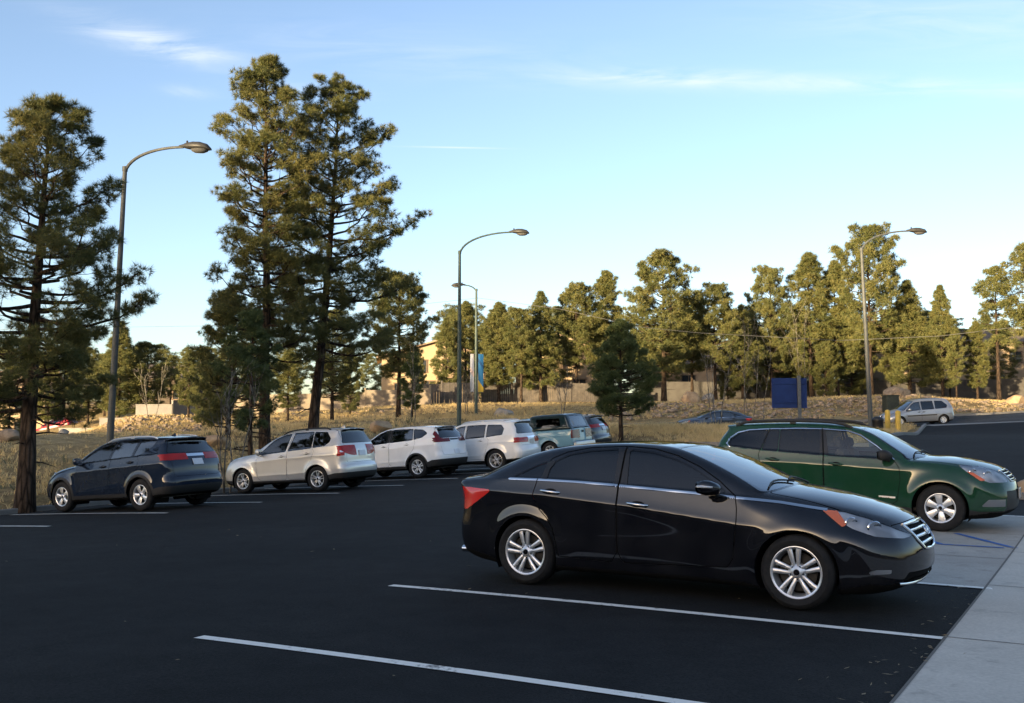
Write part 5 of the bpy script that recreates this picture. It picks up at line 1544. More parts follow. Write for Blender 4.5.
def pine(seed, H, base=.3, R=2.6, prof=None, nb=70, detail=1.0, trunk_r=.2, lean=(0, 0), L=.26, W=.03, tn=12, droop=.25, dead=5, limb_d=1.0, gap=.0, pad_step=.62, pad_r=.30, pad_n=13, inner=.38, rv=.55):
    """returns trunk MB and crown arrays. prof: (u, r) crown radius against height fraction inside the crown"""
    rng = np.random.default_rng(seed)
    prof = np.asarray(prof or [(0, .55), (.2, .95), (.45, 1.0), (.7, .75), (.9, .42), (1, .10)], float)
    tb = MB()
    hs = np.linspace(0, 1, 16)
    wob = np.cumsum(rng.normal(0, .012, (16, 2)), 0) * H * .12
    def axis_at(u):
        x = np.interp(u, hs, wob[:, 0]) + lean[0] * u; y = np.interp(u, hs, wob[:, 1]) + lean[1] * u
        return np.array([x, y, u * H])
    def rad_at(u): return trunk_r * (1.0 - .96 * u) * (1 + .35 * math.exp(-u * 28)) + .012
    pts = [axis_at(u) for u in hs]; pts[0] = pts[0] - np.array([0, 0, .35])
    tb.tube(pts, [rad_at(u) for u in hs], 12)
    C = []; D = []
    az = rng.uniform(0, 6.28)
    clump = rng.uniform(.72, 1.18, 24)
    for i in range(nb):
        u = i / (nb - 1)
        uu = base + (1 - base) * (u ** .92) * .985
        az += 2.399 + rng.normal(0, .35)
        sec = int((az % 6.283) / 6.283 * 6) + 6 * min(3, int(u * 4))
        r = R * np.interp(u, prof[:, 0], prof[:, 1]) * clump[sec % 24] * rng.uniform(rv, 1.12)
        if rng.uniform() < gap: continue
        r = max(r, .12)
        p0 = axis_at(uu)
        el = .10 + .75 * u ** 1.6 + rng.normal(0, .10)
        dirh = np.array([math.cos(az), math.sin(az), 0])
        n = 7; q = []
        for t in np.linspace(0, 1, n):
            sag = -droop * r * .45 * math.sin(t * 2.2) * (1 - u) + .16 * r * t ** 3
            side = np.array([-dirh[1], dirh[0], 0]) * math.sin(t * 3) * r * .06 * rng.normal()
            q.append(p0 + dirh * r * t * math.cos(el) + np.array([0, 0, r * t * math.sin(el) + sag]) + side)
        q = np.array(q)
        br = min(rad_at(uu) * .55, .018 + .018 * r) * limb_d
        tb.tube(q, np.linspace(br, br * .25, n), 5, cap=False)
        # pads of foliage on side twigs
        side = np.array([-dirh[1], dirh[0], 0])
        ns = max(2, int(round(r / pad_step * rng.uniform(.7, 1.15))))
        for j in range(ns):
            t = inner + (1 - inner) * (j + rng.uniform(.3, 1.0)) / ns
            b0 = np.array([np.interp(t, np.linspace(0, 1, n), q[:, k]) for k in range(3)])
            for sd in ((-1, 1) if j < ns - 1 else (-1, 0, 1)):
                if rng.uniform() < .18: continue
                sw = (.22 + .5 * (1 - t)) * min(r, 1.8) * rng.uniform(.45, 1.1)
                dd = dirh * rng.uniform(.45, .9) + side * sd * rng.uniform(.5, 1.0) + np.array([0, 0, rng.uniform(.05, .6)])
                dd /= np.linalg.norm(dd)
                tip = b0 + dd * sw
                if detail >= 1: tb.tube([b0, (b0 + tip) / 2 + np.array([0, 0, -.03]), tip], [.012, .009, .005], 3, cap=False)
                pr = pad_r * rng.uniform(.7, 1.25) * min(1, .45 + r * .4)
                k = max(3, int(pad_n * rng.uniform(.7, 1.3) * min(1, .5 + r * .35)))
                off = rng.normal(size=(k, 3)); off /= np.linalg.norm(off, axis=1)[:, None]; off *= pr * rng.uniform(.25, 1, (k, 1)) ** .6
                off[:, 2] = off[:, 2] * .62 + .08
                for o_ in off: C.append(tip + o_); D.append(o_ / (np.linalg.norm(o_) + 1e-6) * .55 + dd * .35 + np.array([0, 0, .45]))
    for i in range(dead):           # bare dead snags under the crown
        uu = base * rng.uniform(.45, 1.0); a = rng.uniform(0, 6.28); r = rng.uniform(.4, 1.3)
        p0 = axis_at(uu); dd = np.array([math.cos(a), math.sin(a), rng.uniform(-.25, .2)])
        tb.tube([p0, p0 + dd * r * .5, p0 + dd * r + np.array([0, 0, -.1])], [.028, .018, .006], 4, cap=False)
    top = axis_at(.99)
    for z in range(6): C.append(top - np.array([0, 0, z * .12]) + rng.normal(0, .05, 3)); D.append(np.array([0, 0, 1.]))
    C = np.array(C); D = np.array(D)
    V, F = tufts(C, D, rng, tn, L, W)
    return tb, V, F, len(C)

def pine_thing(name, label, xy, args, mat='needles', group=None, rz=0, bark='bark', cat='tree', zoff=0):
    tb, V, F, n = pine(**args)
    t = empty(name, (xy[0], xy[1], gz(*xy) + zoff), rz); tag(t, label, cat, group)
    tb.build('trunk', [M[bark]], t, angle=60)
    mesh_obj('crown', V, F, M[mat], t, False)
    return t

NEAR = [
    ('tall pine with bare lower trunk and jagged crown beside the dark blue crossover', survey(24, 502, 26)[:2], dict(seed=3, H=10.25, base=.24, rv=.62, R=2.05, nb=94, pad_n=17, trunk_r=.215, lean=(.30, 0), droop=.5, dead=8, prof=[(0, .9), (.15, 1.15), (.4, .98), (.7, .72), (.88, .48), (1, .1)], L=.19, W=.0115, tn=27, pad_step=.50, pad_r=.27, inner=.30)),
    ('tall twin-topped pine on the left of the close pair behind the silver crossover', survey(266, 456, 36)[:2], dict(seed=14, H=14.15, base=.25, rv=.70, R=1.75, nb=116, pad_n=17, trunk_r=.20, lean=(-.3, 0), droop=.4, dead=10, prof=[(0, .95), (.12, 1.0), (.35, .95), (.6, .92), (.82, .70), (.94, .40), (1, .12)], L=.19, W=.012, tn=27, pad_step=.52, pad_r=.28, inner=.30)),
    ('tall pine with a rounded golden top, right one of the close pair', survey(311, 455, 38)[:2], dict(seed=25, H=13.95, base=.30, rv=.70, R=2.75, nb=112, pad_n=17, trunk_r=.20, lean=(.85, 0), droop=.4, dead=9, prof=[(0, .85), (.15, 1.0), (.35, 1.0), (.55, .86), (.78, .58), (.92, .34), (1, .12)], L=.19, W=.012, tn=27, pad_step=.52, pad_r=.28, inner=.30, gap=.04)),
]
for lb, xy, a in NEAR: pine_thing('pine_tree', lb, xy, a)

def bare(seed, H, n=4, r=.03, spread=.35):
    rng = np.random.default_rng(seed); mb = MB()
    def grow(p, d, L, r_, lev):
        k = 5; q = [p]
        for i in range(k):
            d = d + rng.normal(0, .06, 3); d[2] += .05; d /= np.linalg.norm(d); q.append(q[-1] + d * L / k)
        mb.tube(q, np.linspace(r_, r_ * .4, k + 1), 5 if lev == 0 else 3, cap=False)
        if lev < 2:
            for j in range(7 if lev == 0 else 4):
                b = q[rng.integers(1 if lev else 2, k + 1)]
                dd = d * .7 + rng.normal(0, .38, 3); dd[2] = abs(dd[2]) + .25; dd /= np.linalg.norm(dd)
                grow(b, dd, L * rng.uniform(.22, .42), r_ * .45, lev + 1)
    for i in range(n):
        a = rng.uniform(0, 6.28)
        grow(np.array([math.cos(a) * .08 * n, math.sin(a) * .08 * n, -.1]), np.array([math.cos(a) * spread * rng.uniform(0, 1), math.sin(a) * spread * rng.uniform(0, 1), 1.]), H * rng.uniform(.75, 1.0), r, 0)
    return mb

# ---- far pines: a few kinds, each copied
KINDS = {}
def kind(k, **a):
    tb, V, F, n = pine(**a)
    KINDS[k] = (tb, V, F, a['H'])
kind('round', seed=41, H=14, base=.30, R=3.4, nb=80, trunk_r=.24, detail=.55, L=.40, W=.042, tn=17, dead=4, pad_step=.75, pad_r=.44, pad_n=10, prof=[(0, .5), (.2, .9), (.5, 1.0), (.75, .85), (.92, .5), (1, .12)])
kind('spire', seed=42, H=14, base=.14, R=2.3, nb=92, trunk_r=.20, detail=.55, L=.40, W=.042, tn=17, dead=2, pad_step=.75, pad_r=.44, pad_n=10, prof=[(0, .95), (.25, 1.0), (.5, .8), (.75, .5), (1, .06)])
kind('column', seed=43, H=14, base=.18, R=2.0, nb=88, trunk_r=.20, detail=.55, L=.40, W=.042, tn=17, dead=3, pad_step=.75, pad_r=.44, pad_n=10, prof=[(0, .7), (.2, 1.0), (.6, .95), (.85, .6), (1, .1)])
kind('ragged', seed=44, H=14, base=.42, R=2.0, nb=52, trunk_r=.22, detail=.5, L=.40, W=.042, tn=17, dead=8, pad_step=.8, pad_n=9, gap=.10, pad_r=.42, prof=[(0, .6), (.3, 1.0), (.6, .9), (.85, .6), (1, .12)])
kind('broad', seed=45, H=14, base=.22, R=4.2, nb=90, trunk_r=.28, detail=.55, L=.40, W=.042, tn=17, dead=3, pad_step=.75, pad_r=.44, pad_n=10, prof=[(0, .75), (.2, 1.0), (.5, .9), (.75, .65), (.92, .38), (1, .1)])
kind('bushy', seed=46, H=14, base=.08, R=4.6, nb=96, trunk_r=.26, detail=.55, L=.42, W=.044, tn=17, dead=0, pad_step=.75, pad_r=.44, pad_n=10, prof=[(0, .85), (.2, 1.0), (.5, .82), (.75, .55), (1, .06)])
_first = {}
def far_pine(k, label, px, ytop, ybase, Y, wide=1.0, rz=None, mat='needles_far', group=None, name='pine_tree'):
    tb, V, F, H = KINDS[k]
    xy = survey(px, ybase, Y)[:2]; z = gz(*xy)
    top = survey(px, ytop, Y)[2]
    if k in _first:
        t = copy_tree(_first[k])
    else:
        t = empty(name); tb.build('trunk', [M['bark']], t, angle=60); mesh_obj('crown', V, F, M[mat], t, False); _first[k] = t
    for q in ('group',):
        if q in t: del t[q]
    h = (top - z) / H
    t.location = (xy[0], xy[1], z - .1); t.scale = (h * wide * 1.08, h * wide * 1.08, h); t.rotation_euler = (0, 0, random.uniform(0, 6.28) if rz is None else rz)
    t.name = name
    tag(t, label, 'tree', group)
    return t
FAR = [
    ('bushy', 'dense dark round-shouldered pine with low branches at the left of the tall close pair', 228, 290, 447, 44, .85),
    ('spire', 'pointed pine behind the left lamp post, above the white wall', 118, 322, 420, 84, 1.2),
    ('broad', 'wide dark pine right of the left lamp post, above the white wall', 146, 345, 420, 86, 1.1),
    ('ragged', 'thin sunlit pine near the left edge, behind the leaning pine trunk', 62, 330, 440, 112, 1.2),
    ('bushy', 'low spreading pine at the left edge, behind the leaning pine trunk', 8, 385, 445, 48, 1.3),
    ('column', 'slim pine standing between the white wall and the dark bushy pine', 188, 350, 428, 80, 1.1),
    ('broad', 'dark pine seen between the two tall trunks of the close pair', 332, 312, 420, 62, .8),
    ('round', 'dark drooping pine just right of the tall close pair, over the tan fence', 398, 278, 418, 63, .92),
    ('column', 'small sunlit pine behind the left trunk of the close pair', 288, 350, 416, 78, 1.2),
    ('spire', 'pine behind the green lamp post, right of the tan house', 446, 318, 408, 92, .95),
    ('column', 'pine with its top just left of the banner lamp post', 466, 302, 406, 94, 1.0),
    ('column', 'first pine right of the banner lamp post', 499, 303, 404, 94, 1.15),
    ('round', 'dark pine over the pickup camper top, with a flat crown', 521, 312, 404, 93, .9),
    ('spire', 'tall narrow pine above the white crossover roofs, with gaps in its crown', 541, 292, 403, 95, 1.05),
    ('round', 'round-topped pine left of the small tan gable', 577, 288, 402, 97, .85),
    ('column', 'pine right behind the small tan gable, with a pointed tip', 607, 272, 402, 98, 1.0),
    ('broad', 'biggest broad golden pine in the middle of the tree line', 664, 258, 405, 92, .9),
    ('round', 'golden pine at the right shoulder of the biggest broad pine', 716, 288, 404, 94, .85),
    ('spire', 'dark pointed pine filling the gap right of the biggest broad pine', 743, 306, 403, 95, 1.0),
    ('broad', 'full golden pine above the left half of the blue sign', 772, 271, 402, 98, .66),
    ('column', 'tall slim golden pine above the right half of the blue sign', 812, 254, 402, 98, 1.0),
    ('column', 'golden pine between the blue sign and the right lamp post', 838, 262, 402, 99, .95),
    ('round', 'tallest pine behind the right lamp post, with a full golden crown', 872, 232, 403, 96, .78),
    ('spire', 'olive pine right of the right lamp post, over the minivan', 910, 281, 402, 97, 1.1),
    ('spire', 'slim dark pine with a clear trunk above the minivan roof', 943, 286, 403, 95, .9),
    ('ragged', 'thin pine with a bare trunk over the tail of the minivan', 957, 330, 403, 94, .8),
    ('ragged', 'open-crowned pine near the right edge, with a long bare trunk', 1000, 268, 404, 92, .95),
    ('ragged', 'pine cut off by the right edge of the picture', 1030, 246, 404, 91, .9),
    ('column', 'short pine with a low crown between the two bare-trunked pines on the right', 978, 322, 403, 97, 1.0),
    ('round', 'dark half-hidden pine between the biggest broad pine and its right neighbour', 692, 302, 403, 100, .9),
    ('broad', 'shaded pine standing directly behind the blue sign', 792, 318, 402, 103, .9),
    ('bushy', 'dark low-branched pine behind the right lamp post', 852, 322, 402, 103, .8),
    ('round', 'dark pine between the right lamp post and the minivan', 892, 312, 402, 101, .9),
    ('bushy', 'dark bushy pine low behind the banner lamp post', 485, 340, 404, 99, .7),
    ('column', 'sunlit pine at the far left, in the gap right of the leaning pine trunk', 48, 352, 432, 88, 1.1),
    ('bushy', 'dark bushy pine just left of the left lamp post', 88, 348, 424, 92, .75),
    ('round', 'round pine right behind the left lamp post, over the white wall', 104, 356, 422, 96, 1.0),
    ('broad', 'broad pine over the right end of the white wall', 170, 356, 418, 100, .8),
    ('bushy', 'low dark pine hiding the right corner of the dark brown house', 204, 362, 424, 74, .7),
    ('ragged', 'thin crooked pine behind the leaning pine trunk at the left edge', 22, 338, 438, 66, 1.3),
    ('bushy', 'low dark pine behind the right trunk of the close pair', 350, 348, 414, 80, .6),
    ('bushy', 'low pine screening the left half of the ochre house', 418, 352, 408, 95, .55),
    ('bushy', 'low dark pine between the biggest broad pine and the blue sign', 728, 345, 403, 97, .7),
    ('bushy', 'low dark pine right of the blue sign', 826, 342, 402, 97, .7),
    ('column', 'tall pine beyond the right edge of the picture, first past the cut-off one', 1068, 262, 404, 93, 1.0),
    ('broad', 'wide pine beyond the right edge of the picture, behind the road', 1112, 270, 404, 95, .8),
    ('round', 'round pine beyond the right edge of the picture, farthest along the road', 1160, 255, 404, 96, .9),
    ('spire', 'narrow pine low between the dark pine and the full golden pine by the blue sign', 757, 325, 402, 101, 1.3),
]
for r in FAR: far_pine(*r)
pine_thing('pine_tree', 'small dense dark green young pine on the grass behind the sedan roof', survey(621, 440, 50)[:2], dict(seed=61, H=5.6, base=.20, R=1.45, rv=.7, nb=90, trunk_r=.10, L=.19, W=.02, tn=22, pad_step=.45, pad_r=.26, droop=.2, dead=2, prof=[(0, 1.0), (.2, 1.0), (.5, .78), (.8, .42), (1, .08)]), 'needles_young')
pine_thing('pine_tree', 'skinny dark young pine in front of the left trunk of the close pair', survey(251, 460, 34)[:2], dict(seed=62, H=5.4, base=.30, R=.9, nb=40, trunk_r=.085, L=.18, W=.02, tn=18, dead=6, gap=.2), 'needles_young')
pine_thing('pine_tree', 'thin young pine between the tan house and the green lamp post', survey(412, 421, 60)[:2], dict(seed=63, H=3.6, base=.15, R=.7, nb=34, trunk_r=.05, L=.2, W=.022, tn=18, dead=0), 'needles_young')

def woods(name, rows, mat, seed):
    """far wood behind the single trees: reads as one mass"""
    rng = np.random.default_rng(seed); VV = []; FF = []; n = 0; TB = MB()
    ks = list(KINDS)
    for (px, top, base, Y) in rows:
        tb, V, F, H = KINDS[ks[rng.integers(len(ks))]]
        V5 = V.reshape(-1, 3, 3)[rng.uniform(size=len(V) // 3) < .55]
        xy = survey(px, base, Y)[:2]; z = gz(*xy); h = (survey(px, top, Y)[2] - z) / H
        a = rng.uniform(0, 6.28); ca, sa = math.cos(a), math.sin(a)
        Q = V5.reshape(-1, 3) @ np.array([[ca, -sa, 0], [sa, ca, 0], [0, 0, 1]]).T * np.array([h * 1.5, h * 1.5, h]) + np.array([xy[0], xy[1], z])
        k = len(V5); FF.append(np.arange(k * 3).reshape(-1, 3) + n); VV.append(Q); n += len(Q)
    return tag(mesh_obj(name, np.concatenate(VV), np.concatenate(FF), M[mat], None, False), kind='stuff')
rw = np.random.default_rng(5)
rows = [(px + rw.uniform(-8, 8), rw.uniform(308, 342), 400, rw.uniform(110, 150)) for px in range(445, 1200, 11)]
rows += [(px + rw.uniform(-8, 8), rw.uniform(345, 370), 410, rw.uniform(114, 150)) for px in range(-40, 460, 20)]
woods('far_woods', rows, 'needles_far', 8)

SAPL = [('cluster of leafless pale saplings between the dark blue and silver crossovers', 236, 466, 31, 370, 4), ('leafless sapling clump on the grass left of the blue sign', 749, 420, 70, 335, 3),
        ('single leafless sapling just left of the blue sign', 763, 420, 71, 338, 1), ('forked leafless sapling rising behind the blue sign', 806, 412, 78, 318, 2),
        ('thin leafless sapling in front of the dark car on the road', 717, 430, 57, 340, 3), ('leafless shrub on the bank above the white wall, right of the left lamp post', 152, 420, 77, 372, 3),
        ('leafless sapling in front of the tan fence', 412, 419, 58, 352, 2), ('leafless sapling between the two lamp posts in the middle', 469, 424, 60, 372, 2), ('leafless sapling behind the camper top of the pickup', 560, 418, 62, 365, 2)]
for i, (lb, px, py, Y, top, n) in enumerate(SAPL):
    xy = survey(px, py, Y)[:2]; h = survey(px, top, Y)[2] - gz(*xy)
    o = bare(100 + i, h, n).build('bare_sapling', [M['bark_pale']], None, angle=80)
    o.location = (xy[0], xy[1], gz(*xy)); tag(o, lb, 'tree')

RIP1 = [survey(595, 421, 74.5)[:2], survey(800, 418, 75)[:2], survey(930, 413, 76)[:2], survey(1080, 411, 76)[:2], survey(1080, 402, 85)[:2], survey(915, 398, 84)[:2], survey(790, 403, 83.5)[:2], survey(600, 409, 82)[:2]]
def blades(name, mat, regions, seed, L=.32, W=.02, n=7, per=6.0, excl=()):
    rng = np.random.default_rng(seed); VV = []; FF = []; off = 0
    for poly, dens, hl in regions:
        poly = np.asarray(poly, float); lo, hi = poly.min(0), poly.max(0)
        k = int(dens * (hi[0] - lo[0]) * (hi[1] - lo[1]))
        p = rng.uniform(lo, hi, (k, 2))
        p = p[poly_sdf(poly, p[:, 0], p[:, 1]) < 0]
        d = np.minimum(np.minimum(poly_sdf(LOT, p[:, 0], p[:, 1]), poly_sdf(STREET, p[:, 0], p[:, 1])), np.minimum(poly_sdf(WALK, p[:, 0], p[:, 1]), poly_sdf(FARLOT, p[:, 0], p[:, 1])))
        f = np.sin(p[:, 0] * .9 + 1.3 * np.sin(p[:, 1] * .5)) + np.sin(p[:, 1] * .8 + p[:, 0] * .35)
        p = p[(d > .25) & (f + rng.uniform(-1.6, 1.6, len(p)) > -.9)]
        z = ground(p[:, 0], p[:, 1])
        C = np.column_stack([p, z - .02])
        m = len(C); Cn = np.repeat(C, n, 0); Cn[:, :2] += rng.normal(0, .06, (m * n, 2))
        dr = rng.normal(0, .38, (m * n, 3)); dr[:, 2] = 1; dr /= np.linalg.norm(dr, axis=1)[:, None]
        l = hl * np.repeat(rng.uniform(.5, 1.25, (m, 1)), n, 0) * rng.uniform(.6, 1.1, (m * n, 1))
        s = np.cross(dr, rng.normal(size=(m * n, 3))); s /= np.linalg.norm(s, axis=1)[:, None]; s *= W
        bend = rng.normal(0, .25, (m * n, 3)) * l; bend[:, 2] = -abs(bend[:, 2]) * .3
        V = np.stack([Cn - s, Cn + s, Cn + dr * l * .6 + s * .7, Cn + dr * l * .6 - s * .7, Cn + dr * l + bend], 1).reshape(-1, 3)
        i = np.arange(m * n)[:, None] * 5 + off
        FF.append(np.concatenate([i + np.array([[0, 1, 2]]), i + np.array([[0, 2, 3]]), i + np.array([[3, 2, 4]])])); VV.append(V); off += len(V)
    return tag(mesh_obj(name, np.concatenate(VV), np.concatenate(FF), M[mat], None, False), kind='stuff')
M['dry_grass'] = needle_mat('dry_grass_blades', (.40, .29, .13), (.58, .44, .21), (.70, .55, .29), .3)
M['weeds'] = needle_mat('grey_green_weeds', (.09, .10, .05), (.15, .15, .08), (.22, .20, .11), .3)
lb_ = lot(KERB_S - .3, 13); 
BANK = [lot(KERB_S - .35, 8), lot(KERB_S - .35, 45), (-2, 60), (-2, 78), (-30, 78), (-34, 66), (-40, 40), (-34, 22)]
MID = [lot(-18.2, 45), lot(-14, 41.6), ISL_B + [-.4, .6], ISL_C + [-.5, 0], (14, 59), (3, 62), (-8, 64)]
MID2 = [(-32, 62), (-32, 78), (-14, 88), (10, 90), (42, 95), (48, 86), (20, 84), (4, 74), (-2, 66)]
blades('dry_grass', 'dry_grass', [(BANK, 14, .20), (MID, 26, .34), (MID2, 15, .28), (RIP1, 9, .22)], 3, W=.013)
blades('low_weeds', 'weeds', [(BANK, .5, .30), (MID, .4, .35)], 4)

# ---- stones
M['stone'] = noisy('stone', (.17, .125, .085), (.36, .28, .20), 3.5, rough=.9, bump=.5)
M['stone_pale'] = noisy('pale_stone', (.24, .21, .17), (.38, .34, .28), 3.0, rough=.9, bump=.5)
M['boulder'] = noisy('sandstone', (.30, .20, .12), (.48, .34, .20), 2.4, rough=.9, bump=.6)
def stone_mesh(rng, r, sub=1, flat=.7):
    t = (1 + 5 ** .5) / 2
    v = np.array([(-1, t, 0), (1, t, 0), (-1, -t, 0), (1, -t, 0), (0, -1, t), (0, 1, t), (0, -1, -t), (0, 1, -t), (t, 0, -1), (t, 0, 1), (-t, 0, -1), (-t, 0, 1)], float)
    f = [(0, 11, 5), (0, 5, 1), (0, 1, 7), (0, 7, 10), (0, 10, 11), (1, 5, 9), (5, 11, 4), (11, 10, 2), (10, 7, 6), (7, 1, 8), (3, 9, 4), (3, 4, 2), (3, 2, 6), (3, 6, 8), (3, 8, 9), (4, 9, 5), (2, 4, 11), (6, 2, 10), (8, 6, 7), (9, 8, 1)]
    v /= np.linalg.norm(v, axis=1)[:, None]
    for _ in range(sub):
        v = list(v); cache = {}; g = []
        def mid(a, b):
            k = (min(a, b), max(a, b))
            if k not in cache:
                m_ = v[a] + v[b]; v.append(m_ / np.linalg.norm(m_)); cache[k] = len(v) - 1
            return cache[k]
        for a, b, c in f:
            x, y, z = mid(a, b), mid(b, c), mid(c, a); g += [(a, x, z), (b, y, x), (c, z, y), (x, y, z)]
        f = g; v = np.array(v)
    pl = rng.normal(size=(9, 3)); pl /= np.linalg.norm(pl, axis=1)[:, None]; dd = rng.uniform(.55, .9, 9)
    for p, d in zip(pl, dd):
        e = v @ p; m_ = e > d; v[m_] -= np.outer(e[m_] - d, p)
    v = v * np.array([rng.uniform(.8, 1.25), rng.uniform(.8, 1.2), flat * rng.uniform(.8, 1.2)]) * r
    a = rng.uniform(0, 6.28); R = np.array([[math.cos(a), -math.sin(a), 0], [math.sin(a), math.cos(a), 0], [0, 0, 1]])
    return v @ R.T, f
def rubble(name, regions, seed, mat):
    rng = np.random.default_rng(seed); protos = [stone_mesh(rng, 1, 0) for _ in range(14)]
    VV = []; FF = []; n = 0
    for poly, dens, r0, r1 in regions:
        poly = np.asarray(poly, float); lo, hi = poly.min(0), poly.max(0)
        p = rng.uniform(lo, hi, (int(dens * np.prod(hi - lo)), 2)); p = p[poly_sdf(poly, p[:, 0], p[:, 1]) < 0]
        z = ground(p[:, 0], p[:, 1])
        for (x, y), zz in zip(p, z):
            v, f = protos[rng.integers(14)]; r = rng.uniform(r0, r1) * rng.uniform(.6, 1.2)
            VV.append(v * r + np.array([x, y, zz + r * .2])); FF.append(np.array(f) + n); n += len(v)
    return tag(mesh_obj(name, np.concatenate(VV), np.concatenate(FF), M[mat], None, False), kind='stuff')
RIP2 = [survey(112, 438, 70)[:2], survey(200, 436, 68)[:2], survey(205, 418, 79)[:2], survey(98, 418, 79.5)[:2]]
RIP3 = [survey(205, 432, 70)[:2], survey(250, 428, 74)[:2], survey(440, 408, 84)[:2], survey(250, 413, 83)[:2]]
rubble('rubble', [(RIP1, 2.6, .10, .34), (RIP2, 4.0, .12, .32), (RIP3, 1.0, .12, .28)], 17, 'stone')
BOULD = [('square pale orange boulder on the crest behind the dark car on the road', 690, 408, 83.5, .85, 'boulder'), ('long grey boulder right of the square orange one', 708, 408, 84, .75, 'stone_pale'),
         ('sunlit orange boulder under the bushy pine, left of the silver crossover', 213, 443, 38, .46, 'boulder'), ('brown boulder in the grass behind the silver crossover roof', 381, 431, 52, .62, 'boulder'),
         ('small pale boulder above the roof of the farther white crossover', 504, 417, 64, .6, 'stone_pale'), ('round tan boulder at the foot of the trees near the right edge', 1016, 407, 83, .8, 'boulder'), ('mossy boulder at the trees behind the minivan', 897, 400, 85, .95, 'stone'),
         ('flat grey stone on the bare bank left of the dark blue crossover', 62, 452, 40, .26, 'stone_pale'), ('small grey stone lying by the leaning pine trunk', 8, 452, 36, .45, 'stone'), ('low tan rock on the kerbed bed at the right edge, past the green wagon', 1030, 486, 21.0, .30, 'boulder')]
for i, (lb, px, py, Y, r, mt) in enumerate(BOULD):
    rng = np.random.default_rng(200 + i); v, f = stone_mesh(rng, r, 2, .8)
    xy = survey(px, py, Y)[:2]
    o = mesh_obj('boulder', v, f, M[mt], None, True, angle=25); o.location = (xy[0], xy[1], gz(*xy) + r * .35); tag(o, lb, 'boulder')

M['litter'] = needle_mat('litter', (.10, .07, .035), (.20, .14, .07), (.30, .22, .11), .1)
def litter():
    rng = np.random.default_rng(77); VV = []; FF = []; n = 0
    P_ = []
    for _ in range(240):
        t = rng.uniform(-8, 11.5); s_ = -1.2 - abs(rng.normal(0, .16)) if rng.uniform() < .75 else rng.uniform(-1.2, 2.5)
        P_.append((lot(s_, t), .013 if s_ < -1.2 else .014))
    for _ in range(50): P_.append((lot(rng.uniform(-16, -1.3), rng.uniform(-4, 14)), .006))
    for _ in range(900): P_.append((lot(KERB_S + abs(rng.normal(0, .5)) + .1, rng.uniform(12, 44)), .012))
    for p, off in P_:
        a = rng.uniform(0, 6.28); L = rng.uniform(.012, .04); w = rng.uniform(.004, .014); z = gz_fast(p) + off
        u = np.array([math.cos(a), math.sin(a)]); v = np.array([-u[1], u[0]])
        q = [p - u * L, p + v * w, p + u * L, p - v * w]
        VV += [(x, y, z + rng.uniform(0, .008)) for x, y in q]; FF.append((n, n + 3, n + 2, n + 1)[::-1]); n += 4
    tag(mesh_obj('leaf_litter', np.array(VV), FF, M['litter'], None, False), kind='stuff')
def gz_fast(p): return gz(p[0], p[1])
litter()
for k in range(-3, 6): ribbon('pavement_joint', lot(-1.2, 11.9 - 3.05 * k), lot(9, 11.9 - 3.05 * k), .018, .0125, M['joint'])
ribbon('pavement_joint', lot(1.9, -10), lot(1.9, 20), .018, .0128, M['joint'])
ribbon('pavement_joint', lot(-1.2, -14), lot(-1.2, 19.8), .022, .0126, M['joint'])
ribbon('pavement_joint', lot(-6.6, 14.2), lot(-1.2, 14.2), .02, .009, M['joint'])
ribbon('pavement_joint', lot(-6.6, 17.0), lot(-1.2, 17.0), .02, .009, M['joint'])
# ------------------------------------------------------------------ street furniture
M['pole_grey'] = noisy('painted_pole', (.06, .066, .066), (.09, .096, .095), 6, rough=.55)
M['pole_green'] = noisy('green_pole', (.035, .055, .048), (.055, .08, .07), 6, rough=.5)
M['lamp_metal'] = noisy('lamp_metal', (.03, .03, .03), (.045, .045, .043), 8, rough=.45)
M['lamp_glass'] = simple('lamp_glass', (.10, .10, .10), .15, 0, coat=1)
M['steel_post'] = noisy('galvanised', (.09, .095, .10), (.14, .145, .15), 10, rough=.5, metal=.3)
M['sign_blue'] = noisy('sign_blue', (.006, .020, .10), (.009, .028, .13), 2, rough=.45)
M['yellow'] = noisy('bollard_yellow', (.50, .33, .06), (.60, .42, .08), 5, rough=.55)
M['box_green'] = noisy('utility_green', (.020, .026, .022), (.035, .042, .034), 5, rough=.6)
M['bin_black'] = simple('bin_black', (.012, .013, .015), .5)
M['cable'] = simple('cable', (.10, .10, .10), .7)

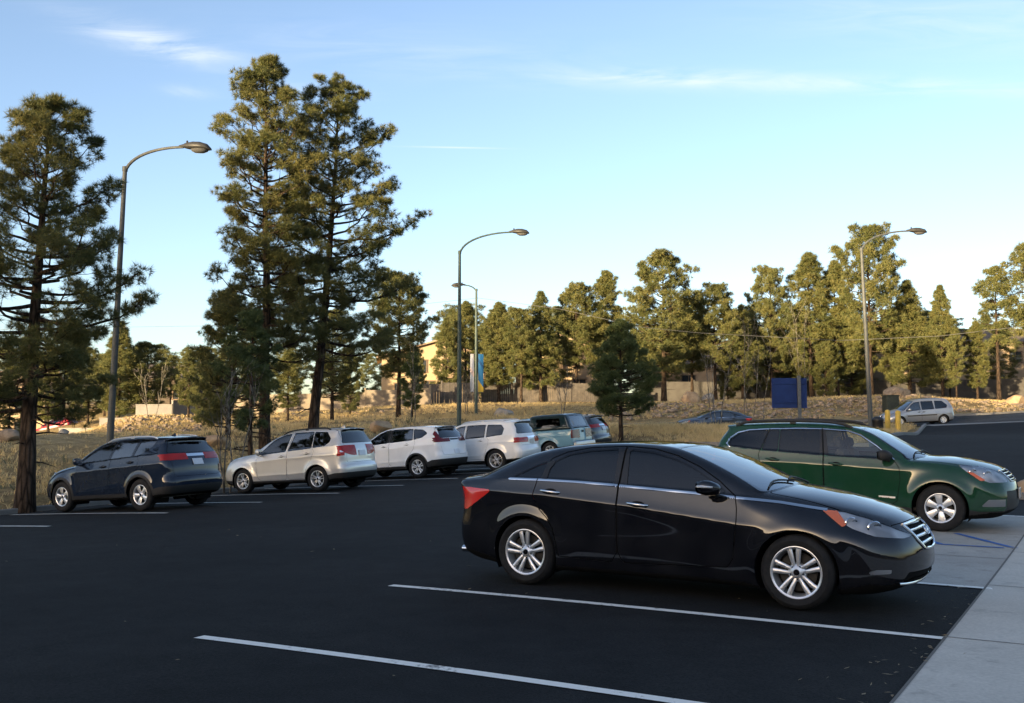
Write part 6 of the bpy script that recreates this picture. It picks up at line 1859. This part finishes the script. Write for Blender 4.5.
def street_lamp(label, px, pyb, Y, pytop, reach, mat, face=1.0, rot=0.0, r0=.095):
    xy = survey(px, pyb, Y)[:2]; z = gz(*xy)
    H = survey(px, pytop, Y)[2] - z                      # top of the arm
    t = empty('street_lamp', (xy[0], xy[1], z), rot); tag(t, label, 'street lamp', 'street lamps around the car park')
    b = MB(); b.lathe([(r0 * 2.6, -.05), (r0 * 2.6, .02), (r0 * 2.2, .05), (r0 * 1.5, .22), (r0 * 1.25, .3)], 20); b.build('base', [M[mat]], t)
    hp = H - reach * .36
    p = MB(); p.tube([(0, 0, -.1), (0, 0, hp * .5), (0, 0, hp)], [r0, r0 * .8, r0 * .6], 14); p.build('pole', [M[mat]], t)
    a = MB(); pts = []
    for u in np.linspace(0, 1, 14):
        an = u * PI / 2
        pts.append((face * reach * (1 - math.cos(an)) * .98 if u < .999 else face * reach, 0, hp - .25 + (H - hp + .22) * math.sin(an) ** .9))
    a.tube(pts, np.linspace(.055, .042, 14), 10)
    a.lathe([(r0 * .75, hp - .1), (r0 * .75, hp + .05), (.02, hp + .07)], 12)
    a.build('arm', [M[mat]], t)
    h = MB(); x0 = face * reach
    secs = [(-.14, .045, .045, .0), (.0, .08, .075, .0), (.10, .14, .12, -.005), (.32, .21, .17, -.02), (.56, .24, .175, -.035), (.80, .21, .13, -.06), (.92, .10, .05, -.10)]
    V = []; k = 14
    for (dx, w, hh, dz) in secs:
        for j in range(k):
            an = 2 * PI * j / k
            zz = math.sin(an) * hh; zz = zz if zz > 0 else zz * .55
            V.append((x0 + face * dx, w * math.cos(an), H - .01 + dz + zz))
    F = []
    for i in range(len(secs) - 1):
        for j in range(k):
            F.append((i * k + j, i * k + (j + 1) % k, (i + 1) * k + (j + 1) % k, (i + 1) * k + j))
    F += [tuple(range(k)), tuple((len(secs) - 1) * k + j for j in range(k))]
    h.add(V, F)
    hd = h.build('lamp_head', [M['lamp_metal']], t, angle=50, recalc=True)
    g = MB(); V = []
    for (rr, dz) in ((1.0, 0), (.85, -.045), (.5, -.075), (.02, -.085)):
        for j in range(18):
            an = 2 * PI * j / 18; V.append((x0 + face * (.56 + .30 * rr * math.cos(an)), .20 * rr * math.sin(an), H - .12 + dz * 1.4))
    F = [(i * 18 + j, i * 18 + (j + 1) % 18, (i + 1) * 18 + (j + 1) % 18, (i + 1) * 18 + j) for i in range(3) for j in range(18)]
    g.add(V, F); g.build('lamp_glass', [M['lamp_glass']], hd, recalc=True)
    ph = MB(); ph.lathe([(.03, 0), (.035, .05), (.02, .08), (.001, .085)], 10, c=(x0 + face * .12, 0, H + .10)); ph.build('photo_cell', [M['black_plastic']], hd)
    return t, xy, z, H
street_lamp('tall grey leaning street lamp standing behind the dark blue crossover', 109, 459, 33, 147, 1.95, 'pole_grey', r0=.115)[0].rotation_euler = (0, math.radians(1.6), math.radians(-8))
street_lamp('dark green street lamp rising behind the farther white crossover', 459, 426, 54, 233, 2.75, 'pole_green', rot=math.radians(-8), r0=.12)
lp, lxy, lz, lH = street_lamp('thin street lamp with two banners on its pole and its arm pointing left', 476, 421, 77, 285, .95, 'pole_green', face=-1.0, rot=math.radians(10), r0=.13)
street_lamp('grey street lamp beside the yellow bollards on the right', 871, 429, 53, 231, 2.6, 'pole_grey', rot=math.radians(5), r0=.125)[0].rotation_euler = (0, math.radians(-1.6), math.radians(5))

# banners hanging from the lamp pole
def banner_mat(name, stops, scale_z):
    m, nt, out = new_mat(name); co = objcoord(nt)
    sp_ = nd(nt, 'SeparateXYZ'); nt.links.new(co, sp_.inputs[0])
    mr = nd(nt, 'MapRange'); mr.inputs['From Min'].default_value = 0; mr.inputs['From Max'].default_value = scale_z
    sk = nd(nt, 'Math', operation='MULTIPLY_ADD'); nt.links.new(sp_.outputs[0], sk.inputs[0]); sk.inputs[1].default_value = 1.4; nt.links.new(sp_.outputs[2], sk.inputs[2])
    nt.links.new(sk.outputs[0], mr.inputs['Value'])
    r = ramp(nt, mr.outputs[0], stops, 'CONSTANT')
    b = P(nt, Roughness=.6); nt.links.new(r.outputs[0], b.inputs['Base Color']); nt.links.new(b.outputs[0], out.inputs[0]); return m
M['banner_blue'] = banner_mat('banner_blue', [(0, (.42, .29, .03)), (.40, (.015, .11, .27)), (.88, (.012, .06, .17)), (.97, (.015, .11, .27))], 2.8)
M['banner_grey'] = banner_mat('banner_grey', [(0, (.12, .15, .22)), (.30, (.17, .14, .17)), (.45, (.13, .15, .22)), (.75, (.17, .17, .21))], 2.8)
for sd, mt, lb, w in ((1, 'banner_blue', 'blue and yellow banner hanging on the right of the lamp pole', .40), (-1, 'banner_grey', 'pale grey banner hanging on the left of the lamp pole', .28)):
    zt = survey(476, 354, 77)[2]; zb = survey(476, 392, 77)[2]; hh = zt - zb
    t = empty('banner', (lxy[0] + .0, lxy[1] - .02, zb), math.radians(20 if sd > 0 else -8)); tag(t, lb, 'banner', 'banners on the lamp pole')
    V = []; nx, nz = 6, 14
    for j in range(nz + 1):
        for i in range(nx + 1):
            u = i / nx; v = j / nz
            V.append((sd * (.16 + w * u), .035 * math.sin(v * 5 + u * 2) * math.sin(u * PI) - .02, hh * v))
    F = [(j * (nx + 1) + i, j * (nx + 1) + i + 1, (j + 1) * (nx + 1) + i + 1, (j + 1) * (nx + 1) + i) for j in range(nz) for i in range(nx)]
    V2 = [(x, y + .008, z) for x, y, z in V]; F2 = [tuple(q + len(V) for q in f[::-1]) for f in F]
    mesh_obj('cloth', np.array(V + V2), F + F2, M[mt], t, True)
    for zz in (.0, hh):
        b = MB(); b.tube([(sd * .06, 0, zz), (sd * (.2 + w), 0, zz)], .016, 6); b.build('bracket', [M['steel_post']], t)

# sign seen from behind
xy = survey(800, 433, 46)[:2]; z0 = gz(*xy)
t = empty('road_sign', (xy[0], xy[1], z0), math.radians(4)); tag(t, 'blue sign panel seen from behind on a single grey post', 'sign')
zt = survey(790, 378, 46)[2] - z0; zb = survey(790, 408, 46)[2] - z0; x0 = survey(772, 400, 46)[0] - xy[0]; x1 = survey(808, 400, 46)[0] - xy[0]
b = MB(); b.box(((x0 + x1) / 2, .10, (zt + zb) / 2), (x1 - x0, .035, zt - zb), bev=.012); b.build('sign_panel', [M['sign_blue']], t)
b = MB(); b.box((0, 0, (zt + .1) / 2 - .1), (.15, .11, zt + .3), bev=.012); b.build('post', [M['steel_post']], t)
for zz in (zb + .25, zt - .25):
    b = MB(); b.box(((x0 + x1) / 2, .068, zz), ((x1 - x0) * .9, .03, .06), bev=.008); b.build('batten', [M['sign_blue']], t)

for lb, px, pyb, Y in (('left one of two yellow steel bollards by the parked minivan', 888, 433.3, 52), ('right one of two yellow steel bollards by the parked minivan', 898.5, 434, 51.5)):
    xy = survey(px, pyb, Y)[:2]
    b = MB(); b.lathe([(.13, -.1), (.13, 1.06), (.12, 1.11), (.085, 1.15), (.001, 1.17)], 20); o = b.build('bollard', [M['yellow']])
    o.location = (xy[0], xy[1], gz(*xy)); tag(o, lb, 'bollard', 'yellow bollards')
xy = survey(891, 416, 76.3)[:2]
t = empty('utility_box', (xy[0], xy[1], gz(*xy)), .1); tag(t, 'dark green utility cabinet across the road, behind the nose of the silver minivan', 'utility cabinet')
b = MB(); b.box((0, 0, .64), (.95, .8, 1.26), bev=.03); b.build('cabinet', [M['box_green']], t)
b = MB(); b.box((0, 0, 1.30), (1.02, .88, .06), bev=.015); b.build('lid', [M['box_green']], t)
b = MB(); b.box((0, -.402, .62), (.8, .012, 1.0), bev=.005); b.build('door', [M['box_green']], t)
b = MB(); b.box((0, 0, 0), (1.2, 1.05, .14), bev=.02); b.build('plinth', [M['kerb']], t)
xy = survey(878, 431, 51)[:2]
t = empty('trash_bin', (xy[0], xy[1], gz(*xy)), 0); tag(t, 'black trash bin at the foot of the right street lamp', 'trash bin')
b = MB(); b.lathe([(.2, 0), (.24, .02), (.27, .62), (.285, .64), (.285, .68)], 20); b.build('bin', [M['bin_black']], t)
b = MB(); b.lathe([(.29, .68), (.28, .72), (.2, .80), (.1, .83), (.001, .84)], 20); b.build('lid', [M['bin_black']], t)

def cable(name, label, pts, sag, r=.014):
    P3 = [survey(*q) for q in pts]; mb = []; 
    for a, b in zip(P3[:-1], P3[1:]):
        for u in np.linspace(0, 1, 12)[:-1]: mb.append(a + (b - a) * u - np.array([0, 0, sag * 4 * u * (1 - u)]))
    mb.append(P3[-1]); m = MB(); m.tube(mb, r, 5); tag(m.build(name, [M['cable']]), label, 'cable')
cable('overhead_cable', 'long overhead cable crossing in front of the tree line on the right', [(395, 307, 80), (478, 298, 80), (560, 309, 79), (640, 327, 78), (700, 333, 77), (840, 340.5, 74), (940, 336, 72), (1120, 315, 68)], 0, .016)
cable('overhead_cable', 'overhead cable in the sky between the left lamp post and the tall pines', [(-60, 331, 80), (60, 328, 80), (200, 326, 82), (330, 318, 84), (395, 307, 80)], 0, .012)
cable('overhead_cable', 'lower cable in front of the dark trees behind the left lamp post', [(60, 384, 88), (105, 384, 88), (170, 378, 90)], .1, .012)

# ------------------------------------------------------------------ walls, fences, houses
M['wall_white'] = noisy('white_wall', (.17, .16, .15), (.22, .21, .195), 1.2, rough=.9)
M['wall_tan'] = noisy('tan_wall', (.17, .14, .105), (.23, .19, .145), 1.0, rough=.9)
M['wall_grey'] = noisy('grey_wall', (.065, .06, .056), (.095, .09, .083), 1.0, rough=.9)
M['fence_wood'] = noisy('grey_boards', (.06, .053, .046), (.10, .088, .077), 2.5, rough=.9)
M['stucco_gold'] = noisy('ochre_stucco', (.32, .245, .15), (.38, .295, .185), 1.5, rough=.9)
M['stucco_tan'] = noisy('tan_stucco', (.32, .24, .155), (.38, .29, .195), 1.5, rough=.9)
M['siding_brown'] = noisy('brown_siding', (.07, .055, .042), (.10, .08, .06), 2, rough=.85)
M['roof_brown'] = noisy('roof_shingle', (.10, .08, .065), (.16, .13, .11), 5, rough=.9)
M['roof_tan'] = noisy('roof_tile', (.28, .20, .14), (.36, .26, .19), 5, rough=.9)
M['trim'] = noisy('house_trim', (.16, .11, .075), (.21, .15, .10), 3, rough=.8)
M['window_glass'] = simple('house_glass', (.03, .035, .04), .08)

def wall_run(name, label, pts, h, mat, post=None, board=True, thick=.18, cat='wall', capm=None, gap=.22):
    """a wall or fence along surveyed points, in panels between posts that step with the ground"""
    P2 = [survey(*q)[:2] for q in pts]
    c = np.mean(P2, 0); t = empty(name, (c[0], c[1], gz(*c))); tag(t, label, cat)
    org = np.array([c[0], c[1], gz(*c)])
    body = MB(); posts = []
    for a, b in zip(P2[:-1], P2[1:]):
        L = np.linalg.norm(b - a); k = max(1, int(round(L / 2.6))); ang = math.atan2(*(b - a)[::-1])
        for i in range(k):
            p0 = a + (b - a) * i / k; p1 = a + (b - a) * (i + 1) / k; m_ = (p0 + p1) / 2; z = min(gz(*p0), gz(*p1))
            if board:
                nb = 14
                for j in range(nb):
                    q = p0 + (p1 - p0) * (j + .5) / nb
                    body.box(np.array([q[0], q[1], z + h / 2 - .1 + random.uniform(-.02, .02)]) - org, (L / k / nb * .93, .03, h + .2), rz=ang)
            else:
                body.box(np.array([m_[0], m_[1], z + h / 2 - .3]) - org, (L / k + .02, thick, h + .6), rz=ang)
            posts.append((p0, z, ang))
        posts.append((b, gz(*b), ang))
    body.build('panel', [M[mat]], t, smooth=False)
    if post:
        for p, z, ang in posts:
            b = MB(); b.box(np.array([p[0], p[1], z + h / 2 + .05]) - org, (.16, .16 if board else thick + .06, h + .25), rz=ang, bev=.02); b.build('post', [M[post]], t, smooth=False)
    if capm:
        b = MB()
        for (p, z, ang), (p1, z1, a1) in zip(posts[:-1], posts[1:]):
            L = np.linalg.norm(p1 - p)
            if L < .1: continue
            m_ = (p + p1) / 2; b.box(np.array([m_[0], m_[1], min(z, z1) + h + .04]) - org, (L + .03, thick + .08, .07), rz=ang)
        b.build('coping', [M[capm]], t, smooth=False)
    return t
wall_run('boundary_wall', 'low white wall above the stone bank behind the left lamp post', [(60, 420, 82), (100, 418.5, 81), (172, 418.5, 81), (196, 418, 83)], 1.15, 'wall_white', None, False, capm='wall_white')
wall_run('boundary_wall', 'sunlit tan wall behind the trunks of the tall close pair', [(235, 416, 90), (300, 414, 88), (430, 409, 88)], 1.55, 'wall_tan', 'wall_tan', False)
wall_run('board_fence', 'grey board fence below the tan house with the balcony', [(405, 409, 90), (478, 406, 91)], 1.9, 'fence_wood', 'fence_wood', cat='fence')
wall_run('board_fence', 'dark board fence with a top rail below the small tan gable', [(482, 405, 95), (600, 404, 96)], 1.8, 'fence_wood', 'fence_wood', cat='fence')
wall_run('boundary_wall', 'long grey wall in the shade behind the trees on the right', [(640, 404, 104), (800, 401.5, 106), (950, 402, 106), (1100, 401, 106)], 2.0, 'wall_grey', 'wall_grey', False)

def house(name, label, px, pyb, Y, w, d, h, roof_h, rz, wm, rm, wins, gable='x', over=.5, balcony=None, zoff=0):
    xy = survey(px, pyb, Y)[:2]; z = gz(*xy) + zoff
    t = empty(name, (xy[0], xy[1], z), rz); tag(t, label, 'house')
    b = MB(); b.box((0, 0, h / 2 - .5), (w, d, h + 1)); 
    if gable == 'y': b.prism([(-w / 2, h), (w / 2, h), (0, h + roof_h)], -d / 2, d / 2, 'y')
    else: b.prism([(-d / 2, h), (d / 2, h), (0, h + roof_h)], -w / 2, w / 2, 'x')
    b.build('wall', [M[wm]], t, smooth=False)
    r = MB(); th = .18; o = over
    if gable == 'y':
        sl = roof_h / (w / 2)
        for s in (-1, 1): r.prism([(0, h + roof_h + .02), (s * (w / 2 + o), h - sl * o + .02), (s * (w / 2 + o), h - sl * o + .02 + th), (0, h + roof_h + .02 + th)], -d / 2 - o, d / 2 + o, 'y')
    else:
        sl = roof_h / (d / 2)
        for s in (-1, 1): r.prism([(0, h + roof_h + .02), (s * (d / 2 + o), h - sl * o + .02), (s * (d / 2 + o), h - sl * o + .02 + th), (0, h + roof_h + .02 + th)], -w / 2 - o, w / 2 + o, 'x')
    ro = r.build('roof', [M[rm]], t, smooth=False, recalc=True)
    c = MB(); c.box((w * .22, .3, h + roof_h + .3), (.7, .6, 1.6)); c.build('chimney', [M[wm]], ro, smooth=False)
    for (x, zz, ww, hh) in wins:
        f = MB(); y = -d / 2 - .04
        for (cx, cz, sx, sz) in ((x, zz + hh / 2, ww + .2, .1), (x, zz - hh / 2, ww + .2, .1), (x - ww / 2, zz, .1, hh), (x + ww / 2, zz, .1, hh), (x, zz, .06, hh)): f.box((cx, y, cz), (sx, .1, sz))
        fo = f.build('window', [M['trim']], t, smooth=False)
        g = MB(); g.box((x, -d / 2 - .012, zz), (ww, .02, hh)); g.build('pane', [M['window_glass']], fo, smooth=False)
    if balcony:
        x, zz, ww = balcony
        bm = MB(); bm.box((x, -d / 2 - 1.0, zz), (ww, 2.0, .2))
        for q in np.linspace(-ww / 2 + .1, ww / 2 - .1, 4): bm.box((x + q, -d / 2 - 1.9, zz / 2 - .3), (.2, .2, zz + .6))
        bm.build('balcony', [M['trim']], t, smooth=False)
        rl = MB()
        for q in np.linspace(-ww / 2 + .1, ww / 2 - .1, int(ww / .22)): rl.box((x + q, -d / 2 - 1.95, zz + .55), (.05, .05, .9))
        rl.box((x, -d / 2 - 1.95, zz + 1.03), (ww, .09, .08)); rl.build('railing', [M['trim']], t, smooth=False)
    return t
house('house', 'ochre house with a shallow gable and a balcony, left of the green lamp post', 433, 402, 112, 11, 9, 4.6, 1.6, .12, 'stucco_gold', 'roof_tan', [(-4.0, 3.7, 1.2, 1.3), (-1.6, 3.7, 1.5, 1.3), (-3.4, 1.2, 1.6, 1.5), (-.6, 1.2, 1.0, 2.0), (1.6, 1.2, 1.6, 1.9), (3.9, 1.2, 1.4, 1.6), (1.4, 3.8, 1.3, 1.4), (3.8, 3.8, 1.6, 1.5)], 'y', balcony=(2.6, 2.5, 5.0))
house('house', 'tan house with a small steep gable above the camper top, half hidden by pines', 566, 401, 118, 9.5, 9, 5.0, 1.9, -.25, 'stucco_tan', 'roof_tan', [(1.2, 4.1, 1.3, 1.2), (-2.2, 1.4, 2.4, 1.9), (2.4, 1.4, 1.4, 1.3)], 'y', balcony=(-1.5, 2.7, 5.0))
house('house', 'dark brown house with a shingle roof behind the white wall', 183, 411, 108, 9, 8, 3.9, 1.4, .1, 'siding_brown', 'roof_brown', [(-2.4, 2.4, 1.2, 1.3), (.4, 2.4, 1.2, 1.3), (2.9, 2.4, 1.2, 1.3)], 'x')
house('house', 'bright ochre house at the left edge behind the leaning pine trunk', 2, 415, 108, 10, 8, 5.4, 1.6, .2, 'stucco_gold', 'roof_tan', [(2.8, 3.6, 1.2, 1.2), (0, 1.3, 1.4, 1.4), (2.8, 1.3, 1.2, 1.3)], 'x')
house('house', 'pale tan house seen through the bare trunks on the right', 965, 395, 126, 22, 10, 5.8, 1.8, -.05, 'stucco_tan', 'roof_brown', [(-8, 4, 1.4, 1.3), (-4, 4, 1.4, 1.3), (0, 4, 1.4, 1.3), (4, 4, 1.4, 1.3), (8, 4, 1.4, 1.3), (-6, 1.4, 1.6, 1.4), (2, 1.4, 1.6, 1.4)], 'x')
house('house', 'low tan house glimpsed through the trees above the dark car on the road', 722, 396, 124, 16, 9, 3.2, 1.5, .05, 'stucco_tan', 'roof_brown', [(-5, 1.6, 1.6, 1.3), (-1, 1.6, 1.6, 1.3), (4, 1.6, 1.6, 1.3)], 'x')

# an assumed building, unseen behind the camera, added for shade and dark car reflections
def unseen_building():
    t = empty('shade_building', (0, 0, 0), math.radians(-30)); tag(t, 'long brown building, unseen behind the viewer, added for shade and reflections', 'building')
    w = MB()
    for (x0, x1, y0, y1, h) in UNSEEN_BLOCKS: w.box(((x0 + x1) / 2, (y0 + y1) / 2, h / 2 - .5), (x1 - x0, y1 - y0, h + 1))
    w.build('wall', [M['siding_brown']], t, smooth=False)
    r = MB()
    for (x0, x1, y0, y1, h) in UNSEEN_BLOCKS: r.box(((x0 + x1) / 2, (y0 + y1) / 2, h + .15), (x1 - x0 + .8, y1 - y0 + .8, .3))
    r.build('roof', [M['roof_brown']], t, smooth=False)
UNSEEN_BLOCKS = [(-70, 34, -26, -14, 4.2), (-16, 6, -25, -15, 5.0)]
unseen_building()

def shade_ridge():
    """unseen wooded slope added far behind the camera, crest shaped to place the shade"""
    rng = np.random.default_rng(9)
    DY = 250.0; up = DY / .788 * math.tan(math.radians(4.2)); sh_ = DY * math.tan(math.radians(38))
    xs = np.arange(-900, 500, 3.0); n = len(xs)
    top = np.interp(xs + sh_, [-640, -420, -260, -175, -140, -134, -129, -121, -117, -105, -60, 0, 120, 260, 500], [4, 7, 10, 12, 14.0, 16.5, 25.5, 25, 20.6, 19.8, 20, 21, 18, 12, 0]) + up  # added crest, heights set to put shade on the lot and lower trees
    top = top + rng.normal(0, .6, n) + np.abs(np.convolve(rng.normal(0, 1, n), np.ones(3) / 3, 'same')) * 1.8
    V = []
    for x, h in zip(xs, top):
        for (y, f) in ((-210, 0), (-255, .35), (-300, .72), (-342, .95), (-350, 1), (-358, .96), (-420, .5), (-520, -.02)):
            V.append((x + rng.normal(0, .4), y + rng.normal(0, .6), -.5 + h * f))
    F = [(i * 8 + j, i * 8 + j + 1, (i + 1) * 8 + j + 1, (i + 1) * 8 + j)[::-1] for i in range(n - 1) for j in range(7)]
    tag(mesh_obj('shade_hills', np.array(V), F, M['shade_hill'], None, False), kind='structure')
M['shade_hill'] = noisy('shade_hill_cover', (.035, .04, .022), (.08, .075, .045), .3, rough=.95)
shade_ridge()
# ------------------------------------------------------------------ cars on the ground
def place(c, x, y, deg, dz=0.0, wb=2.7):
    """stand the car on the terrain: height and tilt from the ground under its axles"""
    a = math.radians(deg); f = np.array([math.cos(a), math.sin(a)]); l = np.array([-f[1], f[0]])
    p = np.array([x, y])
    zf, zr = gz(*(p + f * wb / 2)), gz(*(p - f * wb / 2)); zl, z_r = gz(*(p + l * .8)), gz(*(p - l * .8))
    c.location = (x, y, (zf + zr + zl + z_r) / 4 + dz)
    pitch = math.atan2(zf - zr, wb); roll = math.atan2(zl - z_r, 1.6)
    c.rotation_mode = 'XYZ'
    c.rotation_euler = (roll, -pitch, a)
G_ROW = 'cars parked along the far side of the lot'
def put(sp, extras, name, label, cat, x, y, deg, group=None, dz=.004):
    c, sh, ct, tg = make_car(sp, M, name, label, cat, group)
    if extras: extras(c, sh, ct, tg)
    place(c, x, y, deg, dz, sp['wb'])
    return c
put(SEDAN, sedan_extras, 'sedan', 'glossy black four-door sedan parked in front, nearest the camera', 'car', 1.794, 10.891, -30.95)
put(WAGON, wagon_extras, 'station_wagon', 'dark green station wagon with black roof rails behind the black sedan', 'car', 5.688, 17.2, -30.6)
put(CROSSOVER, None, 'crossover', 'dark blue crossover with silver roof rails beside the leaning pine trunk', 'car', -9.08, 25.05, 150.8, G_ROW)
put(FORESTER, None, 'crossover', 'silver crossover with black roof rails parked under the tall close pines', 'car', -6.11, 30.17, 153.0, G_ROW)
put(CRV, None, 'crossover', 'white crossover with L-shaped red lamps beside its rear window', 'car', -3.72, 35.4, 149.0, G_ROW)
put(HIGHLANDER, None, 'crossover', 'pearl white crossover between the other white one and the pickup', 'car', -1.38, 37.0, 154.0, G_ROW)
put(PICKUP, pickup_extras, 'pickup_truck', 'pale blue pickup truck with a dark teal camper top', 'pickup truck', .676, 43.78, 149.7, G_ROW)
put(variant(CROSSOVER, paint='paint_grey', simple=True, h=.05, handle_mat='black_plastic', win_mats=['glass_dark', 'glass_dark', 'glass_dark']), None, 'crossover', 'dark grey crossover half hidden behind the pickup with the camper top', 'car', 2.15, 46.2, 149.5, G_ROW)
put(MINIVAN, van_extras, 'minivan', 'silver minivan on the road behind the yellow bollards', 'minivan', 26.83, 69.26, 182)
put(variant(SEDAN, paint='paint_slate', simple=True, h=.06, mirror_lamp=False, handle_mat='black_plastic', win_mats=['glass_mid', 'glass_mid', 'glass_mid']), None, 'sedan', 'dark slate sedan on the road, half sunk behind the dry grass', 'car', survey(713, 432, 66)[0], 66, 184)
put(variant(CROSSOVER, paint='paint_red', simple=True, h=.07, handle_mat='black_plastic', end_patches=CROSSOVER['end_patches'][:2]), None, 'hatchback', 'red car far off by the leaning pine trunk', 'car', survey(55, 438, 101)[0], 101, 170)
put(variant(SEDAN, paint='paint_red', simple=True, h=.07, mirror_lamp=False, handle_mat='black_plastic'), None, 'sedan', 'dark red car far off, beside the white wagon', 'car', survey(74, 438, 103)[0], 103, 165)
put(variant(FORESTER, paint='paint_white', simple=True, h=.07, handle_mat='black_plastic', win_mats=['glass_dark'] * 3), None, 'station_wagon', 'small white wagon far off behind the dry bank', 'car', survey(89, 438, 105)[0], 105, 60)
# ------------------------------------------------------------------ camera, sky, sun


def make_camera():
    cd = bpy.data.cameras.new('camera'); cam = bpy.data.objects.new('camera', cd); COL.objects.link(cam)
    cd.sensor_width = 36; cd.lens = CAM_F / 1024 * 36; cd.clip_start = .05; cd.clip_end = 6000
    cam.location = (0, 0, CAM_H); cam.rotation_euler = (PI / 2 + PITCH, 0, 0)
    SC.camera = cam
make_camera()

SUN_EL, SUN_AZ = math.radians(4.2), math.radians(-38)      # azimuth measured from straight behind the camera, towards the left
SDIR = np.array([math.sin(SUN_AZ) * math.cos(SUN_EL), -math.cos(SUN_AZ) * math.cos(SUN_EL), math.sin(SUN_EL)])
def make_light():
    w = bpy.data.worlds.new('World'); SC.world = w; w.use_nodes = True
    nt = w.node_tree
    for n in list(nt.nodes): nt.nodes.remove(n)
    out = nt.nodes.new('ShaderNodeOutputWorld'); bg = nt.nodes.new('ShaderNodeBackground')
    sky = nt.nodes.new('ShaderNodeTexSky'); sky.sky_type = 'NISHITA'; sky.sun_disc = False
    sky.sun_elevation = SUN_EL
    sky.sun_rotation = math.atan2(SDIR[0], SDIR[1])
    sky.altitude = 2100; sky.air_density = .85; sky.dust_density = 8.5; sky.ozone_density = .8
    tc = nt.nodes.new('ShaderNodeTexCoord')
    sep = nt.nodes.new('ShaderNodeSeparateXYZ'); nt.links.new(tc.outputs['Generated'], sep.inputs[0])
    # thin cirrus wisps and a short vapour trail, fixed to directions of the sky (u = x / y, v = z / y)
    dy = nd(nt, 'Math', operation='MAXIMUM'); nt.links.new(sep.outputs[1], dy.inputs[0]); dy.inputs[1].default_value = .05
    def mth(op, a, b=None, c=None):
        m_ = nd(nt, 'Math', operation=op)
        for i, q in enumerate((a, b, c)):
            if q is None: continue
            if isinstance(q, (int, float)): m_.inputs[i].default_value = q
            else: nt.links.new(q, m_.inputs[i])
        return m_.outputs[0]
    u = mth('DIVIDE', sep.outputs[0], dy.outputs[0]); v = mth('DIVIDE', sep.outputs[2], dy.outputs[0])
    cb = nt.nodes.new('ShaderNodeCombineXYZ'); nt.links.new(u, cb.inputs[0]); nt.links.new(v, cb.inputs[1])
    mp = nt.nodes.new('ShaderNodeMapping'); nt.links.new(cb.outputs[0], mp.inputs[0]); mp.inputs['Scale'].default_value = (7, 46, 1); mp.inputs['Rotation'].default_value = (0, 0, .06)
    n1 = tex_noise(nt, 1.0, 8, .64, mp.outputs[0]); n1.inputs['Distortion'].default_value = .8
    r1 = ramp(nt, n1.outputs[0], [(.36, (0, 0, 0)), (.70, (1, 1, 1))])
    tot = None
    for (px, py, la, lb, slope, amp, soft) in CLOUDS:
        d = np.array([(px - 512) / CAM_F, math.cos(PITCH), math.sin(PITCH)]) - (py - 351.5) / CAM_F * np.array([0, -math.sin(PITCH), math.cos(PITCH)])
        u0, v0 = d[0] / d[1], d[2] / d[1]
        du = mth('SUBTRACT', u, float(u0)); dv = mth('SUBTRACT', v, float(v0))
        dv = mth('MULTIPLY_ADD', du, -slope, dv)
        e = mth('ADD', mth('POWER', mth('ABSOLUTE', mth('MULTIPLY', du, CAM_F / la)), 2.0), mth('POWER', mth('ABSOLUTE', mth('MULTIPLY', dv, CAM_F / lb)), 2.0))
        g = mth('MULTIPLY', mth('EXPONENT', mth('MULTIPLY', e, -1.0)), amp)
        if soft: g = mth('MULTIPLY', g, r1.outputs[0])
        tot = g if tot is None else mth('ADD', tot, g)
    cm2 = mth('MINIMUM', tot, .9)
    tint = mixc(nt, 1.0, sky.outputs[0], SKY_TINT, 'MULTIPLY')
    cl = mixc(nt, cm2, tint, CLOUD_COL)
    nt.links.new(cl, bg.inputs[0]); bg.inputs[1].default_value = SKY_STR
    nt.links.new(bg.outputs[0], out.inputs[0])
    sd = bpy.data.lights.new('sun', 'SUN'); so = bpy.data.objects.new('sun', sd); COL.objects.link(so)
    sd.energy = SUN_STR; sd.angle = math.radians(.53); sd.color = SUN_COL
    so.rotation_euler = Vector(SDIR.tolist()).to_track_quat('Z', 'Y').to_euler()
    so.location = (-20, -30, 30)
CLOUDS = [(172, 48, 62, 13, -.22, .75, True), (120, 30, 70, 16, -.3, .35, True), (820, 84, 230, 10, -.03, .65, True), (650, 76, 80, 7, 0, .45, True), (960, 20, 190, 34, -.05, .30, True), (420, 52, 200, 26, -.08, .2, True), (300, 90, 60, 8, -.1, .25, True),
          (190, 92, 26, 6, -.1, .4, True), (455, 147.5, 40, .8, -.02, .5, False)]
CLOUD_COL = (2.0, 2.12, 2.3)
SKY_TINT, SKY_STR, SUN_STR, SUN_COL = (.95, .955, 1.05), .15, 5.0, (1, .76, .44)
make_light()
vs = SC.view_settings
vs.view_transform = 'Standard'; vs.look = 'None'; vs.gamma = 1; vs.exposure = 1.82; vs.use_curve_mapping = False
SC.cycles.max_bounces = 8; SC.cycles.transparent_max_bounces = 16
SC.cycles.caustics_reflective = False; SC.cycles.caustics_refractive = False
SC.cycles.use_denoising = True
